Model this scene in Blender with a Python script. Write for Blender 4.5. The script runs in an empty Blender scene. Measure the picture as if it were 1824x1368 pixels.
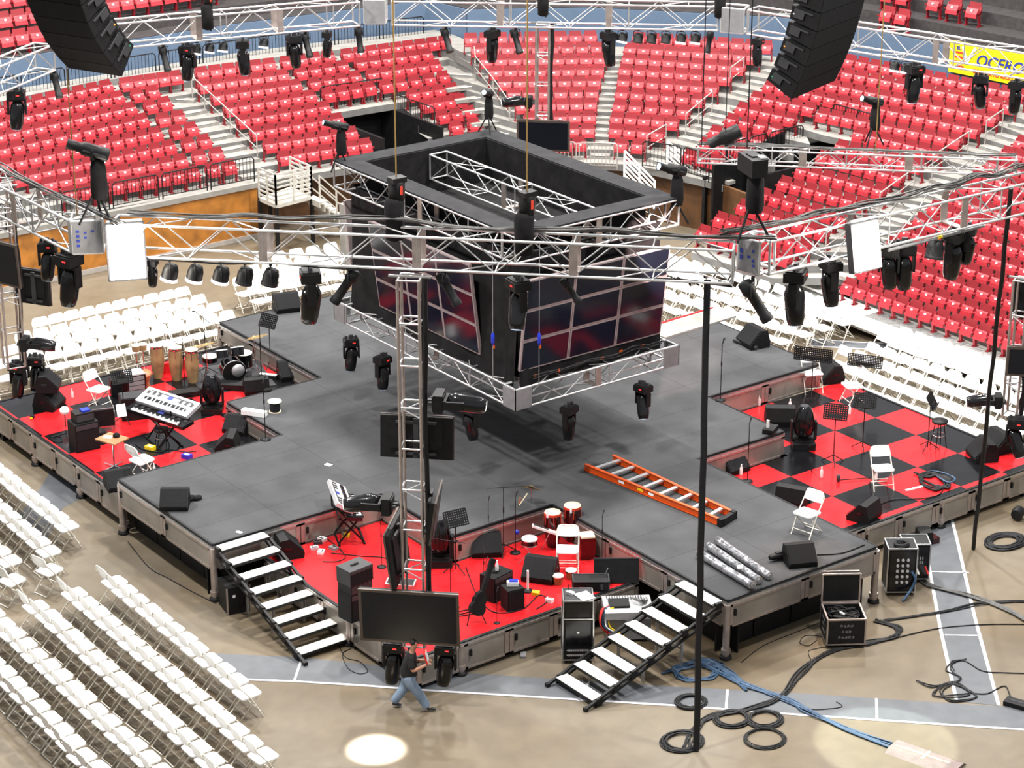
# Arena concert stage during load-in: plus-shaped stage, corner platforms, hung truss ring, seating bowl.
import bpy, math, random
from math import sin, cos, pi, radians, sqrt, atan2, hypot
from mathutils import Vector as V, Matrix as M
random.seed(7)
scene = bpy.context.scene
COL = scene.collection

# ---------------------------------------------------------------- camera
F_PX, YAW, PITCH, ROLL = 4161.917, 0.92899721, 0.37858842, 0.00028
CAM = V((-30.7686, -41.6775, 22.7371))
_f = V((cos(YAW)*cos(PITCH), sin(YAW)*cos(PITCH), -sin(PITCH)))
_r = V((sin(YAW), -cos(YAW), 0)); _u = _r.cross(_f)
_r, _u = _r*cos(ROLL) + _u*sin(ROLL), _u*cos(ROLL) - _r*sin(ROLL)
cam = bpy.data.cameras.new('camera'); cam.sensor_width = 36; cam.lens = F_PX/1824*36
cam.clip_start = .5; cam.clip_end = 400
camo = bpy.data.objects.new('camera', cam); COL.objects.link(camo)
camo.matrix_world = M(((_r.x, _u.x, -_f.x, CAM.x), (_r.y, _u.y, -_f.y, CAM.y), (_r.z, _u.z, -_f.z, CAM.z), (0, 0, 0, 1)))
scene.camera = camo

def at(px, py, z):
    """the point of the level z that a surveyed photo point stands on"""
    d = _f + _r*((px-912)/F_PX) + _u*((684-py)/F_PX)
    return CAM + d*((z-CAM.z)/d.z)
def lift(px, py, xy):
    """height of a surveyed point above the ground point xy"""
    d = _f + _r*((px-912)/F_PX) + _u*((684-py)/F_PX)
    h = V((xy[0], xy[1], 0)) - CAM
    t = (h.x*d.x + h.y*d.y)/(d.x*d.x + d.y*d.y)
    return CAM + d*t
def away(px, py, dist):
    d = (_f + _r*((px-912)/F_PX) + _u*((684-py)/F_PX)).normalized()
    return CAM + d*dist

# ---------------------------------------------------------------- materials
def mat(name, col, rough=.6, metal=0., var=.12, scale=6., bump=0., spec=.5, emit=None, estr=1., col2=None, coat=0.):
    m = bpy.data.materials.new(name); m.use_nodes = True
    nt = m.node_tree; b = nt.nodes['Principled BSDF']
    b.inputs['Roughness'].default_value = rough; b.inputs['Metallic'].default_value = metal
    b.inputs['Specular IOR Level'].default_value = spec
    if coat: b.inputs['Coat Weight'].default_value = coat; b.inputs['Coat Roughness'].default_value = .1
    tc = nt.nodes.new('ShaderNodeTexCoord'); n = nt.nodes.new('ShaderNodeTexNoise')
    n.inputs['Scale'].default_value = scale; n.inputs['Detail'].default_value = 6
    nt.links.new(tc.outputs['Object'], n.inputs['Vector'])
    r = nt.nodes.new('ShaderNodeValToRGB')
    a = [max(0, c*(1-var)) for c in col]; c2 = col2 or [min(1, c*(1+var)) for c in col]
    r.color_ramp.elements[0].position = .3; r.color_ramp.elements[1].position = .7
    r.color_ramp.elements[0].color = (*a, 1); r.color_ramp.elements[1].color = (*c2, 1)
    nt.links.new(n.outputs['Fac'], r.inputs['Fac']); nt.links.new(r.outputs['Color'], b.inputs['Base Color'])
    if bump:
        bp = nt.nodes.new('ShaderNodeBump'); bp.inputs['Strength'].default_value = bump; bp.inputs['Distance'].default_value = .02
        nt.links.new(n.outputs['Fac'], bp.inputs['Height']); nt.links.new(bp.outputs['Normal'], b.inputs['Normal'])
    if emit:
        b.inputs['Emission Color'].default_value = (*emit, 1); b.inputs['Emission Strength'].default_value = estr
    return m
K = {}
K['red_seat'] = mat('red_seat_plastic', (.36, .020, .030), .34, var=.15, scale=1.2)
K['red_seat_back'] = mat('red_seat_back_plastic', (.22, .011, .017), .4, var=.15, scale=1.2)  # seat red darkened to paint in the shade on the steep backrests
K['red_dark'] = mat('red_powder_coat', (.25, .008, .016), .45)
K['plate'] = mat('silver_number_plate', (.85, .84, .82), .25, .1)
K['white'] = mat('white_chair_plastic', (.88, .88, .87), .4, var=.03)
K['cream'] = mat('cream_chair_tube', (.74, .70, .62), .4, var=.06)
K['deck'] = mat('grey_deck_carpet', (.060, .061, .064), .95, var=.16, scale=1.3, bump=.25, spec=.15)
K['red_floor'] = mat('red_gloss_floor', (.52, .014, .018), .18, var=.05, scale=2, spec=.35)
K['black_floor'] = mat('black_gloss_floor', (.006, .006, .007), .12, var=.3, scale=2, spec=.4)
K['fascia'] = mat('smoked_clear_fascia', (.25, .225, .195), .28, .2, var=.35, scale=.9)
K['alu'] = mat('brushed_aluminium', (.48, .48, .48), .32, .85, var=.1, scale=8)
K['alu_warm'] = mat('dull_aluminium', (.42, .36, .33), .42, .75, var=.15, scale=5)
K['alu_white'] = mat('bright_truss_tube', (.66, .66, .66), .28, .65, var=.06, scale=8)
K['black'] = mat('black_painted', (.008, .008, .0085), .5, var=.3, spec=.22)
K['black_soft'] = mat('black_cloth', (.013, .0125, .013), .95, var=.35, scale=3, bump=.4, spec=.1)
K['lid'] = mat('black_soft_lid', (.022, .022, .024), .9, var=.2, scale=3, spec=.15)
K['black_gloss'] = mat('black_gloss', (.006, .006, .007), .16, var=.2, spec=.4)
K['speaker'] = mat('black_speaker_paint', (.006, .006, .0065), .6, var=.25, scale=12, spec=.2)
K['grille'] = mat('speaker_grille', (.009, .009, .010), .75, var=.3, scale=40, spec=.15)
K['dark_grey'] = mat('dark_grey_paint', (.034, .034, .037), .5, spec=.3)
K['ramp'] = mat('brown_rubber_ramp', (.17, .125, .115), .6, var=.2)
K['grey'] = mat('mid_grey_plastic', (.20, .20, .205), .45)
K['silver'] = mat('silver_plastic', (.50, .50, .52), .35, .3)
K['screen'] = mat('dark_screen', (.006, .008, .017), .10, var=.1, spec=.32)
K['tvscreen'] = mat('matte_tv_screen', (.0045, .006, .010), .3, var=.1, spec=.3)
K['bezel'] = mat('pewter_bezel', (.085, .065, .055), .4, .3)
K['panel_frame'] = mat('panel_frame_pink_grey', (.34, .28, .28), .45, .2)
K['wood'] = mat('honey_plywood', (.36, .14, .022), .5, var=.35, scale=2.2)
K['conga'] = mat('ash_wood_shell', (.33, .21, .10), .4, var=.35, scale=4)
K['skin_drum'] = mat('drum_skin', (.78, .68, .48), .6, var=.08)
K['whitehead'] = mat('white_drum_head', (.85, .84, .80), .5, var=.03)
K['chrome'] = mat('chrome', (.75, .75, .77), .12, 1., var=.04)
K['brass'] = mat('cymbal_brass', (.75, .55, .22), .28, .9, var=.1)
K['wine'] = mat('dark_red_lacquer', (.035, .004, .004), .15, var=.2, coat=.5)
K['orange'] = mat('orange_fibreglass', (.60, .075, .006), .4, var=.06)
K['yellow'] = mat('yellow_vinyl', (.85, .60, .01), .5, var=.05)
K['blue'] = mat('blue_plastic', (.01, .03, .45), .4)
K['bluecable'] = mat('blue_cable', (.022, .060, .12), .5)
K['cable'] = mat('black_cable', (.010, .010, .011), .5, spec=.25)
K['cable_grey'] = mat('grey_cable', (.06, .058, .055), .55, var=.4, scale=4)
K['redcable'] = mat('red_plastic', (.6, .02, .02), .45)
K['green'] = mat('green_plastic', (.02, .35, .15), .45)
K['tread'] = mat('white_stair_tread', (.80, .79, .74), .6, var=.06)
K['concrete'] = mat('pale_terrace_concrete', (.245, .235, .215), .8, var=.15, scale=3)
K['platform'] = mat('white_platform_paint', (.82, .82, .80), .55, var=.06)
K['bluewall'] = mat('slate_blue_paint', (.085, .13, .20), .7, var=.06)
K['handrail'] = mat('pale_handrail_paint', (.40, .37, .34), .45, .2)
K['ivory'] = mat('ivory_rail_paint', (.50, .48, .43), .5)
K['paper'] = mat('white_paper', (.9, .9, .9), .7, var=.02)
K['tan'] = mat('tan_wood', (.30, .115, .04), .5)
K['rope'] = mat('rusty_chain', (.30, .19, .06), .6, .4)
K['jean'] = mat('washed_denim', (.20, .27, .37), .9, var=.25, scale=5)
K['shirt'] = mat('black_tshirt', (.012, .012, .013), .9)
K['skin'] = mat('skin', (.45, .22, .14), .6, var=.05)
K['cap'] = mat('red_cap_cloth', (.75, .02, .015), .8)
K['shoe'] = mat('black_leather', (.015, .014, .014), .5)
K['hair'] = mat('dark_hair', (.012, .009, .008), .7)
K['foil'] = mat('silver_foil', (.55, .55, .57), .2, .9, var=.5, scale=9, bump=1.)
K['lens'] = mat('lamp_lens', (.9, .9, .9), .2, emit=(1, .93, .90), estr=6)
K['lens_pink'] = mat('pinkish_lamp_lens', (.9, .8, .8), .2, emit=(1, .84, .88), estr=5)
K['lens_dim'] = mat('dim_lamp_lens', (.5, .55, .6), .15, emit=(.55, .75, 1), estr=1.2)
K['blinder'] = mat('blinder_lamp', (1, 1, 1), .3, emit=(1, .93, .84), estr=40)
K['led'] = mat('red_led', (.6, .02, .02), .3, emit=(1, .03, .03), estr=2)
K['amber'] = mat('amber_led', (.6, .2, .02), .3, emit=(1, .25, .03), estr=2)
K['leaf'] = mat('pale_yellow_tape', (.85, .83, .35), .6)
K['banner'] = mat('yellow_banner_vinyl', (.85, .66, .0), .6, var=.04)
K['navy'] = mat('navy_print', (.02, .04, .28), .6)
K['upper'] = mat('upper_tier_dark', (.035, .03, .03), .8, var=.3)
K['redprint'] = mat('red_print', (.7, .05, .02), .6)

def checker(name, c1, c2, ox, oy, s, odd):
    """checker of s-sized tiles in world metres with a corner at (ox, oy)"""
    m = bpy.data.materials.new(name); m.use_nodes = True; nt = m.node_tree; b = nt.nodes['Principled BSDF']
    tc = nt.nodes.new('ShaderNodeTexCoord'); mp = nt.nodes.new('ShaderNodeMapping')
    mp.inputs['Location'].default_value = ((-ox/s + (1 if odd else 0)), -oy/s, .5); mp.inputs['Scale'].default_value = (1/s, 1/s, 0)
    ck = nt.nodes.new('ShaderNodeTexChecker'); ck.inputs['Scale'].default_value = 1
    ck.inputs['Color1'].default_value = (*c1, 1); ck.inputs['Color2'].default_value = (*c2, 1)
    nt.links.new(tc.outputs['Object'], mp.inputs['Vector']); nt.links.new(mp.outputs['Vector'], ck.inputs['Vector'])
    nt.links.new(ck.outputs['Color'], b.inputs['Base Color'])
    n = nt.nodes.new('ShaderNodeTexNoise'); n.inputs['Scale'].default_value = 3
    nt.links.new(tc.outputs['Object'], n.inputs['Vector'])
    rr = nt.nodes.new('ShaderNodeMapRange'); rr.inputs['To Min'].default_value = .10; rr.inputs['To Max'].default_value = .26
    nt.links.new(n.outputs['Fac'], rr.inputs['Value']); nt.links.new(rr.outputs['Result'], b.inputs['Roughness'])
    b.inputs['Specular IOR Level'].default_value = .35
    return m

# ---------------------------------------------------------------- mesh builder
class MB:
    def __init__(s): s.v = []; s.f = []; s.m = []; s.mi = 0; s.sm = []; s.smooth = False
    def add(s, vs, fs):
        o = len(s.v); s.v += [tuple(v) for v in vs]
        for f in fs: s.f.append([i+o for i in f]); s.m.append(s.mi); s.sm.append(s.smooth)
        return s
    def mat(s, i): s.mi = i; return s
    def box(s, c, d, R=None, taper=1., chamfer=0):
        x, y, z = d[0]/2, d[1]/2, d[2]/2; t = taper
        vs = [V((-x, -y, -z)), V((x, -y, -z)), V((x, y, -z)), V((-x, y, -z)), V((-x*t, -y*t, z)), V((x*t, -y*t, z)), V((x*t, y*t, z)), V((-x*t, y*t, z))]
        if R: vs = [R @ v for v in vs]
        c = V(c)
        return s.add([v+c for v in vs], [(0, 3, 2, 1), (4, 5, 6, 7), (0, 1, 5, 4), (1, 2, 6, 5), (2, 3, 7, 6), (3, 0, 4, 7)])
    def bar(s, a, b, w, h=None, up=(0, 0, 1)):
        """rectangular bar from a to b"""
        a, b = V(a), V(b); d = (b-a).normalized(); u = V(up)
        if abs(d.dot(u)) > .98: u = V((1, 0, 0))
        x = d.cross(u).normalized()*(w/2); y = x.cross(d).normalized()*((h or w)/2)
        return s.add([a-x-y, a+x-y, a+x+y, a-x+y, b-x-y, b+x-y, b+x+y, b-x+y], [(0, 1, 2, 3), (7, 6, 5, 4), (4, 5, 1, 0), (5, 6, 2, 1), (6, 7, 3, 2), (7, 4, 0, 3)])
    def tube(s, pts, r, n=6, cap=True, closed=False):
        pts = [V(p) for p in pts]; k = len(pts); rings = []; prev = None
        for i, p in enumerate(pts):
            if closed: d = pts[(i+1) % k]-pts[i-1]
            else: d = pts[min(i+1, k-1)]-pts[max(i-1, 0)]
            if d.length < 1e-9: d = V((0, 0, 1))
            d.normalize()
            if prev is None:
                u = V((0, 0, 1)) if abs(d.z) < .9 else V((1, 0, 0)); x = d.cross(u).normalized()
            else: x = (prev - d*prev.dot(d)).normalized()
            prev = x; y = d.cross(x); rr = r[i] if isinstance(r, (list, tuple)) else r
            rings.append([p + (x*cos(2*pi*j/n) + y*sin(2*pi*j/n))*rr for j in range(n)])
        vs = [q for g in rings for q in g]; fs = []
        for i in range(k if closed else k-1):
            a, b = i*n, ((i+1) % k)*n
            for j in range(n): fs.append((a+j, a+(j+1) % n, b+(j+1) % n, b+j))
        o = s.smooth; s.smooth = True; s.add(vs, fs); s.smooth = o
        if cap and not closed:
            s.add(rings[0], [tuple(reversed(range(n)))]); s.add(rings[-1], [tuple(range(n))])
        return s
    def lathe(s, prof, c=(0, 0, 0), R=None, n=16, cap=True):
        """prof: list of (radius, height) turned about local z"""
        c = V(c); rings = []
        for r, z in prof:
            g = [V((r*cos(2*pi*j/n), r*sin(2*pi*j/n), z)) for j in range(n)]
            rings.append([c + (R @ q if R else q) for q in g])
        vs = [q for g in rings for q in g]; fs = []
        for i in range(len(prof)-1):
            for j in range(n): fs.append((i*n+j, i*n+(j+1) % n, (i+1)*n+(j+1) % n, (i+1)*n+j))
        o = s.smooth; s.smooth = True; s.add(vs, fs); s.smooth = o
        if cap:
            s.add(rings[0], [tuple(reversed(range(n)))]); s.add(rings[-1], [tuple(range(n))])
        return s
    def ball(s, c, r, n=10, m=6, R=None):
        if not isinstance(r, (list, tuple)): r = (r, r, r)
        c = V(c); vs = [V((0, 0, -r[2]))]
        for i in range(1, m):
            a = -pi/2 + pi*i/m
            vs += [V((r[0]*cos(a)*cos(2*pi*j/n), r[1]*cos(a)*sin(2*pi*j/n), r[2]*sin(a))) for j in range(n)]
        vs.append(V((0, 0, r[2]))); fs = []; L = len(vs)-1
        for j in range(n): fs.append((0, 1+(j+1) % n, 1+j)); fs.append((L, L-n+j, L-n+(j+1) % n))
        for i in range(m-2):
            for j in range(n): fs.append((1+i*n+j, 1+i*n+(j+1) % n, 1+(i+1)*n+(j+1) % n, 1+(i+1)*n+j))
        o = s.smooth; s.smooth = True; s.add([c + (R @ v if R else v) for v in vs], fs); s.smooth = o
        return s
    def prism(s, poly, z0, z1, T=None):
        """polygon in local xy pushed from z0 to z1; T maps to place"""
        n = len(poly); vs = [V((p[0], p[1], z0)) for p in poly] + [V((p[0], p[1], z1)) for p in poly]
        if T: vs = [T @ v for v in vs]
        return s.add(vs, [tuple(reversed(range(n))), tuple(range(n, 2*n))] + [(i, (i+1) % n, n+(i+1) % n, n+i) for i in range(n)])
    def quad(s, a, b, c, d): return s.add([a, b, c, d], [(0, 1, 2, 3)])
    def mesh(s, name, mats):
        me = bpy.data.meshes.new(name); me.from_pydata(s.v, [], s.f)
        for m in (mats if isinstance(mats, (list, tuple)) else [mats]): me.materials.append(K[m] if isinstance(m, str) else m)
        me.polygons.foreach_set('material_index', s.m); me.polygons.foreach_set('use_smooth', s.sm); me.update()
        return me
    def build(s, name, mats, parent=None, loc=None, label=None):
        o = bpy.data.objects.new(name, s.mesh(name, mats)); COL.objects.link(o)
        if parent: o.parent = parent
        if loc is not None: o.location = loc
        if label: o['label'] = label
        return o
def tag(o, label, cat, group=None, kind=None):
    o['label'] = label; o['category'] = cat
    if group: o['group'] = group
    if kind: o['kind'] = kind
    return o
def thing(name, label, cat, loc=(0, 0, 0), rz=0., group=None, rot=None):
    o = bpy.data.objects.new(name, None); o.empty_display_size = .1; COL.objects.link(o)
    o.location = loc; o.rotation_euler = rot if rot else (0, 0, rz)
    return tag(o, label, cat, group)
KIDS = {}
def kids(o):
    if o.name not in KIDS: KIDS[o.name] = [c for c in COL.objects if c.parent == o]
    return KIDS[o.name]
def copy_of(o, label=None, loc=None, rz=None, rot=None, group=None, scale=None):
    """a copy of a thing with its parts and sub-parts (sharing meshes)"""
    c = o.copy(); COL.objects.link(c)
    for ch in kids(o):
        k = ch.copy(); COL.objects.link(k); k.parent = c
        for g in kids(ch):
            q = g.copy(); COL.objects.link(q); q.parent = k
    if loc is not None: c.location = loc
    if rz is not None: c.rotation_euler = (0, 0, rz)
    if rot is not None: c.rotation_euler = rot
    if scale: c.scale = (scale,)*3
    if label: c['label'] = label
    if group: c['group'] = group
    return c
def struct(mb, name, mats, label=None, cat=None):
    o = mb.build(name, mats); o['kind'] = 'structure'
    if label: o['label'] = label
    if cat: o['category'] = cat
    return o
def Rz(a): return M.Rotation(a, 3, 'Z')
def Rx(a): return M.Rotation(a, 3, 'X')
def Ry(a): return M.Rotation(a, 3, 'Y')
ORD = ['first', 'second', 'third', 'fourth', 'fifth', 'sixth', 'seventh', 'eighth', 'ninth', 'tenth', 'eleventh', 'twelfth', 'thirteenth', 'fourteenth', 'fifteenth', 'sixteenth', 'seventeenth', 'eighteenth', 'nineteenth', 'twentieth', 'twenty-first', 'twenty-second', 'twenty-third', 'twenty-fourth', 'twenty-fifth']
def sag(a, b, drop, n=8, wob=0.):
    a, b = V(a), V(b); out = []
    for i in range(n+1):
        t = i/n; p = a.lerp(b, t); p.z -= drop*4*t*(1-t)
        if wob and 0 < i < n: p += V((random.uniform(-wob, wob), random.uniform(-wob, wob), random.uniform(-wob, wob)*.5))
        out.append(p)
    return out
def spline(pts, sub=6, closed=False):
    """Catmull-Rom through points"""
    pts = [V(p) for p in pts]; n = len(pts); out = []
    rng = range(n) if closed else range(n-1)
    for i in rng:
        if closed: p0, p1, p2, p3 = pts[i-1], pts[i], pts[(i+1) % n], pts[(i+2) % n]
        else: p0, p1, p2, p3 = pts[max(i-1, 0)], pts[i], pts[i+1], pts[min(i+2, n-1)]
        for k in range(sub):
            t = k/sub
            out.append(.5*((2*p1) + (p2-p0)*t + (2*p0-5*p1+4*p2-p3)*t*t + (3*p1-p0-3*p2+p3)*t**3))
    if not closed: out.append(pts[-1])
    return out

def text_part(cu, name, parent, loc, rot, size=None):
    """lettering as a real mesh part"""
    t = bpy.data.objects.new('tmp', cu); COL.objects.link(t); bpy.context.view_layer.update()
    me = bpy.data.meshes.new_from_object(t.evaluated_get(bpy.context.evaluated_depsgraph_get())); me.name = name
    bpy.data.objects.remove(t)
    o = bpy.data.objects.new(name, me); COL.objects.link(o); o.parent = parent; o.location = loc; o.rotation_euler = rot
    return o
def letters(body, size, mt, parent, loc, rot, name='lettering', ext=.004, shear=0., align='CENTER', gap=1.):
    cu = bpy.data.curves.new(name, 'FONT'); cu.body = body; cu.size = size; cu.extrude = ext; cu.shear = shear; cu.align_x = align; cu.space_line = gap
    cu.materials.append(K[mt]); cu.offset = .01*size
    return text_part(cu, name, parent, loc, rot)
# ---------------------------------------------------------------- floor
def floor_material():
    m = bpy.data.materials.new('stained_concrete'); m.use_nodes = True; nt = m.node_tree; b = nt.nodes['Principled BSDF']
    tc = nt.nodes.new('ShaderNodeTexCoord')
    def noise(s, d=8, dist=0.):
        n = nt.nodes.new('ShaderNodeTexNoise'); n.inputs['Scale'].default_value = s; n.inputs['Detail'].default_value = d; n.inputs['Distortion'].default_value = dist
        nt.links.new(tc.outputs['Object'], n.inputs['Vector']); return n
    def ramp(n, c0, c1, p0=.35, p1=.68):
        r = nt.nodes.new('ShaderNodeValToRGB'); r.color_ramp.elements[0].position = p0; r.color_ramp.elements[1].position = p1
        r.color_ramp.elements[0].color = (*c0, 1); r.color_ramp.elements[1].color = (*c1, 1); nt.links.new(n.outputs['Fac'], r.inputs['Fac']); return r
    big = ramp(noise(.22, 5, .6), (.112, .082, .048), (.160, .134, .098))
    fine = ramp(noise(2.3, 10, .4), (.84, .84, .84), (1.05, 1.04, 1.02), .3, .75)
    mx = nt.nodes.new('ShaderNodeMix'); mx.data_type = 'RGBA'; mx.blend_type = 'MULTIPLY'; mx.inputs[0].default_value = 1
    nt.links.new(big.outputs['Color'], mx.inputs[6]); nt.links.new(fine.outputs['Color'], mx.inputs[7])
    nt.links.new(mx.outputs[2], b.inputs['Base Color']); b.inputs['Roughness'].default_value = .55; b.inputs['Specular IOR Level'].default_value = .3
    return m
K['floor'] = floor_material()
K['strip'] = mat('grey_floor_strip', (.078, .083, .092), .6, var=.12, scale=3)
K['line'] = mat('white_floor_line', (.46, .46, .48), .6, var=.2, scale=9)
struct(MB().quad((-60, -60, 0), (60, -60, 0), (60, 60, 0), (-60, 60, 0)), 'floor', 'floor')
def strip(name, up, lo, cross=(), lines=(1, 1)):
    """a dark walkway strip edged with white lines; up/lo are the two surveyed edges"""
    U = [at(*p, 0) for p in up]; L = [at(*p, 0) for p in lo]
    m = MB()
    for i in range(len(U)-1):
        m.add([V((p.x, p.y, .004)) for p in (L[i], L[i+1], U[i+1], U[i])], [(0, 1, 2, 3)])
    m.mat(1)
    for E, on in ((U, lines[0]), (L, lines[1])):
        if on:
            for i in range(len(E)-1): m.bar(E[i]+V((0, 0, .006)), E[i+1]+V((0, 0, .006)), .07, .006)
    for a, c in cross: m.bar(at(*a, .006), at(*c, .006), .05, .006)
    return struct(m, name, ['strip', 'line'])
strip('trim_1', [(380, 1164), (533, 1171), (700, 1188), (870, 1202), (1216, 1224), (1423, 1235), (1706, 1254), (1850, 1262)],
      [(387, 1209), (523, 1214), (640, 1221), (775, 1231), (1216, 1258), (1400, 1272), (1700, 1292), (1850, 1302)],
      [((536, 1178), (524, 1213)), ((1050, 1213), (1030, 1249)), ((1296, 1228), (1293, 1263)), ((1561, 1244), (1562, 1283))], (0, 1))
strip('trim_2', [(1640, 930), (1649, 979), (1676, 1125), (1704, 1250)], [(1690, 905), (1703, 955), (1736, 1099), (1779, 1257)],
      [((1656, 1018), (1726, 1020)), ((1683, 1131), (1746, 1132))])
strip('trim_3', [(90, 840), (70, 872), (20, 935)], [(160, 880), (112, 905), (70, 985)], (), (0, 0))
strip('trim_4', [(1440, 603), (1528, 610), (1590, 612)], [(1440, 616), (1520, 621), (1600, 624)])

# ---------------------------------------------------------------- seating bowl
SEAT_ROWS = [
('A', 6, -1.32, 19.81, 2.66, 19.50, 9), ('A', 7, -1.69, 20.40, 2.66, 20.24, 10), ('A', 8, -2.48, 20.80, 2.77, 21.17, 12),
('A', 9, -3.00, 21.58, 2.79, 22.03, 13), ('A', 10, -2.71, 22.37, 2.83, 23.00, 12), ('A', 11, -2.45, 23.08, 2.80, 23.70, 12),
('A', 12, -2.12, 23.75, 2.76, 24.44, 11), ('A', 13, -1.84, 24.50, 2.76, 25.17, 10), ('B', 6, 3.36, 19.51, 3.93, 19.47, 2),
('B', 7, 3.38, 20.33, 3.94, 20.23, 2), ('B', 8, 3.42, 21.08, 3.98, 21.07, 2), ('B', 9, 3.45, 21.87, 3.99, 21.88, 2),
('B', 10, 3.46, 22.69, 3.98, 22.65, 2), ('B', 11, 3.50, 23.62, 4.04, 23.65, 2), ('B', 12, 3.45, 24.37, 4.02, 24.39, 2),
('B', 13, 3.47, 25.09, 5.19, 24.92, 5), ('C', 6, 5.84, 19.30, 8.64, 18.98, 7), ('C', 7, 5.81, 20.12, 8.62, 19.76, 7),
('C', 8, 5.82, 20.94, 8.71, 20.73, 7), ('C', 9, 5.79, 21.72, 8.72, 21.54, 7), ('C', 10, 5.79, 22.51, 8.69, 22.31, 7),
('C', 11, 5.80, 23.32, 8.60, 23.06, 7), ('C', 12, 5.78, 24.08, 8.53, 23.71, 7), ('C', 13, 6.14, 24.87, 8.52, 24.53, 6),
('D', 10, 9.30, 22.13, 10.87, 22.07, 4), ('D', 11, 9.27, 22.93, 10.81, 22.82, 4), ('D', 12, 9.22, 23.68, 10.79, 23.57, 4),
('D', 13, 9.15, 24.45, 10.70, 24.29, 4), ('E', 6, 12.23, 19.00, 12.87, 18.88, 2), ('E', 7, 12.18, 19.69, 13.17, 19.58, 3),
('E', 8, 12.06, 20.45, 13.34, 20.32, 4), ('E', 9, 12.02, 21.17, 13.48, 21.01, 4), ('E', 10, 11.49, 21.98, 13.68, 21.78, 5),
('E', 11, 11.49, 22.79, 13.85, 22.51, 6), ('E', 12, 11.51, 23.53, 14.02, 23.26, 6), ('E', 13, 11.35, 24.11, 15.10, 23.68, 9),
('F', 6, 12.94, 15.53, 14.26, 15.04, 4), ('F', 7, 13.35, 16.57, 15.00, 15.51, 5), ('F', 8, 13.87, 17.06, 15.51, 16.10, 5),
('F', 9, 14.08, 17.81, 15.99, 16.65, 6), ('F', 10, 14.28, 18.51, 16.42, 17.10, 6), ('F', 11, 14.41, 19.19, 16.88, 17.54, 7),
('F', 12, 14.51, 19.83, 17.36, 17.99, 8), ('F', 13, 14.65, 20.55, 17.86, 18.46, 9), ('F', 14, 14.83, 21.28, 18.21, 19.06, 9),
('F', 15, 15.00, 21.93, 18.47, 19.76, 9), ('G', 6, 15.30, 14.10, 15.65, 13.67, 2), ('G', 7, 15.74, 14.87, 16.51, 13.71, 4),
('G', 8, 16.15, 15.36, 17.26, 13.93, 5), ('G', 9, 16.68, 15.87, 17.93, 14.14, 5), ('G', 10, 17.22, 16.41, 18.70, 14.31, 6),
('G', 11, 17.71, 16.92, 19.45, 14.51, 7), ('G', 12, 18.16, 17.40, 20.16, 14.66, 8), ('G', 13, 18.66, 17.86, 20.84, 14.77, 9),
('G', 14, 19.05, 18.23, 21.62, 14.92, 10), ('G', 15, 19.68, 18.55, 22.35, 15.12, 10), ('H', 6, 16.23, 11.78, 16.56, 10.36, 4),
('H', 7, 16.96, 11.88, 17.28, 10.52, 4), ('H', 8, 17.65, 12.19, 18.01, 10.61, 4), ('H', 9, 18.47, 12.35, 18.86, 10.71, 4),
('H', 10, 19.12, 12.57, 19.51, 10.73, 5), ('H', 11, 19.82, 12.68, 20.31, 10.73, 5), ('I', 2, 13.26, 7.65, 13.57, 4.48, 8),
('I', 3, 14.05, 7.78, 14.28, 4.46, 8), ('I', 4, 14.94, 7.77, 15.11, 4.57, 8), ('I', 5, 15.75, 7.77, 15.97, 4.67, 7),
('I', 6, 16.58, 7.77, 16.91, 4.87, 7), ('I', 7, 17.39, 7.88, 17.79, 5.01, 7), ('I', 8, 18.39, 8.02, 18.65, 5.11, 7),
('I', 9, 19.12, 8.00, 19.50, 5.17, 7), ('I', 10, 20.01, 8.12, 20.40, 5.29, 7), ('I', 11, 20.14, 9.92, 21.25, 5.32, 11),
('I', 12, 20.62, 12.92, 22.00, 5.29, 17), ('I', 13, 21.30, 13.00, 22.84, 5.35, 17), ('I', 14, 22.15, 13.25, 23.72, 5.41, 17),
('I', 15, 22.95, 13.38, 24.34, 5.60, 17), ('J', 0, 14.24, 2.52, 14.62, -4.20, 15), ('J', 1, 15.01, 2.74, 15.30, -3.58, 14),
('J', 2, 15.74, 2.92, 15.98, -2.96, 13), ('J', 3, 16.42, 3.03, 16.62, -2.38, 12), ('J', 4, 17.09, 3.14, 17.29, -1.76, 11),
('J', 5, 17.73, 3.21, 17.95, -1.16, 10), ('J', 6, 18.39, 3.29, 18.57, -0.59, 9), ('J', 7, 18.85, 3.18, 19.03, -0.16, 8),
('J', 8, 19.59, 3.33, 19.74, 0.49, 7), ('J', 9, 20.21, 3.36, 20.33, 1.03, 6), ('J', 10, 20.83, 3.38, 20.94, 1.59, 5),
('J', 11, 21.46, 3.41, 21.55, 2.15, 4), ('J', 12, 22.08, 3.43, 22.14, 2.69, 3)]

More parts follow.
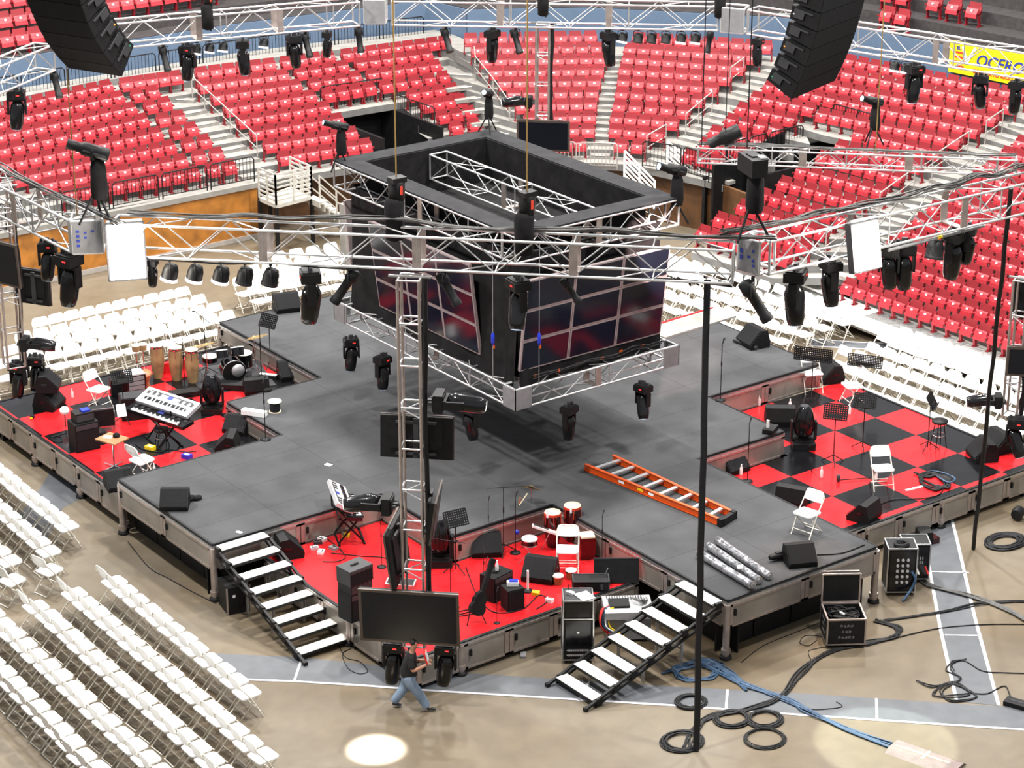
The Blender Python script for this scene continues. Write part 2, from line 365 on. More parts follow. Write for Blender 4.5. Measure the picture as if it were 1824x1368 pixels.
def zrow(k): return .45 + .22*k
ROWS = {}
for r in SEAT_ROWS: ROWS.setdefault(r[1], {})[r[0]] = (V((r[2], r[3], 0)), V((r[4], r[5], 0)), r[6])
def outward(a, b):
    u = (b-a).normalized(); return V((-u.y, u.x, 0))
def front_line(k):
    """front edge of tier k as a plan polyline running from the left stand round to the right stand"""
    pts = []
    for s in 'ABCDEFGHIJ':
        if s in ROWS.get(k, {}):
            a, b, n = ROWS[k][s]
            if n < 2: continue
            u = (b-a).normalized(); o = outward(a, b)
            if s == 'A': a = a - u*((a.x + 22)/u.x)
            if s == 'J': b = b + u*9
            pts += [a - o*.62, b - o*.62]
    return pts
TOPK = 15
def fill(k):
    """pad missing sections of the upper tiers so that every tier runs right round"""
    for s in 'ABCDE':
        if s not in ROWS.setdefault(k, {}) and k > 6:
            for j in (k-1, k+1):
                if s in ROWS.get(j, {}):
                    a, b, n = ROWS[j][s]; o = outward(a, b)*(.76*(k-j)); ROWS[k][s] = (a+o, b+o, 0 if n < 2 else -n)
                    break
    for s in 'J':
        if s not in ROWS[k]:
            a, b, n = ROWS[k-1][s]; ROWS[k][s] = (a+V((.63, .05, 0)), b+V((.63, .05, 0)), -2)
for k in (13, 14, 15): fill(k)
def front_line2(k):
    pts = []
    for s in 'ABCDEFGHIJ':
        if s in ROWS.get(k, {}):
            a, b, n = ROWS[k][s]
            u = (b-a).normalized(); o = outward(a, b)
            if s == 'A': a = a - u*((a.x + 22)/u.x)
            if s == 'J': b = b + u*9
            pts += [a - o*.62, b - o*.62]
    return pts
def interp(poly, n=60):
    L = [0]
    for a, b in zip(poly, poly[1:]): L.append(L[-1]+(b-a).length)
    out = []; j = 0
    for i in range(n+1):
        t = L[-1]*i/n
        while j < len(L)-2 and L[j+1] < t: j += 1
        f = (t-L[j])/max(1e-6, L[j+1]-L[j]); out.append(poly[j].lerp(poly[j+1], min(1, max(0, f))))
    return out
def tiers(ks, keep=lambda k, p: True):
    m = MB(); lines = {}
    for k in ks:
        P = front_line2(k)
        lines[k] = P
    for k in ks:
        P = lines[k]
        Q = lines.get(k+1)
        if Q is None:
            Q = []
            for i, p in enumerate(P):
                u = (P[min(i+1, len(P)-1)] - P[max(i-1, 0)]).normalized(); Q.append(p + V((-u.y, u.x, 0))*1.3)
        A, B = interp(P, 90), interp(Q, 90); z = zrow(k)
        for i in range(90):
            a, b, c, d = A[i], A[i+1], B[i+1], B[i]
            mid = (a+b+c+d)/4
            if not keep(k, mid): continue
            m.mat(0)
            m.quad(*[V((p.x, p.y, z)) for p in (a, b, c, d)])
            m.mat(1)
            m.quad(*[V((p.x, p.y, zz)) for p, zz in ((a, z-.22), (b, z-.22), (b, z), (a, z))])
    return m, lines
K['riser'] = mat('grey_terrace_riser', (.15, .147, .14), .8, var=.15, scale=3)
def in_tunnel(k, p):
    # the two vomitories are cut out of the tiers
    if k <= 9 and 9.1 < p.x < 11.5 and p.y > 17: return False
    if k <= 10 and 15 < p.x < 20.2 and 8.35 < p.y < 10.1: return False
    return True
allm = MB(); LINES = {}
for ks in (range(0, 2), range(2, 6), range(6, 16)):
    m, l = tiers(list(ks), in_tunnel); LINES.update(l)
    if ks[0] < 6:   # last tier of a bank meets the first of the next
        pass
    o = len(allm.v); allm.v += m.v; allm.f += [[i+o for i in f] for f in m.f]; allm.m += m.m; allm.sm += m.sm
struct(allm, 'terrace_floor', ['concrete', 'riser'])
def wall_between(pts, z0, z1, name, mt, th=.12):
    m = MB()
    for a, b in zip(pts, pts[1:]):
        m.bar((a[0], a[1], (z0+z1)/2), (b[0], b[1], (z0+z1)/2), th, z1-z0)
    return struct(m, name, mt)
# plywood boards below the left stand, dark void under the rest of the lower edge
fl = LINES[6]
wy = [V((-22, fl[0].y, 0)), V((4.5, (ROWS[6]['B'][1] + V((0, -.62, 0))).y, 0))]
wall_between([(-22, wy[1].y+.2), (4.55, wy[1].y)], .08, zrow(6)-.12, 'wall_left', 'wood')
wall_between([(-22, wy[1].y+.17), (4.55, wy[1].y-.03)], 0, .14, 'baseboard_left', 'handrail', .16)
wall_between([(-22, wy[1].y+.17), (4.55, wy[1].y-.03)], zrow(6)-.14, zrow(6)+.02, 'trim_5', 'concrete', .2)
K['woodshade'] = mat('brown_boards', (.085, .036, .011), .6, var=.3, scale=2)  # plywood brown darkened to stand for the shade in the recess
e6 = ROWS[6]['E'][1]; f6 = ROWS[6]['F'][0]; g6 = ROWS[6]['G'][1]; h6 = ROWS[6]['H'][0]
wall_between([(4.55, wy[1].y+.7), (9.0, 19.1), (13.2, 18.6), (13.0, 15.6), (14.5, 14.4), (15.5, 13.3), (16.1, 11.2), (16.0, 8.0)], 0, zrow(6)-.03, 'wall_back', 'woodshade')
# tunnels: dark side walls and back
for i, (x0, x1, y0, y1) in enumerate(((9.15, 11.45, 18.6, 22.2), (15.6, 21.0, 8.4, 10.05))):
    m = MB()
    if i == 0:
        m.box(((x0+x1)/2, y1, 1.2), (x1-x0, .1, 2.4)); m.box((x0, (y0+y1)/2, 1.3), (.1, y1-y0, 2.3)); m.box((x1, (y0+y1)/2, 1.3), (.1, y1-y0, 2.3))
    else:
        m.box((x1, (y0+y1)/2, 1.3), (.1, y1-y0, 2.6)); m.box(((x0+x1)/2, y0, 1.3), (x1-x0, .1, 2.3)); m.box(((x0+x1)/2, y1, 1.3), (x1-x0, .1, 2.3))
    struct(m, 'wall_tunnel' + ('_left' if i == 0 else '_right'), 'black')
# white front platform of the right-hand stand
pf = MB(); pf.box((13.75, -3.3, .40), (1.25, 12.9, .1)); pf.mat(1).box((13.72, -3.3, .30), (1.1, 12.8, .06)); pf.mat(2).box((14.1, -3.3, .14), (.5, 12.7, .28))
struct(pf, 'platform_floor', ['platform', 'handrail', 'black'])
pf2 = MB(); pf2.box((13.9, 4.6, .22), (1.5, 2.9, .06)); pf2.box((14.7, 4.4, .45), (1.2, 2.2, .06)); pf2.box((15.6, 4.3, .68), (1.2, 2.0, .06))
pf2.box((12.4, 8.6, .40), (1.0, 3.2, .1)); pf2.mat(1).box((12.4, 8.6, .2), (.7, 3.1, .3))
struct(pf2, 'landing_floor', ['platform', 'black'])
# aisle half steps
am = MB()
def aisle(kr, s0, s1, w=.5):
    for k in kr:
        if s0 in ROWS.get(k, {}) and s1 in ROWS.get(k, {}) and s0 in ROWS.get(k+1, {}) and s1 in ROWS.get(k+1, {}):
            a, b = ROWS[k][s0][1], ROWS[k][s1][0]; c, d = ROWS[k+1][s0][1], ROWS[k+1][s1][0]
            p, q = (a+b)/2, (c+d)/2; o = (q-p).normalized(); u = (b-a).normalized(); L = min(1.75, max(.6, (b-a).length - .75))
            ctr = q - o*.80; am.mat(0); am.box((ctr.x, ctr.y, zrow(k)+.055), (.30, L, .11), Rz(atan2(o.y, o.x)))
            am.mat(1); c2 = ctr - o*.15; am.box((c2.x, c2.y, zrow(k)+.112), (.05, L*.5, .004), Rz(atan2(o.y, o.x)))
aisle(range(6, 13), 'B', 'C'); aisle(range(6, 13), 'E', 'F'); aisle(range(6, 15), 'F', 'G'); aisle(range(6, 15), 'G', 'H'); aisle(range(6, 15), 'G', 'I'); aisle(range(2, 15), 'I', 'J')
struct(am, 'aisle_step_floor', ['concrete', 'platform'])
# blue wall behind the walkway, upper tier above it
def back_line(d, z0, z1, name, mt, ks=(13, 13, 13, 15, 15, 15)):
    a13 = ROWS[13]['A'][0]; c13 = ROWS[13]['C'][1]; e13 = ROWS[13]['E'][1]; f15 = ROWS[15]['F'][0]; f15b = ROWS[15]['F'][1]; g15 = ROWS[15]['G'][1]; i15 = ROWS[15]['I'][0]; j15 = ROWS[15]['J'][1]
    P = [V((-22, a13.y-.6+d, 0)), V((0, a13.y+d+.1, 0)), V((c13.x, c13.y+d, 0)), V((e13.x+.4*d, e13.y+d, 0)), V((f15.x+.55*d, f15.y+.85*d, 0)), V((f15b.x+.6*d, f15b.y+.8*d, 0)),
         V((g15.x+.8*d, g15.y+.6*d, 0)), V((i15.x+d, i15.y+.2*d, 0)), V((ROWS[15]['I'][1].x+d, 5.0, 0)), V((26.5+d, -14, 0))]
    return wall_between(P, z0, z1, name, mt) if name else P
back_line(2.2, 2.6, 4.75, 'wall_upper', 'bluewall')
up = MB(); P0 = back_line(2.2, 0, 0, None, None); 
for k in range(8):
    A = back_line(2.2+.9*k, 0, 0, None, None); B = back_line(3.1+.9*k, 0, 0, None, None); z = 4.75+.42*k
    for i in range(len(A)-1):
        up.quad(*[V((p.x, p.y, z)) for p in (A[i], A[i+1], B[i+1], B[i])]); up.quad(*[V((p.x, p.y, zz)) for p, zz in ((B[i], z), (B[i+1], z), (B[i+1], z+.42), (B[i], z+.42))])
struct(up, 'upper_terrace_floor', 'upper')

# ---------------------------------------------------------------- arena seats
def seat_meshes():
    st = MB()
    for s in (-1, 1):
        st.bar((.03, s*.225, .58), (.17, s*.225, .22), .03, .06); st.bar((.14, s*.225, .30), (.10, s*.225, .0), .035, .10); st.box((.10, s*.225, .012), (.22, .06, .024))
        st.bar((.03, s*.225, .42), (.30, s*.225, .42), .03, .035)
    st.bar((.12, -.23, .24), (.12, .23, .24), .03)
    bk = MB()
    pts = [(.0, .70), (.035, .56), (.075, .42), (.11, .30)]
    W = .205
    for (x0, z0), (x1, z1) in zip(pts, pts[1:]): bk.bar((x0, 0, z0), (x1, 0, z1), 2*W, .022, up=(1, 0, 0))
    pn = MB()
    pp = [(.155, .535), (.185, .49), (.235, .38), (.265, .27)]
    for (x0, z0), (x1, z1) in zip(pp, pp[1:]): pn.bar((x0, 0, z0), (x1, 0, z1), .40, .03, up=(1, 0, 0))
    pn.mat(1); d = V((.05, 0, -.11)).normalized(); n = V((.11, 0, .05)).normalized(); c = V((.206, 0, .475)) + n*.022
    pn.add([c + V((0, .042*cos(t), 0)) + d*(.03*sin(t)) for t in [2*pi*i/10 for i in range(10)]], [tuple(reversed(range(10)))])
    return st, bk, pn
_st, _bk, _pn = seat_meshes()
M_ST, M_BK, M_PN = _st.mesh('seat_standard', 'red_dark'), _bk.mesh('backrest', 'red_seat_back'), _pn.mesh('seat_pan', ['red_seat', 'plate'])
SEC = {'J': ('right-hand stand', 'right-hand stand'), 'I': ('stand beside right tunnel', 'stand between right tunnel and far-right aisle'), 'H': ('block left of right tunnel', 'short block left of the right tunnel'),
       'G': ('back-right stand', 'back-right stand'), 'F': ('back-centre stand', 'back-centre stand')}
allseats = []
for (s, k, x0, y0, x1, y1, n) in SEAT_ROWS:
    a, b = V((x0, y0, 0)), V((x1, y1, 0)); o = outward(a, b); rz = atan2(-o.y, -o.x)
    for i in range(n):
        p = a.lerp(b, i/max(1, n-1)); p.z = zrow(k)
        allseats.append(((p-CAM).length, s, k, i, n, p, rz))
allseats.sort(key=lambda t: t[0])
SEATN = 300
def place_seat(s, k, i, n, p, rz):
    r = bpy.data.objects.new('arena_seat', M_ST); COL.objects.link(r); r.location = p; r.rotation_euler = (0, 0, rz)
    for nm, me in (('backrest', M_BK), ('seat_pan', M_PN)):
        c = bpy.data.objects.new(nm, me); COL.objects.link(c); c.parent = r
    k0 = {'J': 0, 'I': 2}.get(s, 6)
    tag(r, 'red seat, %s from left in %s row up, %s' % (ORD[i], ORD[k-k0], SEC.get(s, ('left stand',)*2)[0]), 'seat', 'red seats of the ' + SEC.get(s, ('', 'left stand'))[1])
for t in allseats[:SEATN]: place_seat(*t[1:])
rest = MB()
def stamp(mb, src, T, mi):
    o = len(mb.v); mb.v += [tuple(T @ V(v)) for v in src.v]
    for f, q in zip(src.f, src.m): mb.f.append([i+o for i in f]); mb.m.append(mi+q); mb.sm.append(False)
def stamp_seat(p, rz, sc=1.):
    T = M.Translation(p) @ M.Rotation(rz, 4, 'Z') @ M.Scale(sc, 4)
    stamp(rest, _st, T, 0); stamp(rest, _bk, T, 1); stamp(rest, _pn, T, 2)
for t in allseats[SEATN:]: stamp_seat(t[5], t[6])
# upper tier seats seen past the left line array and above the right truss
def sight(px, py, a, b):
    """plan point where a surveyed column meets the wall line a-b, and the position along it"""
    d = at(px, py, 4.5) - CAM; u = b-a; den = d.x*u.y - d.y*u.x; t = ((a-CAM).x*u.y - (a-CAM).y*u.x)/den
    p = CAM + d*t; return V((p.x, p.y, 0)), (p-a).dot(u)/u.dot(u)
def wall_at(px, py, off):
    P = back_line(off, 0, 0, None, None); best = None
    for a, b in zip(P, P[1:]):
        p, s = sight(px, py, a, b)
        if -.001 <= s <= 1.001 and (best is None or (p-CAM).length < best[0]): best = ((p-CAM).length, p, (b-a).normalized())
    return best[1], best[2]
for (x0, x1, rws) in ((-25, 84, (0, 1, 2, 3)), (196, 372, (1, 2)), (1585, 1612, (0, 1)), (1668, 1738, (1,))):
    for j in rws:
        a, u = wall_at(x0, 20, 2.75+.9*j); b, u2 = wall_at(x1, 20, 2.75+.9*j); n = max(1, int((b-a).length/.52))
        for i in range(n+1):
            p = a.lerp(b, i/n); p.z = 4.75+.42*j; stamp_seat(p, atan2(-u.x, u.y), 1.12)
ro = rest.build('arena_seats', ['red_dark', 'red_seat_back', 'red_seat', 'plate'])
tag(ro, 'red flip-up seats filling the far left and upper stands', 'seats', kind='stuff')

# ---------------------------------------------------------------- rails of the bowl
def guard_rail(name, pts, z, h, mt, label, cat='railing', pickets=.12, rr=.022, step=1.6):
    """rounded tube frames with thin pickets, one after another along pts"""
    root = thing(name, label, cat, (pts[0][0], pts[0][1], z)); o = V((pts[0][0], pts[0][1], 0))
    for a, b in zip(pts, pts[1:]):
        a, b = V((a[0], a[1], 0)), V((b[0], b[1], 0)); n = max(1, round((b-a).length/step))
        for i in range(n):
            m = MB(); p, q = a.lerp(b, (i+.04)/n)-o, a.lerp(b, (i+.96)/n)-o; u = (q-p).normalized()*.08
            m.tube([p, p+V((0, 0, h-.08)), p+u+V((0, 0, h)), q-u+V((0, 0, h)), q+V((0, 0, h-.08)), q], rr, 5)
            m.bar(p+V((0, 0, .12)), q+V((0, 0, .12)), .02)
            c = int((q-p).length/pickets)
            for j in range(1, c): r = p.lerp(q, j/c); m.bar(r+V((0, 0, .11)), r+V((0, 0, h+.01)), .012)
            m.build('rail_panel', mt, root)
    return root
BR = 'black'
a6 = wy[1].y
guard_rail('guard_rail', [(-7.0, a6+.22), (4.6, a6+.05)], zrow(6), .82, BR, 'black picket railing in front of the left stand, above plywood boards')
w13 = back_line(1.55, 0, 0, None, None)
guard_rail('guard_rail', [(-8, w13[1].y), (w13[2].x, w13[2].y), (w13[3].x-.3, w13[3].y)], zrow(13), 1.05, BR, 'long black picket railing along the walkway below the blue wall')
guard_rail('guard_rail', [(9.1, 22.3), (11.5, 22.0)], zrow(9), .95, BR, 'black picket railing over the mouth of the left tunnel')
guard_rail('guard_rail', [(11.55, 21.6), (11.55, 20.6), (11.6, 19.2)], zrow(7), .95, BR, 'black stepped railing down the right side of the left tunnel', step=1.0)
guard_rail('guard_rail', [(20.6, 10.1), (20.7, 8.3)], zrow(10), .95, BR, 'black picket railing over the mouth of the right tunnel')
guard_rail('guard_rail', [(19.6, 10.25), (18.0, 10.2), (16.3, 10.1)], zrow(7)+.1, .95, BR, 'black stepped railing down the left side of the right tunnel', step=1.1)
guard_rail('guard_rail', [(15.1, 12.9), (15.7, 11.6), (15.8, 10.4)], zrow(6), .9, BR, 'black picket railing at the foot of the short block left of the right tunnel')
guard_rail('guard_rail', [(12.55, 14.8), (13.5, 14.1), (14.45, 13.2)], zrow(6), .85, 'handrail', 'pale railing at the foot of the back-centre stand')
guard_rail('guard_rail', [(27.5, 13), (27.3, 9), (27.2, 5.2), (27.6, 0)], zrow(15), 1.1, BR, 'black railing along the top walkway of the right-hand stand')
def handrail(pts, label, z0=0):
    """pts: list of floor points with heights; two-bar handrail on posts"""
    P = [V(p) for p in pts]; root = thing('aisle_handrail', label, 'handrail', P[0]); o = P[0].copy()
    r = MB(); r.tube([p-o+V((0, 0, .85)) for p in P], .022, 5); r.tube([p-o+V((0, 0, .45)) for p in P], .016, 5); r.build('rail', 'handrail', root)
    for p in P: MB().tube([p-o, p-o+V((0, 0, .85))], .02, 5).build('post', 'handrail', root)
def mid(k, s0, s1, t): a, b = ROWS[k][s0][1], ROWS[k][s1][0]; p = a.lerp(b, t); return (p.x, p.y, zrow(k))
handrail([mid(k, 'B', 'C', .78) for k in (7, 9, 11, 12)], 'pale handrail down the left aisle stairs beside the red seats')
handrail([mid(k, 'E', 'F', .72) for k in (8, 10, 12, 13)], 'pale handrail down the aisle stairs left of the back-centre stand')
handrail([mid(k, 'G', 'H', .15) for k in (6, 7)], 'short lower handrail beside the back-right stand aisle')
handrail([mid(k, 'G', 'H', .3) for k in (8, 9, 10)], 'middle handrail in the aisle right of the back-right stand')
handrail([mid(k, 'G', 'I', .1) for k in (12, 13)], 'upper handrail near the top of the back-right aisle')
for i, (k0, k1, w) in enumerate(((3, 5, 'lowest'), (6, 8, 'second'), (9, 11, 'third'), (12, 13, 'topmost'))):
    handrail([mid(k, 'I', 'J', .22) for k in (k0, k1)], 'pale handrail, %s up the wide far-right aisle' % w)
# bottle holders between seats in the gaps of the left rows
# landing with white bar rails and steps, left of the hanging screen cube
def bar_rail(name, a, b, z, h, n, label, mt='ivory', drop=0.):
    root = thing(name, label, 'railing', (a[0], a[1], z)); a, b = V((a[0], a[1], 0)), V((b[0], b[1], -drop)); d = b-a
    m = MB()
    for i in range(n): m.bar(V((0, 0, .12+(h-.12)*i/(n-1))), d+V((0, 0, .12+(h-.12)*i/(n-1))), .035, .05)
    m.build('bar_infill', mt, root)
    for t in (0, .5, 1): MB().bar(d*t + V((0, 0, 0)), d*t+V((0, 0, h)), .05).build('post', mt, root)
    return root
lz = zrow(6)-.25
la, lb, lc, ld = at(462, 352, lz), at(492, 365, lz), at(555, 349, lz), at(518, 332, lz)
lm = MB().prism([(p.x, p.y) for p in (la, lb, lc, ld)], lz-.12, lz)
struct(lm, 'landing_floor', 'ivory')
bar_rail('landing_rail', la, lb, lz, .95, 7, 'ivory bar railing on the near left side of the steel landing')
bar_rail('landing_rail', lb, lc, lz, .95, 7, 'ivory seven-bar railing along the front of the steel landing')
bar_rail('landing_rail', ld, lc, lz, .95, 7, 'ivory bar railing at the back of the steel landing')
for q in (la, lb, lc, at(480, 345, lz)):
    o = MB().bar((0, 0, -lz+.0), (0, 0, -.1), .1).build('landing_post', 'black', None, (q.x, q.y, lz))
    tag(o, 'black square post under the ivory steel landing', 'post', 'posts under the steel landing')
st = MB(); e = at(615, 400, .35); s0 = lc.copy(); s1 = V((e.x, e.y, .35)); n = 7
for i in range(n):
    p = s0.lerp(s1, (i+.7)/n); u = (s1-s0); u.z = 0; u.normalize(); st.box((p.x, p.y, p.z), (.28, .9, .05), Rz(atan2(u.y, u.x))); st.box((p.x-u.x*.12, p.y-u.y*.12, p.z-.08), (.03, .9, .16), Rz(atan2(u.y, u.x)))
tag(st.build('landing_stairs', 'ivory'), 'ivory steel steps going down from the landing behind the stage', 'stairs')
sw = V((-(s1-s0).y, (s1-s0).x, 0)).normalized()*.45
for sgn, w in ((1, 'far'), (-1, 'near')):
    root = thing('stair_rail', 'pale two-bar railing on the %s side of the landing steps' % w, 'railing', s0+sw*sgn)
    m = MB(); m.bar((0, 0, .75), s1-s0+V((0, 0, .75)), .04); m.bar((0, 0, .4), s1-s0+V((0, 0, .4)), .04); m.build('rail', 'ivory', root)
    for t in (.0, .5, 1): MB().bar((s1-s0)*t, (s1-s0)*t+V((0, 0, .75)), .04).build('post', 'ivory', root)
# white bar rails beside the steps on the right of the cube
for i, (a, b, w) in enumerate((((1112, 318), (1165, 372), 'left'), ((1188, 300), (1245, 352), 'right'))):
    z = zrow(6)-.1; A = at(a[0], a[1], z); B = at(b[0], b[1], z-.75)
    bar_rail('step_rail', A, B, z, .9, 6, 'white six-bar sloping railing, %s of the pair behind the screen cube' % w, 'platform', .75)
# concrete pillar below the landing steps
pb = at(620, 470, 0); struct(MB().box((pb.x, pb.y, .95), (.32, .32, 1.9)), 'pillar', 'concrete')
# black drape masking the tunnel, right
for i, (q0, q1, zt, zb) in enumerate((((1340, 360), (1395, 330), 3.0, .2), ((1250, 352), (1325, 345), 1.9, .1))):
    A, B = at(*q0, 1.2), at(*q1, 1.2); m = MB(); n = 14
    pts = [A.lerp(B, j/n) + V((.06*(-1)**j, .06*(-1)**j, 0)) for j in range(n+1)]
    for p, q in zip(pts, pts[1:]): m.quad((p.x, p.y, zb), (q.x, q.y, zb), (q.x, q.y, zt), (p.x, p.y, zt))
    tag(m.build('masking_drape', 'black_soft'), ('tall black drape hung at the right tunnel mouth' if i == 0 else 'lower black drape left of the right tunnel mouth'), 'drape')
# yellow banner on the front of the upper tier, right
def banner():
    z0, z1 = 3.95, 5.0
    s, u = wall_at(1692, 90, 2.0); e, u2 = wall_at(1850, 90, 2.0); u = (e-s).normalized()
    L = (e-s).length; R = Rz(atan2(u.y, u.x)); n = V((-u.y, u.x, 0))*-1
    root = thing('sponsor_banner', 'yellow banner with blue lettering hung on the upper tier, far right', 'banner', (s.x, s.y, z0), atan2(u.y, u.x))
    MB().box((L/2, 0, (z1-z0)/2), (L, .03, z1-z0)).build('sheet', 'banner', root)
    # text
    def txt(body, size, x, z, mt, name, shear=.25, ext=.012):
        cu = bpy.data.curves.new(name, 'FONT'); cu.body = body; cu.size = size; cu.extrude = ext; cu.shear = shear; cu.materials.append(K[mt]); cu.offset = .012*size
        text_part(cu, name, root, (x, -.03, z), (pi/2, 0, 0))
    txt('OCERO', .52, 1.02, .40, 'navy', 'lettering'); txt('DE PUERTO RICO', .19, .95, .13, 'redprint', 'lettering', 0); txt('EL', .16, .28, .80, 'navy', 'lettering', 0)
    m = MB()
    for j, zz in enumerate((.25, .40, .55, .70)): m.box((.42, -.03, zz), (.42-.05*abs(j-1.5), .012, .06))
    m.build('stripes_emblem', 'redprint', root)
    m = MB(); m.bar((.52, -.045, .92), (.70, -.045, .42), .09, .01, up=(0, 1, 0)); m.bar((.70, -.045, .42), (1.0, -.045, .95), .09, .01, up=(0, 1, 0)); m.build('white_emblem', 'paper', root)
banner()

m = MB()
for i in range(-3, 4): m.bar((-40, i*11, 27.4), (45, i*11, 27.4), .4, .9); m.bar((i*11, -44, 28.2), (i*11, 45, 28.2), .4, .7)
struct(m, 'ceiling', 'black')
# ---------------------------------------------------------------- stage
H = 1.32
def deck_material():
    m = K['deck']; nt = m.node_tree; b = nt.nodes['Principled BSDF']
    base = b.inputs['Base Color'].links[0].from_socket
    tc = nt.nodes.new('ShaderNodeTexCoord'); br = nt.nodes.new('ShaderNodeTexBrick'); br.offset = 0; br.squash = 1
    br.inputs['Scale'].default_value = 1; br.inputs['Brick Width'].default_value = 2.4; br.inputs['Row Height'].default_value = 1.2; br.inputs['Mortar Size'].default_value = .008; br.inputs['Mortar Smooth'].default_value = 0
    br.inputs['Color1'].default_value = (1, 1, 1, 1); br.inputs['Color2'].default_value = (.96, .96, .96, 1); br.inputs['Mortar'].default_value = (.62, .62, .62, 1)
    nt.links.new(tc.outputs['Object'], br.inputs['Vector'])
    mx = nt.nodes.new('ShaderNodeMix'); mx.data_type = 'RGBA'; mx.blend_type = 'MULTIPLY'; mx.inputs[0].default_value = 1
    nt.links.new(base, mx.inputs[6]); nt.links.new(br.outputs['Color'], mx.inputs[7]); nt.links.new(mx.outputs[2], b.inputs['Base Color'])
deck_material()
def fascia(root, p0, p1, zt, zb, n, name='fascia_panel', legs=True, glass='fascia', side=1):
    """framed panels hung along an edge; p0 to p1 with the outside on the right hand"""
    p0, p1 = V((p0[0], p0[1], 0)), V((p1[0], p1[1], 0)); u = (p1-p0).normalized(); o = V((u.y, -u.x, 0))
    L = (p1-p0).length/n
    for i in range(n):
        a, b = p0+u*(L*i+.01), p0+u*(L*(i+1)-.01); m = MB(); q = o*.02; w = .05
        m.bar(a+q+V((0, 0, zt-w/2)), b+q+V((0, 0, zt-w/2)), .06, w); m.bar(a+q+V((0, 0, zb+w/2)), b+q+V((0, 0, zb+w/2)), .06, w)
        m.bar(a+q+u*w+V((0, 0, zb)), a+q+u*w+V((0, 0, zt)), 2*w, .06, up=o); m.bar(b+q-u*w+V((0, 0, zb)), b+q-u*w+V((0, 0, zt)), 2*w, .06, up=o)
        m.mat(1).bar(a+q+u*w*2+V((0, 0, (zt+zb)/2)), b+q-u*w*2+V((0, 0, (zt+zb)/2)), .03, zt-zb-2*w)
        m.mat(2); c = a+q+u*.16+o*.032; m.box((c.x, c.y, (zt+zb)/2+.06), (.05, .05, .14), Rz(atan2(u.y, u.x)))
        m.build(name, ['alu_warm', glass, 'black'], root)
def leg(root, x, y, zt, r=.075):
    m = MB(); m.lathe([(r, .05), (r, zt)], (x, y, 0), n=12); m.mat(1).lathe([(r*1.7, 0), (r*1.7, .05), (r*1.2, .07)], (x, y, 0), n=12); m.mat(0).lathe([(r*1.35, .13), (r*1.35, .22)], (x, y, 0), n=12)
    return m.build('leg', ['alu_warm', 'black'], root)
X0, X1, Y0, Y1, A, C, D = -9.1, 8.5, -10.57, 9.65, 2.1, 4.8, 4.65
deck = thing('stage_deck', 'plus-shaped grey carpeted main stage with smoked fascia panels and aluminium legs', 'stage', (0, 0, 0))
plus = [(X0, -A), (-C, -A), (-C, -C), (-A, -C), (-A, Y0), (A, Y0), (A, -C), (C, -C), (C, -A), (X1, -A), (X1, A), (C, A), (C, D), (A, D), (A, Y1), (-A, Y1), (-A, D), (-C, D), (-C, A), (X0, A)]
MB().prism(plus, H-.06, H).build('deck_top', 'deck', deck)
m = MB()
for a, b in zip(plus, plus[1:]+plus[:1]):
    m.bar((a[0], a[1], H-.085), (b[0], b[1], H-.085), .07, .05)
m.build('edge_rail', 'alu', deck)
m = MB()
for a, b in zip(plus, plus[1:]+plus[:1]): m.bar((a[0], a[1], H-.005), (b[0], b[1], H-.005), .05, .02)
m.build('edge_strip', 'black', deck)
ZF = .70
fascia(deck, (X0, A), (X0, -A), H-.11, ZF, 2)
fascia(deck, (-A, Y0), (A, Y0), H-.11, ZF, 2)
for a, b, n, z in (((X0, -A), (-C, -A), 2, ZF), ((-C, -A), (-C, -C), 1, ZF), ((-C, -C), (-A, -C), 1, ZF), ((-A, -C), (-A, Y0), 3, ZF),
                (( A, Y0), (A, -C), 3, ZF), ((A, -C), (C, -C), 1, ZF), ((C, -C), (C, -A), 1, ZF), ((C, -A), (X1, -A), 2, ZF),
                ((-A, Y1), (-A, D), 3, .84), ((-A, D), (-C, D), 1, .84), ((-C, D), (-C, A), 1, .84), ((-C, A), (X0, A), 2, .84), ((X1, -A), (X1, A), 2, ZF), ((A, Y1), (-A, Y1), 2, ZF)):
    fascia(deck, a, b, H-.11, z, n)
for x, y in ((X0, A-.07), (X0, -A), (-A, Y0), (A, Y0), (X1, -A), (-A, Y1)): leg(deck, x, y, H-.1)
def skirts(root, p0, p1, z, n, inset=.35):
    p0, p1 = V((p0[0], p0[1], 0)), V((p1[0], p1[1], 0)); u = (p1-p0).normalized(); o = V((u.y, -u.x, 0))*-inset; L = (p1-p0).length/n
    for i in range(n): MB().bar(p0+o+u*(L*i+.02)+V((0, 0, z/2)), p0+o+u*(L*(i+1)-.02)+V((0, 0, z/2)), .03, z).build('skirt_panel', 'black', root)
skirts(deck, (X0, A), (X0, -A), .78, 4); skirts(deck, (-A, Y0), (A, Y0), .78, 4); skirts(deck, (X0, -A), (-7.9, -A), .78, 1); skirts(deck, (-A, -7.9), (-A, Y0), .78, 2); skirts(deck, (A, Y0), (A, -8.8), .78, 2)

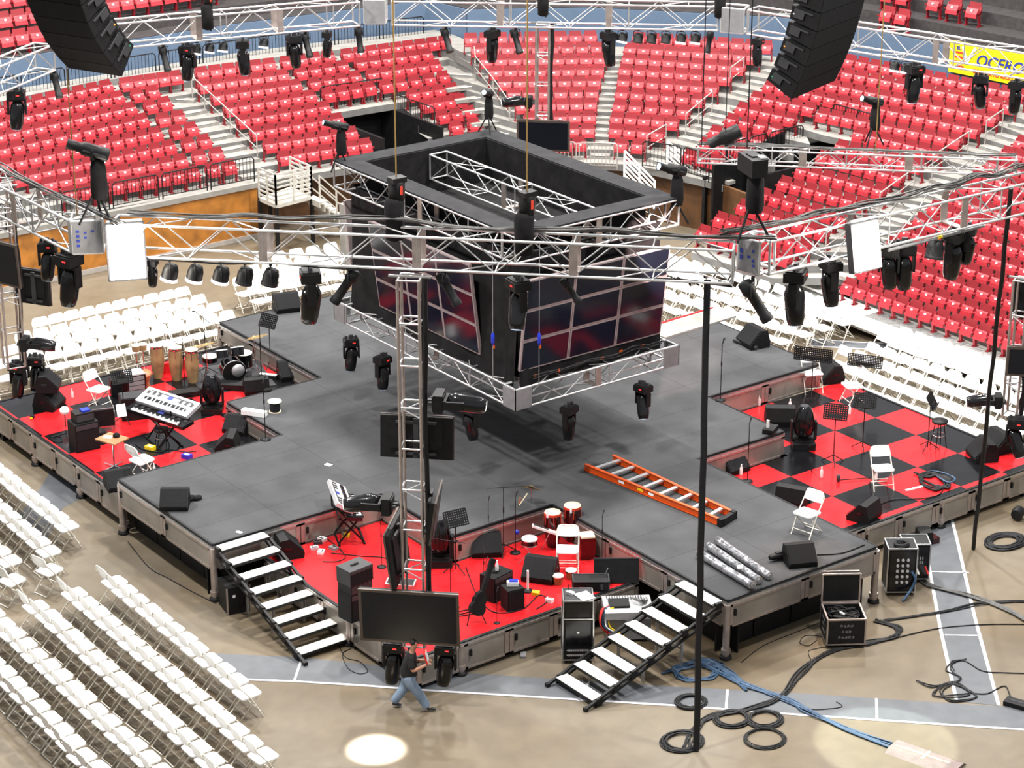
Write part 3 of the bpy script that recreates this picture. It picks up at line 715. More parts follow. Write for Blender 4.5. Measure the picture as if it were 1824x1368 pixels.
ZL, ZFr, ZR = .84, .72, .70
K['checker_left'] = checker('red_black_checker_left', (.52, .014, .018), (.005, .005, .006), -8.85, 9.15, 1.35, True)
K['checker_right'] = checker('red_black_checker_right', (.52, .014, .018), (.005, .005, .006), 4.1, -1.70, 1.375, True)
def pit(name, label, poly, z, top, edges, legs_at, zb):
    root = thing(name, label, 'platform', (0, 0, 0))
    MB().prism(poly, z-.05, z).build('floor_panel', top, root)
    for a, b, n in edges:
        fascia(root, a, b, z-.05, zb, n)
        m = MB(); m.bar((a[0], a[1], z-.03), (b[0], b[1], z-.03), .08, .04); m.build('edge_rail', 'alu', root)
        m = MB(); m.bar((a[0], a[1], z-.0), (b[0], b[1], z-.0), .07, .03); m.build('edge_strip', 'black', root)
        u = (V((*b, 0))-V((*a, 0))).normalized(); o = V((u.y, -u.x, 0))*-.5
        MB().bar(V((*a, z*.4))+o, V((*b, z*.4))+o, .03, z*.8).build('skirt_panel', 'black', root)
    for x, y in legs_at: leg(root, x, y, z-.05)
    return root
pit('corner_platform', 'low corner platform with red and black checker floor, left of the stage', [(-8.95, A+.09), (-C-.09, A+.09), (-C-.09, D+.09), (-A-.09, D+.09), (-A-.09, 9.1), (-8.95, 9.1)], ZL, 'checker_left',
    [((-8.95, 9.1), (-8.95, A+.12), 6), ((-A-.12, 9.1), (-8.95, 9.1), 5)], [(-8.95, 9.0), (-8.95, 6.75), (-8.95, 4.4), (-8.95, A+.14)], .22)
pit('corner_platform', 'low corner platform with all-red floor between the two white-tread stairs', [(-7.9, -7.9), (-A-.09, -7.9), (-A-.09, -C-.09), (-C-.09, -C-.09), (-C-.09, -A-.09), (-7.9, -A-.09)], ZFr, 'red_floor',
    [((-7.9, -A-.12), (-7.9, -7.9), 5), ((-7.9, -7.9), (-A-.12, -7.9), 5)], [(-7.9, -7.85), (-7.9, -5.5), (-6.8, -7.9), (-3.2, -7.9)], .10)
pit('corner_platform', 'low corner platform with red and black checker floor, right of the stage', [(A+.09, -8.8), (9.3, -8.8), (9.3, -A-.09), (C+.09, -A-.09), (C+.09, -C-.09), (A+.09, -C-.09)], ZR, 'checker_right',
    [((A+.12, -8.8), (9.3, -8.8), 6), ((9.3, -8.8), (9.3, -A-.05), 5)], [(3.6, -8.8), (6.0, -8.8), (9.2, -8.8), (9.3, -5.5)], .12)
pit('corner_platform', 'low corner platform mostly hidden behind the hanging screen cube', [(A+.09, D+.09), (C+.09, D+.09), (C+.09, A+.09), (8.0, A+.09), (8.0, 8.6), (A+.09, 8.6)], ZR, 'red_floor',
    [((8.0, A+.12), (8.0, 8.6), 5), ((8.0, 8.6), (A+.12, 8.6), 5)], [(8.0, 8.6)], .12)
# ---------------------------------------------------------------- stairs
def stairs(name, label, loc, rz, w, run, h, n):
    """origin at the top edge; runs along +x, width along y"""
    root = thing(name, label, 'stairs', loc, rz)
    st = run/(n-.3); rise = h/n
    for i in range(n):
        z = h - rise*i - .0; x = st*i + .10
        m = MB(); m.box((x, 0, z-.02), (.27, w-.14, .04)); m.mat(1); m.box((x+.13, 0, z-.045), (.02, w-.14, .06)); m.box((x-.13, 0, z-.045), (.02, w-.14, .06))
        m.build('tread', ['tread', 'black'], root)
    for s in (-1, 1):
        m = MB(); y = s*(w/2-.03); e = (run+.12, y, .04)
        m.bar((.0, y, h-.02), e, .06, .05); m.bar((.0, y, h-.20), (run-.1, y, .02), .05, .05)
        for i in range(n): z = h - rise*i; x = st*i+.10; m.box((x, y, z-.06), (.14, .07, .14))
        m.bar((run+.12, y, .0), (run+.12, y, .08), .09, .07)
        m.build('stringer', 'black', root)
    for x in (run*.25, run*.55): 
        m = MB(); z = h*(1-x/run)-.1
        for s in (-1, 1): m.bar((x, s*w*.3, 0), (x, s*w*.3, z), .05)
        m.bar((x, -w*.3, z*.5), (x, w*.3, z*.5), .05); m.build('support_frame', 'alu', root)
    return root
stairs('stage_stairs', 'eight-tread stage stairs with white treads descending left of the red platform', (-8.5, -2.25, 0), -pi/2, 1.28, 3.35, H, 8)
stairs('stage_stairs', 'eight-tread stage stairs with white treads descending right of the red platform', (-2.25, -9.95, 0), pi, 1.28, 3.35, H, 8)
# ---------------------------------------------------------------- folding chairs
def chair_parts():
    fr = MB(); W = .205; r = .0125
    top = [(-.255, -W, .70), (-.265, -W+.03, .795), (-.268, -W+.08, .81), (-.268, W-.08, .81), (-.265, W-.03, .795), (-.255, W, .70)]
    fr.tube([(.19, -W, 0), (-.02, -W, .40)] + top + [(-.02, W, .40), (.19, W, 0)], r, 6)
    fr.tube([(.145, -W, .13*.9), (.145, W, .13*.9)], r*.8, 5)
    W2 = .175
    fr.tube([(.15, -W2, .425), (-.27, -W2, 0), (-.27, -W2, .0)], r, 6); fr.tube([(.15, W2, .425), (-.27, W2, 0)], r, 6)
    fr.tube([(-.265, -W2, .012), (-.265, W2, .012)], r*.9, 5); fr.tube([(-.14, -W2, .13), (-.14, W2, .13)], r*.8, 5)
    fr.tube([(.07, -W, .22), (.07, -W2, .34)], r*.7, 4); fr.tube([(.07, W, .22), (.07, W2, .34)], r*.7, 4)
    fr.tube([(-.02, -W, .40), (.0, -W2, .275)], r*.7, 4); fr.tube([(-.02, W, .40), (.0, W2, .275)], r*.7, 4)
    se = MB(); n = 7; w, d = .205, .20
    poly = []
    for cx, cy, a0 in ((d-.07, w-.07, 0), (-d+.05, w-.05, pi/2), (-d+.05, -w+.05, pi), (d-.07, -w+.07, 1.5*pi)):
        rr = .07 if cx > 0 else .05
        poly += [(cx + rr*cos(a0+pi/2*j/4), cy + rr*sin(a0+pi/2*j/4)) for j in range(5)]
    T = M.Translation((0, 0, .435)) @ M.Rotation(radians(-3), 4, 'Y')
    se.prism(poly, -.014, .012, T); se.prism([(x*.86, y*.86) for x, y in poly], .012, .02, T)
    bk = MB(); m = 8
    for z0, z1, x0, x1, ww in ((.615, .70, -.215, -.238, .195), (.70, .80, -.238, -.252, .195)):
        for j in range(m):
            y0, y1 = -ww+2*ww*j/m, -ww+2*ww*(j+1)/m
            c = lambda y: -.022*(1-(y/ww)**2)
            t = .018
            def cut(y, z): return z - (.045*max(0, (abs(y)/ww-.72)/.28)**2 if z > .75 else 0) + (.02*(1-(abs(y)/ww)**2)*-1 if z < .63 else 0)
            bk.add([(x0+c(y0), y0, cut(y0, z0)), (x0+c(y1), y1, cut(y1, z0)), (x1+c(y1), y1, cut(y1, z1)), (x1+c(y0), y0, cut(y0, z1)),
                    (x0+c(y0)+t, y0, cut(y0, z0)), (x0+c(y1)+t, y1, cut(y1, z0)), (x1+c(y1)+t, y1, cut(y1, z1)), (x1+c(y0)+t, y0, cut(y0, z1))],
                   [(0, 3, 2, 1), (4, 5, 6, 7), (0, 1, 5, 4), (3, 7, 6, 2), (1, 2, 6, 5), (0, 4, 7, 3)])
    return fr, se, bk
_fr, _se, _bk2 = chair_parts()
M_FR, M_SE, M_BK2 = _fr.mesh('folding_chair', 'cream'), _se.mesh('seat', 'white'), _bk2.mesh('backrest', 'white')
def place_chair(p, rz, label, group=None, fold=False):
    r = bpy.data.objects.new('folding_chair', M_FR); COL.objects.link(r); r.location = p; r.rotation_euler = (0, 0, rz); r.scale = (1.13,)*3
    for nm, me in (('seat', M_SE), ('backrest', M_BK2)):
        c = bpy.data.objects.new(nm, me); COL.objects.link(c); c.parent = r
    tag(r, label, 'chair', group)
    return r
# rows: block, end points of the seat line on the floor, facing angle
BL = {'near': ('near-left block', 'white chairs of the near-left block', 0.), 'nearleft': ('small block at left edge', 'white chairs at the left edge', 0.),
      'backleft': ('block behind left platform', 'white chairs behind the left platform', -pi/2), 'backmid': ('block behind far stage arm', 'white chairs behind the far-left stage arm', -pi/2),
      'backright': ('block behind right stage arm', 'white chairs behind the right-hand stage arm', pi), 'right': ('block beside right platform', 'white chairs beside the right platform', pi)}
CH = [('near', -10.86, -.94, -11.04, -6.72, 12), ('near', -11.81, -.95, -12.02, -8.95, 16), ('near', -12.70, -.99, -12.93, -9.60, 17), ('near', -13.60, -.76, -13.88, -9.4, 17), ('near', -14.43, -1.6, -14.79, -8.60, 14),
      ('nearleft', -10.32, 6.26, -10.41, 2.20, 9), ('nearleft', -11.15, 4.99, -11.32, 1.24, 8), ('nearleft', -12.25, 3.4, -12.20, 1.33, 5),
      ('backleft', -5.31, 13.82, -1.0, 13.68, 10), ('backleft', -6.2, 13.05, -.94, 12.81, 11), ('backleft', -6.9, 12.3, -.93, 12.0, 13), ('backleft', -7.6, 11.55, -.96, 11.23, 14),
      ('backmid', .79, 12.46, 3.21, 12.21, 6), ('backmid', .79, 13.24, 3.67, 12.92, 7), ('backmid', 1.58, 13.9, 4.14, 13.61, 6), ('backmid', 2.3, 14.6, 4.51, 14.3, 5),
      ('backright', 9.59, 5.26, 10.40, 1.26, 9), ('backright', 10.26, 6.05, 11.25, 1.32, 11), ('backright', 10.98, 6.91, 12.02, 1.36, 12), ('backright', 11.69, 7.75, 12.8, 1.35, 14),
      ('right', 9.75, -1.96, 10.10, -6.83, 11), ('right', 10.60, -.88, 10.89, -6.80, 13), ('right', 11.36, -1.15, 11.8, -5.95, 10), ('right', 12.15, -.71, 12.42, -5.55, 11), ('right', 12.86, -.86, 13.1, -4.6, 9)]
cnt = {}
for (b, x0, y0, x1, y1, n) in CH:
    j = cnt.get(b, 0); cnt[b] = j+1; nm, g, rz = BL[b]
    a, c = V((x0, y0, 0)), V((x1, y1, 0)); off = V((cos(rz), sin(rz), 0))*(.24 if b in ('backleft',) else .18 if b == 'right' else 0)
    rows = sum(1 for q in CH if q[0] == b)
    for i in range(n):
        p = a.lerp(c, i/max(1, n-1)) + off + V((random.uniform(-.02, .02), random.uniform(-.02, .02), 0))
        side = ORD[j] + ' row from stage' if b not in ('backleft', 'backmid') else ORD[rows-1-j] + ' row from stage'
        place_chair(p, rz + random.uniform(-.05, .05), 'white folding chair, %s from left, %s, %s' % (ORD[i], side, nm), g)
pq = at(89, 1020, .43); place_chair((pq.x, pq.y, 0), .25, 'loose white folding chair standing apart near the left edge, legs in view')
pq = at(22, 1038, .43); place_chair((pq.x, pq.y, 0), .2, 'loose white folding chair at the very left edge beside another loose one')
pq = at(1472, 505, .43); place_chair((pq.x, pq.y, 0), pi*.85, 'lone white folding chair on the steps by the right-hand stand')
place_chair(at(1438, 945, H+.40)*V((1, 1, 0)) if False else (lambda q: (q.x, q.y, H))(at(1437, 918, H+.43)), -pi*.93, 'white folding chair standing alone on the grey stage deck')
place_chair((lambda q: (q.x, q.y, ZR))(at(1572, 838, ZR+.43)), -pi*.66, 'white folding chair facing the camera on a black tile, right platform')
place_chair((lambda q: (q.x, q.y, ZL))(at(176, 697, ZL+.43)), -pi*.40, 'white folding chair on a red tile at the back of the left platform')
place_chair((lambda q: (q.x, q.y, ZL))(at(253, 823, ZL+.43)), .15, 'white folding chair at the keyboards on the left platform')
place_chair((lambda q: (q.x, q.y, ZFr))(at(1011, 983, ZFr+.43)), -pi*.72, 'white folding chair beside the bongos on the red platform')
place_chair((lambda q: (q.x, q.y, ZR))(at(1447, 668, ZR+.43)), -pi*.64, 'white folding chair behind the music stands, back of the right platform')
place_chair((lambda q: (q.x, q.y, ZR))(at(1518, 690, ZR+.43)), pi*.9, 'white folding chair at the edge of the right platform beside the chair block')
# ---------------------------------------------------------------- truss ring
RZ, TH, TW = 9.5, .62, .55
K['lace'] = mat('grey_truss_lacing', (.42, .42, .42), .35, .6)
def truss_parts(root, L, w, h, r=.026, bay=.72, mt='alu_white', name='chord'):
    """box truss along local x from 0 to L; camera-side chords at y=0, the other pair at y=w; top at z=0"""
    for y, z in ((0, 0), (w, 0), (0, -h), (w, -h)): MB().tube([(0, y, z), (L, y, z)], r, 8).build(name, mt, root)
    m = MB(); n = max(2, round(L/bay)); d = L/n; q = r*.55
    for i in range(n):
        x0, x1 = d*i, d*(i+1)
        a, b = (0, -h) if i % 2 else (-h, 0)
        for y in (0, w): m.tube([(x0, y, a), (x1, y, b)], q, 5)
        for z in (0, -h):
            if i % 2: m.tube([(x0, 0 if i % 4 == 1 else w, z), (x1, w if i % 4 == 1 else 0, z)], q, 5)
            else: m.tube([(x0, 0, z), (x0, w, z)], q, 5)
        if i % 4 == 0:
            for y in (0, w): m.tube([(x0, y, 0), (x0, y, -h)], q*1.3, 5)
    for x in (0, L):
        for y in (0, w): m.tube([(x, y, 0), (x, y, -h)], r, 6)
        for z in (0, -h): m.tube([(x, 0, z), (x, w, z)], r, 6)
    m.build('lacing', 'lace', root)
def truss(label, a, b, w=TW, h=TH, r=.026, bay=.74, name='lighting_truss', mt='alu_white', group=None):
    a, b = V(a), V(b); d = b-a
    root = thing(name, label, 'truss', a, atan2(d.y, d.x), group); truss_parts(root, d.length, w, h, r, bay, mt)
    # splice plates
    n = int(d.length/3.2)
    for i in range(1, n+1):
        x = d.length*i/(n+1); m = MB()
        for y in (0, w): m.box((x, y, -h/2), (.16, .03, h))
        m.box((x, w/2, -h), (.16, w, .02)); m.build('splice_plate', 'alu_warm', root)
    return root
def rp(px, py, z=RZ): return at(px, py, z)
NL, NR = rp(196, 399), rp(1306, 447)
RL, RR = rp(1372, 431), rp(1880, 315)
LL, LR = rp(-70, 298), rp(122, 393)
truss('long silver box truss across the front between the two bright blinders', NL, NR)
truss('silver box truss at the right carrying cables and black lamps over the red seats', RL, RR)
truss('silver box truss at the left edge, running back from the bright left blinder', LL, LR)
truss('far silver box truss at top left, below the dark upper tier', rp(205, 43), rp(640, 4))
truss('far silver box truss across the top centre, above the back stands', rp(697, 3), rp(1280, 12))
truss('far silver box truss at top right, in front of the yellow banner', rp(1332, 18), rp(1850, 99))
truss('short silver truss at the top left corner beside the left speaker array', rp(-30, 131), rp(95, 80))
ST0, ST1 = at(1243, 264, 9.15), at(1812, 286, 9.15)
truss('slim horizontal silver truss carrying follow spots over the right stands', ST0, ST1, .32, .32, .02, .38)
def corner(label, p, rz, wid, marks):
    root = thing('truss_corner', label, 'truss', p, rz)
    m = MB()
    for x in (0, wid):
        for y in (0, .5): m.tube([(x, y, 0), (x, y, -TH)], .028, 6)
    for z in (0, -TH):
        m.tube([(0, 0, z), (wid, 0, z)], .028, 6); m.tube([(0, .5, z), (wid, .5, z)], .028, 6); m.tube([(0, 0, z), (0, .5, z)], .028, 6); m.tube([(wid, 0, z), (wid, .5, z)], .028, 6)
    m.build('corner_frame', 'alu_white', root)
    MB().box((wid/2, -.02, -TH/2), (wid-.03, .02, TH-.02)).build('gusset_plate', 'grey', root)
    m = MB()
    for j, (x, z, a, b) in enumerate(marks): m.box((x*wid, -.034, -z*TH), (a, .006, b))
    if marks: m.build('stencil_marks', 'navy', root)
    return root
dn = (NR-NL); an = atan2(dn.y, dn.x)
a0 = at(126, 395, RZ); corner('grey gusset corner of the truss ring beside the left blinder', a0, an+.25, .56, [(.2, .3, .06, .05), (.2, .45, .06, .05), (.2, .6, .06, .05), (.2, .75, .06, .05), (.45, .35, .05, .04), (.45, .5, .05, .04), (.7, .3, .05, .04)])
a1 = at(1316, 423, RZ); corner('grey gusset corner of the truss ring with blue stencil marks, right', a1, an-.55, .46, [(.2, .35, .07, .09), (.2, .55, .07, .09), (.55, .5, .06, .05), (.75, .3, .05, .05), (.75, .6, .05, .06), (.78, .75, .05, .05)])
a2 = at(648, 0, RZ); corner('corner block between the two far trusses at the top', a2, an+.1, .55, [])
a3 = at(1285, 14, RZ); corner('corner block of the far trusses at top right of centre', a3, an-.2, .6, [])
def loom(label, pts, n, spread, r=.014, mt='cable_grey', sub=5):
    """a bundle of cables following pts"""
    m = MB(); u = [V(p) for p in pts]
    for k in range(n):
        o = V((random.uniform(-spread, spread), random.uniform(-spread, spread), random.uniform(0, spread)))
        q = [p + o + V((random.uniform(-.5, .5), random.uniform(-.5, .5), random.uniform(-.35, .45)))*spread for p in u]
        m.tube(spline(q, sub), r*random.uniform(.7, 1.3), 5)
    return tag(m.build('cable_bundle', mt), label, 'cables')
def along(a, b, n, off, dz=0, wob=.03): return [a.lerp(b, i/n) + off + V((0, 0, dz + random.uniform(-wob, wob))) for i in range(n+1)]
pn = V((-sin(an), cos(an), 0))
loom('thick grey cable bundle lying along the top of the front truss', along(NL+dn*.02, NR+dn*.06, 16, pn*.5, .08, .05), 11, .06)
loom('thin black cables strung under the front truss', along(NL+dn*.05, NR, 14, pn*.05, -TH-.05, .04), 3, .03, .01, 'cable')
dr = RR-RL; pr_ = V((-dr.y, dr.x, 0)).normalized()
loom('thick grey cable bundle lying along the top of the right truss', along(RL-dr*.1, RR, 14, pr_*.5, .10, .05), 12, .07)
dl = LR-LL; pl_ = V((-dl.y, dl.x, 0)).normalized()
loom('grey cable bundle lying along the top of the left truss', along(LL, LR+dl*.25, 8, pl_*.5, .08, .04), 8, .06)
sd = ST1-ST0; ps = V((-sd.y, sd.x, 0)).normalized()
loom('thin dark cables lying along the slim follow spot truss', along(ST0, ST1, 10, ps*.2, .04, .015), 3, .03)
# blinders
def blinder(label, p, rz, w=.62, h=1.0, tilt=0.):
    root = thing('blinder_light', label, 'light', p, 0, None, (0, tilt, rz))
    m = MB(); m.box((-.09, 0, -h/2), (.16, w+.06, h+.06)); m.build('housing', 'dark_grey', root)
    for i in range(2):
        for j in range(4):
            y, z = (i-.5)*w/2, -h/8-(h/4)*j
            MB().box((.0, y, z), (.05, w/2-.012, h/4-.012)).build('lamp', 'blinder', root)
    MB().bar((-.05, -w/2, .06), (-.05, w/2, .06), .06, .05).build('bracket', 'alu_white', root)
    return root
bp = at(221, 392, RZ+.03); toc = (CAM-bp); 
blinder('dazzling eight-lamp blinder on the left end of the front truss', bp + V((toc.x, toc.y, 0)).normalized()*.25, atan2(toc.y, toc.x)+.05, .66, 1.02, -.25)
bp2 = at(1541, 391, RZ+.05); toc2 = (CAM-bp2)
blinder('dazzling eight-lamp blinder on the right truss over the red seats', bp2 + V((toc2.x, toc2.y, 0)).normalized()*.2, atan2(toc2.y, toc2.x)+.75, .62, .88, -.2)
# ---------------------------------------------------------------- moving heads and other lamps (prototypes, then copies)
def mh_parts(root, head_rx=0., head_ry=0., lens='lens_dim', tip=True):
    m = MB(); m.box((0, 0, -.05), (.06, .10, .1)); m.box((0, -.12, -.07), (.05, .05, .09)); m.box((0, .12, -.07), (.05, .05, .09)); m.build('clamp', 'dark_grey', root)
    b = MB(); b.box((0, 0, -.19), (.31, .37, .15)); b.box((0, 0, -.12), (.26, .32, .06)); b.box((0, 0, -.265), (.24, .28, .03)); bo = b.build('base', 'black', root)
    mm = MB(); mm.box((-.158, -.05, -.18), (.006, .07, .022)); mm.build('display', 'led', bo)
    y = MB(); y.box((0, 0, -.30), (.14, .40, .05))
    for s in (-1, 1): y.box((0, s*.185, -.45), (.13, .04, .34))
    y.build('yoke', 'black', root)
    R = Rx(head_rx) @ Ry(head_ry); c = V((0, 0, -.55))
    h = MB(); h.lathe([(.06, .22), (.11, .20), (.145, .11), (.152, .0), (.15, -.14), (.14, -.30), (.115, -.40), (.10, -.405)], c, R, 14)
    for j in range(5): h.lathe([(.156, .10-.03*j), (.156, .085-.03*j)], c, R, 14, False)
    ho = h.build('lamp_head', 'black_gloss', root)
    l = MB(); l.lathe([(.095, -.409), (.0, -.42)], c, R, 14, False); l.build('lens', lens, ho)
def proto(name, label, cat, fn):
    o = thing(name, label, cat, (0, 0, -50)); fn(o); return o
mh_down = proto('moving_head_light', 'black moving head lamp', 'light', lambda o: mh_parts(o, .12, .1))
mh_tilt = proto('moving_head_light', 'black moving head lamp', 'light', lambda o: mh_parts(o, -.35, .25))
mh_side = proto('moving_head_light', 'black moving head lamp', 'light', lambda o: mh_parts(o, .1, .15, 'lens'))
def par_parts(root, lens):
    m = MB(); m.box((0, 0, -.03), (.05, .05, .06)); 
    m.tube([(0, -.15, -.24), (0, -.15, -.10), (0, -.08, -.05), (0, .08, -.05), (0, .15, -.10), (0, .15, -.24)], .012, 5); m.build('bracket', 'black', root)
    R = Rx(.0) @ Ry(.25); c = V((0, 0, -.24))
    b = MB(); b.lathe([(.05, .14), (.10, .12), (.13, .03), (.135, -.14), (.14, -.145)], c, R, 14); b.build('can', 'black', root)
    MB().lathe([(.139, -.105), (.143, -.15), (.0, -.158)], c, R, 14, False).build('lens', lens, root)
par_lit = proto('par_can', 'black par can', 'light', lambda o: par_parts(o, 'lens_pink'))
par_dim = proto('par_can', 'black par can', 'light', lambda o: par_parts(o, 'dark_grey'))
def ell_parts(root, lens='dark_grey', rx=.0, ry=.6):
    m = MB(); m.box((0, 0, -.03), (.05, .06, .07)); m.tube([(0, -.13, -.30), (0, -.13, -.08), (0, .13, -.08), (0, .13, -.30)], .012, 5); m.build('bracket', 'black', root)
    R = Rx(rx) @ Ry(ry); c = V((0, 0, -.30))
    b = MB(); b.lathe([(.06, .26), (.11, .24), (.12, .06), (.085, .02), (.085, -.34), (.10, -.36), (.10, -.46)], c, R, 12); b.build('barrel', 'black', root)
    MB().lathe([(.08, -.462), (0, -.466)], c, R, 12, False).build('lens', lens, root)
ell_dim = proto('profile_spot', 'black profile spot', 'light', lambda o: ell_parts(o))
ell_lit = proto('profile_spot', 'black profile spot', 'light', lambda o: ell_parts(o, 'lens', .0, .25))
def put(pro, px, py, z, label, rz=0., sc=1., group=None, off=(0, 0, 0)):
    p = at(px, py, z)+V(off); return copy_of(pro, label, p, rz, None, group, sc)
BZ = RZ-TH-.03
def col_x(p): v = p-CAM; return 912 + F_PX*v.dot(_r)/v.dot(_f)
def on_chord(line, px):
    """the point of a truss line that is seen in the surveyed column px"""
    a, b = line; lo, hi = -.3, 1.3
    for _ in range(40):
        t = (lo+hi)/2
        if col_x(a.lerp(b, t)) < px: lo = t
        else: hi = t
    return a.lerp(b, t)
L_FL, L_FC, L_FR, L_TL = (rp(205, 43), rp(640, 4)), (rp(697, 3), rp(1280, 12)), (rp(1332, 18), rp(1850, 99)), (rp(-30, 131), rp(95, 80))
L_N, L_R, L_L = (NL, NR), (RL, RR), (LL, LR)
def put_on(pro, line, px, label, rz=0., sc=1., back=.1):
    p = on_chord(line, px); u = (line[1]-line[0]).normalized(); p = p + V((-u.y, u.x, 0))*back - V((0, 0, TH+.02)); return copy_of(pro, label, p, rz, None, None, sc)
# front truss
put_on(mh_down, L_N, 548, 'largest black moving head hanging from the front truss, above the far chairs', an+.3, 1.22)
put_on(ell_dim, L_N, 616, 'black profile spot next to the big moving head on the front truss', an+.2, 1.05)
put_on(mh_tilt, L_N, 922, 'black moving head on the front truss in front of the cube corner', an+.6, 1.12)
for i, (x, w) in enumerate(((296, 'nearest the left blinder'), (341, 'second from the left blinder'), (388, 'third from the left blinder'), (431, 'fourth from the left blinder'), (477, 'fifth from the left blinder'))):
    put_on(par_lit if i < 3 else par_dim, L_N, x, 'black par can under the front truss, %s' % w, an+.3, 1.15)
put_on(mh_down, L_N, 264, 'small pale hazy moving head just right of the left blinder', an, .62)
put_on(ell_dim, L_N, 792, 'black profile spot under the front truss right of the hanging tower', an+2.8, .95)
put_on(ell_dim, L_N, 1012, 'short black profile spot in front of the right-hand screens', an+pi, .75)
put_on(ell_dim, L_R, 1350, 'black profile spot tilted down-left below the blue-stencilled corner', an+3.0, 1.2)
# right truss
RB = BZ
for x, y, s, w in ((1437, 478, 1.25, 'large black moving head below the right truss, left of the right blinder'), (1500, 462, 1.05, 'black moving head partly behind the glare of the right blinder'),
                (1606, 440, 1.0, 'black moving head, first right of the right blinder'), (1632, 436, 1.1, 'black moving head, second right of the right blinder'),
                (1722, 420, 1.15, 'broad black moving head below the right end of the right truss'), (1748, 405, .9, 'black moving head, furthest right on the right truss')):
    put_on(mh_down, L_R, x, w, .4+x*.01, s, .25)
put_on(par_dim, L_R, 1678, 'black par can between the moving heads on the right truss', .4, 1.3)
o = thing('spare_pipe', 'grey pipe with yellow tape hung below the right truss', 'pipe', at(1583, 446, RB-.05)); e = at(1752, 402, RB-.05)-o.location
MB().tube([(0, 0, 0), e], .035, 8).build('pipe', 'grey', o); MB().tube([e*.5, e*.55], .038, 8).build('tape_band', 'yellow', o)
# left truss
put_on(mh_down, L_L, 108, 'black moving head below the left truss, left of the left blinder', .3, 1.2)
put_on(mh_down, L_L, 70, 'black moving head below the left truss nearer the left edge', .9, .9)
# far trusses
for x, y, s, w in ((333, 78, 1.05, 'far-left truss, first big one from the left array'), (432, 68, 1.05, 'far-left truss, second big one from the left array'), (524, 57, 1.0, 'far-left truss, third big one from the left array'),
                 (583, 50, .8, 'far-left truss beside its right end'), (876, 44, 1.0, 'far centre truss, left of the far tower'), (1085, 47, 1.05, 'far centre truss, above the narrow aisle'),
                 (1348, 55, .85, 'far-right truss, beside the corner block'), (1630, 106, 1.1, 'far-right truss, beside two lit par cans'), (1748, 124, .95, 'far-right truss, below the yellow banner'), (1812, 136, .95, 'far-right truss at the right edge')):
    put_on(mh_down, L_FL if x < 650 else L_FC if x < 1300 else L_FR, x, 'black moving head on the ' + w, .2+x*.02, s)
for x, y, lit, w in ((349, 80, 1, 'first'), (373, 77, 1, 'second'), (397, 74, 1, 'third'), (470, 64, 1, 'fourth')): put_on(par_lit, L_FL, x, 'lit par can on the far-left truss, %s from the left array' % w, .3, .9)
for x, y, lit, w in ((1110, 47, 1, 'first'), (1138, 48, 0, 'second'), (1162, 48, 0, 'third'), (1188, 49, 0, 'fourth'), (1215, 50, 1, 'fifth'), (1241, 50, 1, 'sixth')):
    put_on(par_lit if lit else par_dim, L_FC, x, 'small par can on the far centre truss, %s right of the narrow aisle' % w, .3, .95)
put_on(ell_lit, L_FC, 1266, 'lit profile spot at the right end of the far centre truss', .2, .8)
put_on(par_lit, L_FR, 1594, 'left of two lit par cans on the far-right truss', .3, .9); put_on(par_lit, L_FR, 1614, 'right of two lit par cans on the far-right truss', .3, .9)
for x, y, t, w in ((290, 86, ell_dim, 'black profile spot on the far-left truss near the left array'), (100, 126, ell_dim, 'black profile spot below the short top-left truss'), (640, 38, ell_lit, 'profile spot with lit front at the right end of the far-left truss'),
                (918, 46, ell_dim, 'slim black profile spot on the far centre truss left of the far tower'), (793, 38, ell_dim, 'slim black profile spot on the far centre truss near its left end'), (545, 55, ell_dim, 'slim black profile spot between two moving heads on the far-left truss')):
    put_on(t, L_TL if x < 150 else L_FL if x < 650 else L_FC, x, w, an+2.2, .95)
put_on(mh_down, L_TL, 30, 'black moving head below the short top-left truss at the left edge', 1., 1.1)
# ---------------------------------------------------------------- follow spots on stands
def follow_spot(label, p, rz, s=1., tilt=-.3, skirt=True):
    root = thing('follow_spot', label, 'light', p, rz); root.scale = (s,)*3
    for a in (0.5, 2.6, 4.7): MB().tube([(0, 0, .75), (.42*cos(a), .42*sin(a), 0)], .03, 5).build('leg', 'black', root)
    m = MB(); m.lathe([(.16, .55), (.19, .7), (.17, 1.25), (.12, 1.42)], (-.08, 0, 0), None, 12); m.build('drape_cover', 'black_soft', root)
    m = MB(); m.box((0, 0, 1.45), (.10, .34, .05)); m.box((0, -.17, 1.55), (.06, .03, .2)); m.box((0, .17, 1.55), (.06, .03, .2)); m.build('yoke', 'black', root)
    if not skirt: return root
    R = Ry(pi/2+tilt); c = V((.1, 0, 1.62)); b = MB(); b.lathe([(.10, -.45), (.15, -.42), (.15, .12), (.11, .16), (.11, .42), (.13, .46)], c, R, 12); b.build('barrel', 'black', root)
    m = MB(); m.bar(c+R@V((0, -.16, -.40)), c+R@V((0, -.16, .1)), .03); m.bar(c+R@V((0, .16, -.40)), c+R@V((0, .16, .1)), .03); m.build('handle', 'dark_grey', root)
    MB().lathe([(.10, .462), (0, .464)], c, R, 12, False).build('lens', 'lens_dim', root)
    return root
p = at(166, 398, RZ+.02); follow_spot('follow spot on a draped stand on top of the left ring corner', p+pl_*.1, pi*.8, .86)
p = at(1335, 428, RZ+.02); 
r = follow_spot('tall black spot stand on the right ring corner in front of the tunnel', p+pn*.1, pi*.9, .9, -.3, False)
m = MB(); m.box((0, 0, 1.55), (.34, .72, .36)); m.box((-.02, -.02, 1.745), (.2, .3, .02)); m.build('dimmer_box', 'black', r)
MB().box((-.1, .2, 1.75), (.12, .22, .03)).build('label_plate', 'alu_white', r)
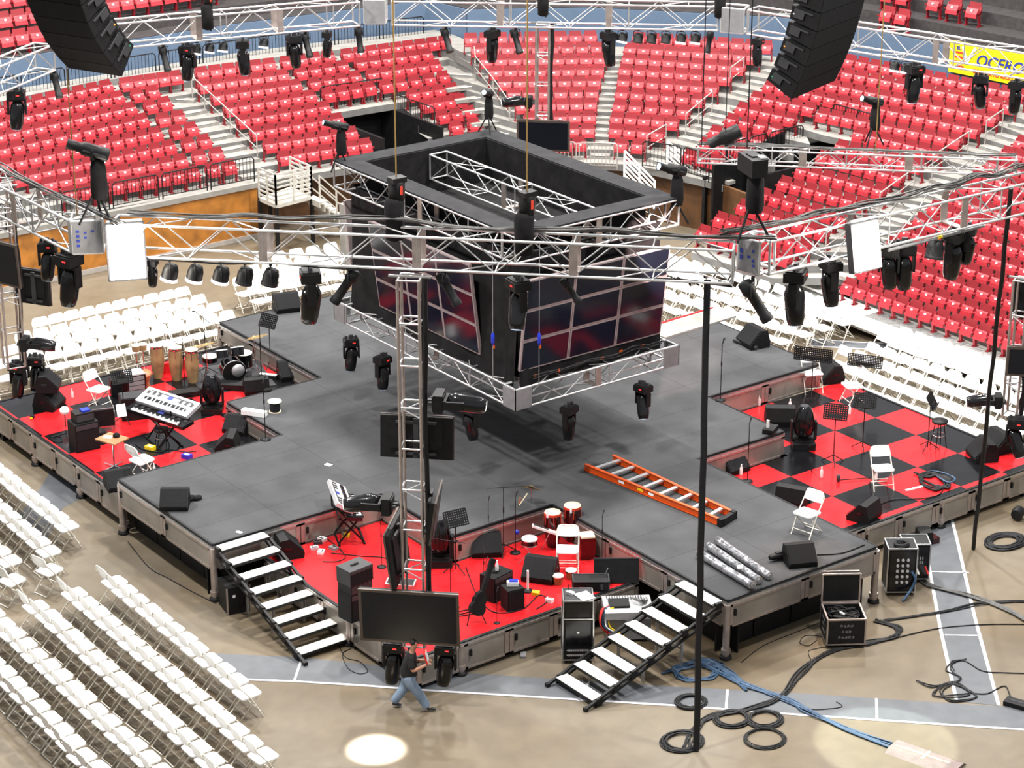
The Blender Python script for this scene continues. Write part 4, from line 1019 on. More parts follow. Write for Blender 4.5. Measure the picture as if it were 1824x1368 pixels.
p = at(1553, 262, 9.15); follow_spot('follow spot on a black draped stand on the slim right truss', p+ps*.16, pi*.95, .60)
p = at(1294, 264, 9.15); 
r = thing('profile_spot', 'black ribbed spot lamp clamped on the left end of the slim truss', 'light', p+ps*.16, pi*.8)
ell = MB(); ell.lathe([(.12, -.30), (.16, -.28), (.16, .1), (.12, .14), (.12, .40), (.14, .42)], (0, 0, .22), Ry(pi/2+.45), 12); ell.build('barrel', 'black', r); MB().tube([(0, 0, -.3), (0, 0, .2)], .03, 6).build('post', 'black', r)
# ---------------------------------------------------------------- chain hoists
def hoist(label, p, top, s=1., bag=True):
    root = thing('chain_hoist', label, 'hoist', p); root.scale = (s,)*3
    m = MB(); m.lathe([(.10, .28), (.15, .30), (.16, .62), (.12, .66)], (0, 0, .0), None, 10); m.box((0, -.02, .68), (.30, .22, .10)); m.build('motor', 'black', root)
    b = MB(); b.lathe([(.07, -.5), (.17, -.45), (.19, .25), (.13, .33)], (-.06, 0, 0), None, 10); b.build('chain_bag', 'black_soft', root)
    b = MB(); b.bar((.05, 0, .3), (.05, .0, -.55), .06, .03); b.bar((.14, .02, .3), (.16, .05, -.5), .05, .03); b.build('hook_strap', 'cable', root)
    MB().box((.0, -.165, .50), (.05, .012, .16)).build('red_mark', 'redprint', root)
    MB().tube([(0, 0, .7), (0, 0, top)], .014, 5).build('chain', 'rope', root)
    return root
hoist('black chain hoist with red mark on the front truss above the tower', at(703, 408, RZ)+pn*.25+V((0, 0, .2)), 7)
hoist('black chain hoist on the front truss in front of the cube opening', at(935, 425, RZ)+pn*.25+V((0, 0, .1)), 7)
hoist('black chain hoist on the far-left truss below the upper tier', at(372, 32, RZ)+V((0, 0, .1)), 4, .8)
hoist('black chain hoist above the far tower, top centre', at(970, 8, RZ)+V((0, 0, .1)), 4, .8)
hoist('black chain hoist at the far corner, top right of centre', at(1285, 12, RZ)+V((0, 0, .1)), 4, .8)
def plumb(label, p, top, r=.012, mt='rope'):
    return tag(MB().tube([(0, 0, 0), (0, 0, top)], r, 5).build('lifting_chain', mt, None, p), label, 'chain')
plumb('rusty lifting chain running up past the left speaker array', on_chord(L_L, 112)+pl_*.3, 11)
plumb('dark lifting chain at the left end of the slim right truss', ST0+sd*.01+ps*.16, 9, .012, 'cable'); plumb('dark lifting chain on the slim right truss left of the right speaker array', ST0+sd*.155+ps*.16, 9, .014, 'cable')
plumb('rusty chain rising beside the follow spot of the slim truss', ST0+sd*.56+ps*.16, 9)
plumb('thin dark lifting cable rising behind the spot lamp of the slim truss', ST0+sd*.085+ps*.16, 9, .010, 'cable')
# ---------------------------------------------------------------- line arrays
def line_array(label, p, rz, W, n, a0, da, hgt=.36, dep=.62):
    root = thing('line_array', label, 'speaker', p, rz)
    x, z = 0., 0.; ang = a0
    for i in range(n):
        # cabinets listed from the bottom up; each leans less than the one below
        d = V((cos(ang), 0, -sin(ang))); u = V((sin(ang), 0, cos(ang)))
        c = V((x, 0, z)) + u*hgt/2 - d*dep/2
        R = M((( d.x, 0, u.x), (0, 1, 0), (d.z, 0, u.z)))
        m = MB(); k = .78
        hw, hh = W/2, hgt/2-.008
        vs = [R @ V((dep/2, -hw, -hh)), R @ V((dep/2, hw, -hh)), R @ V((dep/2, hw, hh)), R @ V((dep/2, -hw, hh)), R @ V((-dep/2, -hw*.96, -hh*k)), R @ V((-dep/2, hw*.96, -hh*k)), R @ V((-dep/2, hw*.96, hh*k)), R @ V((-dep/2, -hw*.96, hh*k))]
        m.add([v+c for v in vs], [(0, 1, 2, 3), (7, 6, 5, 4), (4, 5, 1, 0), (5, 6, 2, 1), (6, 7, 3, 2), (7, 4, 0, 3)])
        o = m.build('speaker_cabinet', 'speaker', root)
        g = MB(); g.box(c + R @ V((dep/2+.006, 0, 0)), (.012, W-.01, hgt-.012), R); g.build('grille', 'grille', o)
        for s in (-1, 1):
            g = MB(); g.box(c + R @ V((-.02, s*(hw+.004), hh*.55)), (dep*.62, .018, .035), R); g.box(c + R @ V((-.12, s*(hw+.002), hh*.1)), (.22, .02, .16), R); g.build('rigging_plate', 'dark_grey', o)
        if i % 2 == 0:
            for s in (-1, 1): MB().box(c + R @ V((-dep*.36, s*(hw+.012), 0)), (.03, .01, .02), R).build('status_light', 'green' if i == 0 else 'amber' if i == 2 else 'plate', o)
        # hinge at the front edge
        f = V((x, 0, z)) + u*hgt; x, z = f.x, f.z; ang -= da
    MB().box((x-dep/2, 0, z+.1), (dep, W*.7, .12)).build('bumper_frame', 'dark_grey', root)
    return root
p = away(170, 128, 43.5); line_array('black curved line array speaker hanging at the top left', p, pi*1.13, 1.25, 11, .80, .105)
p = away(1448, 160, 45.5); line_array('black line array speaker hanging at the top right over the stands', p, -pi*.40, 1.75, 10, .42, .055)
# ---------------------------------------------------------------- hanging towers with monitors
def tower(label, p, L, rz, s=.40):
    """vertical ladder truss; origin at its top"""
    root = thing('hanging_tower', label, 'truss', p, rz); r = .03
    for x in (-s/2, s/2):
        for y in (-s/2, s/2): MB().tube([(x, y, 0), (x, y, -L)], r, 8).build('chord', 'alu_warm', root)
    n = round(L/.85); d = L/n
    for i in range(n+1):
        z = -d*i; m = MB()
        for a, b in (((-1, -1), (1, -1)), ((1, -1), (1, 1)), ((1, 1), (-1, 1)), ((-1, 1), (-1, -1))):
            m.tube([(a[0]*s/2, a[1]*s/2, z), (b[0]*s/2, b[1]*s/2, z)], .02, 5)
            if i < n and i % 2: m.tube([(a[0]*s/2, a[1]*s/2, z), (b[0]*s/2, b[1]*s/2, z-d*.25)], .014, 5)
        m.build('rung', 'alu_white', root)
    MB().box((0, 0, .02), (s*2, .08, .03)).build('head_plate', 'alu', root)
    m = MB(); m.tube(sag((s*.7, 0, 0), (s*.62, 0, -L), 0, 10, .03), .05, 6); m.tube(sag((s*.6, .05, 0), (s*.55, .03, -L), 0, 10, .04), .03, 5); m.build('cable_loom', 'cable', root)
    return root
def monitor(label, c, rz, w=1.95, h=1.15, tilt=0., back=True):
    """screen faces local +x"""
    root = thing('hanging_monitor', label, 'television', c, 0, None, (0, tilt, rz))
    b = MB(); b.box((-.012, 0, 0), (.035, w, h)); b.mat(1).box((-.065, 0, 0), (.08, w-.03, h-.03)); b.box((-.115, 0, .05), (.04, w*.72, h*.62)); b.build('casing', ['bezel', 'black'], root)
    m = MB(); m.box((.010, 0, 0), (.012, w-.12, h-.12)); m.build('screen', 'tvscreen', root)
    k = MB(); k.box((-.15, 0, 0), (.05, .10, h*.9)); k.box((-.15, 0, h*.36), (.05, w*.55, .05)); k.box((-.15, 0, -h*.36), (.05, w*.55, .05)); k.build('wall_bracket', 'dark_grey', root)
    return root
def T(px, py, z): return at(px, py, z)
dgn = V((-.66, -.75, 0)).normalized()           # outward, towards the near corner
ft = at(731, 490, RZ-TH-.12) + V((-.08, -.1, 0)); FTB = 1.25; aft = an
fz = ft.z
tower('silver ladder tower hanging at the front over the red platform', ft, fz-FTB, an)
side = V((cos(an), sin(an), 0)); outw = V((sin(an), -cos(an), 0))
aout = atan2(outw.y, outw.x)
def on_tower(base, py):   # height on the tower axis seen at row py
    lo, hi = 0., 10.
    for _ in range(40):
        z = (lo+hi)/2; v = V((base.x, base.y, z))-CAM; yy = 684 - F_PX*v.dot(_u)/v.dot(_f)
        if yy > py: lo = z
        else: hi = z
    return z
z1, z2 = on_tower(ft, 1083), on_tower(ft, 791)
monitor('large hanging monitor at the bottom of the front tower, dark screen to the camera', V((ft.x, ft.y, z1)) + outw*.42 - side*.05, aout, 1.95, 1.17, .10)
monitor('hanging monitor on the front tower seen from behind, above the stage', V((ft.x, ft.y, z2)) - outw*.40 + side*.02, aout+pi, 1.42, .86, .10)
monitor('hanging monitor seen edge-on left of the front tower, over the red platform', V((ft.x, ft.y, on_tower(ft, 985))) - side*.42 - outw*.15, an+pi*.99, 1.35, 1.15, .12)
monitor('hanging monitor seen edge-on right of the front tower, over the red platform', V((ft.x, ft.y, on_tower(ft, 915))) + side*.42 - outw*.1, an+.05, 1.1, .9, .14)
def sidelight(pro, p, dirv, label, sc=1.):
    rz = atan2(dirv.y, dirv.x); return copy_of(pro, label, p, None, (0, -pi/2, rz), None, sc)
sidelight(mh_side, V((ft.x, ft.y, on_tower(ft, 712))) + side*.30, side, 'black moving head with pale nose sticking out right of the front tower', 1.15)
sidelight(mh_side, V((ft.x, ft.y, on_tower(ft, 900))) - side*.30, -side, 'black moving head sticking out left of the front tower', 1.1)
copy_of(mh_down, 'black moving head under the front tower, behind the walking person', V((ft.x, ft.y, FTB+.12)) - side*.44 + outw*.05, an+pi/2, None, None, 1.05)
copy_of(mh_down, 'black moving head under the front tower, right of the walking person', V((ft.x, ft.y, FTB+.12)) + side*.58 + outw*.0, an+pi/2, None, None, 1.05)
# far tower
bt = at(968, 42, RZ-TH) ; 
tower('silver ladder tower hanging from the far truss behind the screen cube', bt, bt.z-3.2, an, .34)
zf = on_tower(bt, 236); monitor('hanging monitor on the far tower above the cube edge', V((bt.x, bt.y, zf)) + outw*.32 + side*.05, aout, 1.42, .86, .08)
sidelight(mh_side, V((bt.x, bt.y, on_tower(bt, 182))) - side*.2, -side, 'moving head with bright nose on the left of the far tower', .95)
# left tower
lt = at(25, 640, 2.25); lt.z = 6.6
tower('silver ladder tower at the left edge behind the left platform', lt, 4.5, an+.6, .42)
d2 = V((-.55, .83, 0)); 
monitor('hanging monitor at the left edge with bluish screen, top of the left tower', V((lt.x, lt.y, on_tower(lt, 455))) + outw*.4 - side*.25, aout-.45, 1.9, 1.1, .05)
monitor('thin dark monitor seen from behind beside the left tower', V((lt.x, lt.y, on_tower(lt, 515))) + side*.62 - outw*.3, aout+pi-.25, .8, .9, .0)
sidelight(mh_side, V((lt.x, lt.y, on_tower(lt, 605))) + side*.2 + outw*.2, side, 'moving head pointing right on the left tower', 1.0)
copy_of(mh_down, 'black moving head under the left tower, nearest the left edge', at(30, 640, 2.2), .5, None, None, 1.05)
copy_of(mh_down, 'black moving head under the left tower, second from the left edge', at(62, 628, 2.2), .9, None, None, 1.05)
# right tower
rt = at(1802, 745, 2.0); rt.z = 5.4
tower('brownish ladder tower at the right edge beside the chair block', rt, 3.3, an-.4, .34)
monitor('hanging monitor cut by the right edge, dark screen to the camera', V((rt.x, rt.y, on_tower(rt, 633))) + outw*.4 + side*.28, aout, 1.1, .72, .05)
monitor('big black hanging screen seen from behind at the right edge', V((rt.x, rt.y, on_tower(rt, 540))) + side*.50 - outw*.35, aout+pi, 1.35, .95, .0)
sidelight(mh_side, V((rt.x, rt.y, on_tower(rt, 715))) - side*.16, -side, 'black moving head pointing left at the right edge over the white chairs', .95)
copy_of(mh_tilt, 'black moving head under the right tower at the right edge', at(1812, 738, 2.3), .7, None, None, 1.1)
# vertical cable looms from the ring to the floor
p = at(1240, 1338, .0); q = at(1260, 498, BZ)
def vloom(label, a, b, r=.045):
    m = MB(); pts = sag(a, b, 0, 14, .012)
    for k in range(4):
        ox, oy = random.uniform(-.03, .03), random.uniform(-.03, .03); m.tube([x + V((ox, oy, 0)) for x in pts], r*random.uniform(.45, .7), 6)
    return tag(m.build('cable_bundle', 'cable'), label, 'cables')
vloom('thick black cable loom hanging from the front truss to the floor, before the ladder', (p.x, p.y, .02), (q.x, q.y, q.z), .062)
p = at(1733, 978, .0); q = at(1800, 335, RZ)
vloom('thick black cable loom hanging from the right truss to the floor', (p.x, p.y, .02), (q.x, q.y, q.z), .062)
# ---------------------------------------------------------------- hanging screen cube
cx, cy = .05, -.05
cube = thing('screen_cube', 'black-draped hanging cube of screens over the centre of the stage', 'video screen', (cx, cy, 3.2))
X, Y = 2.30, 3.58
zt = 7.22-3.2
# black soft core, slightly wider at the top; folds along the hem
def core_face(a, b, z0, z1, bulge, n=36):
    a, b = V(a), V(b); u = (b-a).normalized(); o = V((u.y, -u.x, 0)); m = MB(); rows = 8; g = []
    for j in range(rows+1):
        t = j/rows; z = z0+(z1-z0)*t; row = []
        for i in range(n+1):
            s = i/n; p = a.lerp(b, s)
            w = (1-t)**2*.025*sin(i*.9)+(1-t)**2*.02*sin(i*.35+1)
            edge = 1 if 0 < i < n else 0
            p = p + o*(w*edge + bulge*(1-t)**3); row.append(V((p.x, p.y, z)))
        g.append(row)
    for j in range(rows):
        for i in range(n): m.quad(g[j][i], g[j][i+1], g[j+1][i+1], g[j+1][i])
    m.smooth = True; m.sm = [True]*len(m.f)
    return m.build('drape', 'black_soft', cube)
kx, ky = 2.02, 3.28
for a, b in (((-kx, ky, 0), (-kx, -ky, 0)), ((-kx, -ky, 0), (kx, -ky, 0)), ((kx, -ky, 0), (kx, ky, 0)), ((kx, ky, 0), (-kx, ky, 0))): core_face(a, b, .42, 3.45, .1)
MB().box((0, 0, 2.9), (2*kx, 2*ky, .05)).build('inner_roof', 'black_soft', cube)
MB().box((0, 0, .6), (2*kx-.1, 2*ky-.1, .04)).build('underside', 'black_soft', cube)
# lids over the top truss and the hanging black inside
for c, d in (((0, -Y+.26, zt), (2*X, .54, .05)), ((0, Y-.26, zt), (2*X, .54, .05)), ((-X+.26, 0, zt), (.54, 2*Y-1.06, .05)), ((X-.26, 0, zt), (.54, 2*Y-1.06, .05))): MB().box(c, d).build('soft_lid', 'lid', cube)
for c, d in (((0, -Y+.55, zt-.55), (2*X-1.05, .03, 1.1)), ((0, Y-.55, zt-.55), (2*X-1.05, .03, 1.1)), ((-X+.55, 0, zt-.55), (.03, 2*Y-1.1, 1.1)), ((X-.55, 0, zt-.55), (.03, 2*Y-1.1, 1.1))): MB().box(c, d).build('inner_drape', 'black_soft', cube)
# screens: 3 columns by 3 rows of framed flat panels on each face, leaning outward at the top
def face(c, rz, w=1.35, h=.74, lean=.13):
    R = M.Rotation(rz, 4, 'Z') @ M.Rotation(lean, 4, 'X')     # local x along the face, -y outward, z up
    for i in range(3):
        for j in range(3):
            x, z = (i-1)*w, (j+.5)*h; m = MB(); P = lambda a, b, d: (V(c) + (R @ V((a, b, d))))
            R3 = R.to_3x3(); fr = .045
            m.box(P(x, -.03, z), (w-.012, .07, h-.012), R3)
            o = m.build('screen_panel', 'panel_frame', cube)
            g = MB(); g.box(P(x, -.068, z), (w-2*fr, .012, h-2*fr), R3); g.build('glass', 'screen', o)
face((-.0, -ky-.03, .78), 0); face((-kx-.03, 0, .78), -pi/2); face((kx+.03, 0, .78), pi/2); face((0, ky+.03, .78), pi)
# trusses of the cube
def rect_truss(label, z, xo, yo, w, h, mt='alu_white', r=.024):
    # four straight trusses; camera-side chord given first
    for nm, a, b in (('front-right', (-xo, -yo), (xo, -yo)), ('front-left', (-xo, yo), (-xo, -yo)), ('back-left', (xo, yo), (-xo, yo)), ('back-right', (xo, -yo), (xo, yo))):
        ins = w+.02
        A, B = V((cx+a[0], cy+a[1], z)), V((cx+b[0], cy+b[1], z)); u = (B-A).normalized(); A = A + u*(ins if nm in ('front-left', 'back-right') else 0); B = B - u*(ins if nm in ('front-left', 'back-right') else 0)
        truss(label % nm, A, B, w, h, r, .62)
rect_truss('silver truss of the lower cube frame, %s side', 3.70, X+.02, Y+.05, .42, .46)
rect_truss('silver truss of the upper cube frame under the black lid, %s side', 7.18, X, Y, .46, .58)
truss('silver truss crossing inside the open top of the screen cube', (cx+.05, cy+Y-.6, 7.10), (cx+.05, cy-Y+.6, 7.10), .5, .6, .024, .85)
# corner plates on the lower frame
for sx, sy, nm in ((-1, -1, 'front'), (-1, 1, 'left'), (1, -1, 'right')):
    r = thing('corner_plate', 'riveted metal plates on the %s corner of the lower cube frame' % nm, 'plate', (cx+sx*(X+.05), cy+sy*(Y+.08), 3.46))
    MB().box((-sx*.22, 0, 0), (.46, .02, .48)).build('plate', 'grey', r); MB().box((0, -sy*.22, 0), (.02, .46, .48)).build('plate', 'grey', r)
# wire ropes with blue shackles and orange tags down to the lower frame
for (px, py, w) in ((878, 690, 'left of'), (960, 690, 'right of')):
    q = at(px, py, 3.72); r = thing('wire_rope', 'steel wire rope with blue shackle and orange tag %s the cube corner' % w, 'rope', q)
    MB().tube([(0, 0, 0), (0, 0, 3.3)], .008, 5).build('rope', 'grey', r); MB().lathe([(.02, 1.0), (.04, 1.05), (.04, 1.22), (.02, 1.28)], (0, 0, 0), None, 8).build('shackle', 'blue', r)
    MB().box((.03, 0, .95), (.03, .03, .08)).build('orange_tag', 'orange', r)
random.seed(3)
loom('black cables with orange clips lying on the front-right lower cube frame', [V((cx-X+.5+i*.42, cy-Y+.15, 3.76+random.uniform(-.02, .05))) for i in range(10)], 4, .06, .014, 'cable')
for i in range(6):
    q = V((cx-X+.7+i*.62, cy-Y+.1+random.uniform(0, .15), 3.76)); o = MB().box((0, 0, .03), (.10, .05, .05), Rz(random.random())).build('cable_clip', 'orange', None, q)
    tag(o, 'orange clip on the cables of the lower cube frame, %s from the front corner' % ORD[i], 'clip', 'orange clips on the lower cube frame')
# moving heads under the lower frame
for x, y, w in ((625, 596, 'first from the left corner'), (681, 628, 'second from the left corner'), (838, 716, 'nearest the front corner on the left side')):
    put(mh_down, x, y, 3.24, 'black moving head under the lower cube frame, ' + w, 1.2+x*.01, .95)
for x, y, w in ((1014, 716, 'nearest the front corner on the right side'), (1146, 678, 'close to the right corner')):
    put(mh_tilt if x > 1100 else mh_down, x, y, 3.24, 'black moving head under the lower cube frame, ' + w, 1.2+x*.01, .95)
# follow spots on the cube corners
follow_spot('follow spot on the far corner of the cube frame', V((cx+X-.25, cy+Y-.25, 7.25)), pi*1.2, .62)
follow_spot('follow spot on the left corner of the cube frame', V((cx-X+.1, cy+Y-.1, 7.0)), pi*.9, .68)
follow_spot('follow spot on the right corner of the cube frame', V((cx+X-.05, cy-Y+.1, 6.6)), pi*.95, .8)
# ---------------------------------------------------------------- band gear: prototypes
random.seed(11)
PROTOS = [mh_down, mh_tilt, mh_side, par_lit, par_dim, ell_dim, ell_lit]
def newproto(name, fn, *a):
    o = thing(name, 'prototype', 'prop', (0, 0, -50)); fn(o, *a); PROTOS.append(o); return o
def wedge_p(o, w=.62):
    # local +x is where the sloped grille looks
    pr = [(-.26, 0), (.24, 0), (.26, .10), (-.04, .42), (-.20, .40), (-.28, .12)]
    T = M.Rotation(pi/2, 4, 'X'); m = MB(); m.prism(pr, -w/2, w/2, T); m.build('cabinet', 'speaker', o)
    g = MB(); a, b = V((.255, 0, .115)), V((-.03, 0, .41)); n = V((.295, 0, .30)).normalized()*.008
    g.bar(a+n, b+n, w-.05, .014, up=(1, 0, 0)); g.build('grille', 'grille', o)
    for s in (-1, 1): MB().box((-.06, s*(w/2+.002), .22), (.14, .008, .05)).build('handle', 'black_gloss', o)
wedge = newproto('stage_monitor', wedge_p)
def mic_p(o, boom=False, h=1.45):
    b = MB()
    if boom:
        for a in (.4, 2.5, 4.6): b.tube([(0, 0, .22), (.3*cos(a), .3*sin(a), .01)], .011, 5)
    else: b.lathe([(.13, 0), (.13, .02), (.03, .04)], (0, 0, 0), None, 14)
    b.build('base', 'black', o)
    MB().tube([(0, 0, .02), (0, 0, h)], .011, 6).build('pole', 'black', o); MB().tube([(0, 0, h*.62), (0, 0, h*.70)], .02, 6).build('clutch', 'black', o)
    if boom:
        MB().tube([(-.35, 0, h-.02), (.55, 0, h+.03)], .009, 5).build('boom', 'black', o); MB().lathe([(.012, -.07), (.02, .02), (.026, .04), (.02, .08)], (.58, 0, h-.0), Ry(pi*.6), 8).build('microphone', 'black', o)
    else: MB().lathe([(.012, -.10), (.018, .04), (.028, .06), (.026, .10), (.01, .12)], (0.03, 0, h+.06), Ry(.5), 8).build('microphone', 'dark_grey', o)
mic = newproto('microphone_stand', mic_p); micb = newproto('microphone_stand', mic_p, True, 1.55)
def mstand_p(o, w=.5, tilt=.5, wide=False, h=1.15):
    m = MB()
    for a in (.3, 2.4, 4.5): m.tube([(0, 0, .2), (.28*cos(a), .28*sin(a), .01)], .011, 5)
    m.build('tripod', 'black', o); MB().tube([(0, 0, .05), (0, 0, h)], .012, 6).build('pole', 'black', o)
    R = Ry(-tilt); d = MB(); H2 = .34
    # perforated desk: a grid of slats, facing +x
    nx, nz = int(w/.05), 7
    c = V((.02, 0, h+.1))
    for i in range(nx+1): d.box(c + R @ V((0, -w/2+w*i/nx, 0)), (.008, .030, H2), R)
    for j in range(nz+1): d.box(c + R @ V((0, 0, -H2/2+H2*j/nz)), (.008, w, .030), R)
    d.box(c + R @ V((.0, 0, -H2*.28)), (.009, w*.55, .10), R); d.box(c + R @ V((.03, 0, -H2/2)), (.07, w, .012), R); d.build('desk', 'black', o)
mst = newproto('music_stand', mstand_p, .52, .5); mst2 = newproto('music_stand', mstand_p, 1.0, .15, True, 1.12)
def conga_p(o, shell='conga', h=.78, r=.15, rim='chrome', band=None):
    m = MB(); m.lathe([(r*.72, .0), (r*.80, .08), (r*1.02, h*.42), (r*1.08, h*.62), (r*.97, h-.02)], (0, 0, 0), None, 18); m.build('shell', shell, o)
    k = MB(); k.lathe([(r*1.02, h-.05), (r*1.05, h-.03), (r*1.03, h+.005)], (0, 0, 0), None, 18, False); 
    for i in range(6): a = i*pi/3; k.tube([(r*1.06*cos(a), r*1.06*sin(a), h-.03), (r*1.12*cos(a), r*1.12*sin(a), h-.22)], .008, 4)
    if band: k.lathe([(r*1.09, h*.52), (r*1.1, h*.54), (r*1.09, h*.56)], (0, 0, 0), None, 18, False)
    k.build('hardware', rim, o)
    MB().lathe([(r*1.01, h-.01), (r*.98, h+.015), (0, h+.02)], (0, 0, 0), None, 18, False).build('drumhead', 'skin_drum', o)
con = newproto('conga_drum', conga_p); con2 = newproto('conga_drum', conga_p, 'wine', .74, .165, 'redprint', True)
def bottle_p(o):
    MB().lathe([(.033, 0), (.036, .02), (.034, .14), (.015, .19), (.013, .21)], (0, 0, 0), None, 10).build('bottle_body', 'plate', o); MB().lathe([(.015, .21), (.015, .235)], (0, 0, 0), None, 8).build('cap', 'white', o)
bot = newproto('water_bottle', bottle_p)
def egg_p(o):
    b = MB(); b.box((0, 0, .08), (.52, .52, .15)); b.box((0, 0, .17), (.40, .40, .04)); b.build('base', 'black', o)
    y = MB(); y.box((0, 0, .21), (.18, .56, .05))
    for s in (-1, 1): y.box((0, s*.27, .42), (.16, .05, .42))
    y.build('yoke', 'black', o)
    h = MB(); h.lathe([(.10, .24), (.20, .32), (.235, .50), (.23, .70), (.18, .90), (.13, .98), (.11, 1.0)], (0, 0, 0), None, 18); 
    for j in range(6): a = j*pi/3; h.tube([(.24*cos(a), .24*sin(a), .42), (.235*cos(a), .235*sin(a), .72), (.19*cos(a), .19*sin(a), .88)], .012, 4)
    h.build('lamp_head', 'black_gloss', o); MB().lathe([(.10, 1.002), (0, 1.006)], (0, 0, 0), None, 14, False).build('lens', 'dark_grey', o)
egg = newproto('floor_moving_head', egg_p)
def on(pro, px, py, z, label, rz=0., sc=1., group=None):
    p = at(px, py, z); return copy_of(pro, label, p, rz, None, group, sc)
FA = YAW+pi          # the direction that faces the camera
def block(name, label, cat, px, py, z, d, rz, mt, extra=None):
    """a cabinet-like thing standing on level z with its base centre under the surveyed point"""
    o = thing(name, label, cat, at(px, py, z), rz); MB().box((0, 0, d[2]/2), d).build('cabinet', mt, o)
    if extra: extra(o, d)
    return o
def amp_face(o, d):
    MB().box((d[0]/2+.006, 0, d[2]*.40), (.012, d[1]-.06, d[2]*.70)).build('grille', 'grille', o)
    m = MB(); m.box((d[0]/2+.006, 0, d[2]*.87), (.012, d[1]-.06, d[2]*.16)); m.build('control_panel', 'dark_grey', o)
    m = MB()
    for i in range(7): m.lathe([(.014, 0), (.012, .02)], (d[0]/2+.012, -d[1]*.36+i*d[1]*.12, d[2]*.87), Ry(pi/2), 8)
    MB().box((0, 0, d[2]+.012), (.05, d[1]*.3, .02)).build('carry_handle', 'black_gloss', o)
# ---------------------------------------------------------------- red platform (front)
z = ZFr
o = block('bass_cabinet', 'black bass speaker cabinet at the left edge of the red platform, bottom of a stack', 'speaker', 634, 1097, z, (.42, .58, .62), FA+.75, 'speaker', amp_face); base = o.location.copy()
o = thing('rack_unit', 'black rack amplifier in the middle of the stack on the red platform', 'amplifier', base+V((0, 0, .62)), FA+.75)
MB().box((0, 0, .10), (.42, .56, .20)).build('case', 'black', o); m = MB()
for i in range(9): m.lathe([(.016, 0), (.014, .02)], (.215, -.22+i*.055, .10+.04*(i % 2)), Ry(pi/2), 8); 
m.box((.212, 0, .1), (.006, .52, .16)); m.build('front_panel', 'dark_grey', o)
o = block('guitar_amplifier', 'grey-topped amplifier head on top of the stack at the left of the red platform', 'amplifier', 634, 1097, z, (.44, .60, .34), FA+.75, 'dark_grey', amp_face); o.location = base+V((0, 0, .82))
block('bass_amplifier', 'black combo amplifier with a bottle on top, middle of the red platform', 'amplifier', 884, 1062, z, (.40, .58, .56), FA+.85, 'speaker', amp_face)
ba = at(884, 1062, z); copy_of(bot, 'water bottle standing on the black combo amplifier', ba+V((.02, .0, .585)))
block('small_speaker', 'narrow black speaker box near the front edge of the red platform', 'speaker', 913, 1082, z, (.34, .38, .48), FA+.45, 'speaker', lambda o, d: MB().box((d[0]/2+.006, 0, d[2]/2), (.012, d[1]-.04, d[2]-.05)).build('grille', 'grille', o))
o = thing('tissue_box', 'white and blue box on the narrow black speaker', 'box', at(913, 1082, z)+V((.04, .05, .48)), FA); MB().box((0, 0, .04), (.14, .24, .08)).build('carton', 'white', o); MB().box((-.02, .02, .09), (.11, .18, .03)).build('lid', 'blue', o)
# guitar in a soft black case on a stand
g0 = at(846, 1108, z)
o = thing('guitar', 'black guitar in a soft cover leaning on a stand on the red platform', 'guitar', g0, -.35)
R = Ry(.42); m = MB(); prof = [(-.04, 0), (-.15, .05), (-.17, .16), (-.12, .27), (-.125, .36), (-.10, .45), (-.03, .52), (.03, .52), (.10, .45), (.125, .36), (.12, .27), (.17, .16), (.15, .05), (.04, 0)]
T4 = M.Translation((0, 0, .16)) @ M.Rotation(.42, 4, 'Y') @ M.Rotation(-.25, 4, 'X') @ M.Rotation(pi/2, 4, 'X'); m.prism(prof, -.07, .07, T4); m.build('body', 'black_soft', o)
m = MB(); m.prism([(-.04, .50), (-.045, 1.0), (-.06, 1.05), (-.05, 1.2), (.05, 1.2), (.06, 1.05), (.045, 1.0), (.04, .50)], -.05, .05, T4); m.build('neck', 'black_soft', o)
m = MB()
for x, y in ((-.2, -.12), (.2, -.12), (0, .42)): m.tube([(0, .14, .5), (x, y, 0)], .012, 5)
m.build('stand', 'black', o)
def stool(label, px, py, z, h=.5, r=.17, rz=0, mt='black'):
    o = thing('stool', label, 'stool', at(px, py, z), rz); MB().lathe([(r*.9, h-.06), (r, h-.03), (r*.95, h), (0, h+.005)], (0, 0, 0), None, 18).build('seat', mt, o)
    for a in (.5, 2.07, 3.64, 5.21): MB().tube([(.1*cos(a), .1*sin(a), h-.06), (.2*cos(a), .2*sin(a), 0)], .013, 5).build('leg', 'black', o)
    MB().tube([(.155*cos(a), .155*sin(a), h*.45) for a in [i*2*pi/14 for i in range(14)]], .009, 5, closed=True).build('foot_ring', 'chrome', o)
    return o
# dark red congas, timbale and cymbal corner
on(con2, 984, 972, z, 'dark red conga drum, left of a pair at the back corner of the red platform', 0, 1.08); on(con2, 1019, 962, z, 'dark red conga drum, right of a pair at the back corner of the red platform', 0, 1.12)
for (px, py, w) in ((975, 922, 'left'), (1017, 914, 'right')):
    p = at(px, py, z+.86); o = thing('shaker', 'pale candle-like shaker standing on the %s dark red conga' % w, 'shaker', p); MB().lathe([(.02, 0), (.024, .09), (.012, .13), (.008, .19)], (0, 0, 0), None, 8).build('shaker_body', 'paper', o)
c0 = at(946, 942, z)
o = thing('cymbal_stand', 'brass crash cymbal on a thin stand at the back of the red platform', 'cymbal', c0)
MB().tube([(0, 0, .2), (0, 0, .98)], .011, 6).build('pole', 'chrome', o); m = MB()
for a in (.2, 2.3, 4.4): m.tube([(0, 0, .32), (.24*cos(a), .24*sin(a), .01)], .01, 5)
m.build('tripod', 'chrome', o)
m = MB(); m.lathe([(.235, 0), (.20, .012), (.06, .03), (.045, .055), (.0, .062)], (0, 0, .98), Ry(.42) @ Rx(-.3), 8, False); m.build('cymbal', 'brass', o)
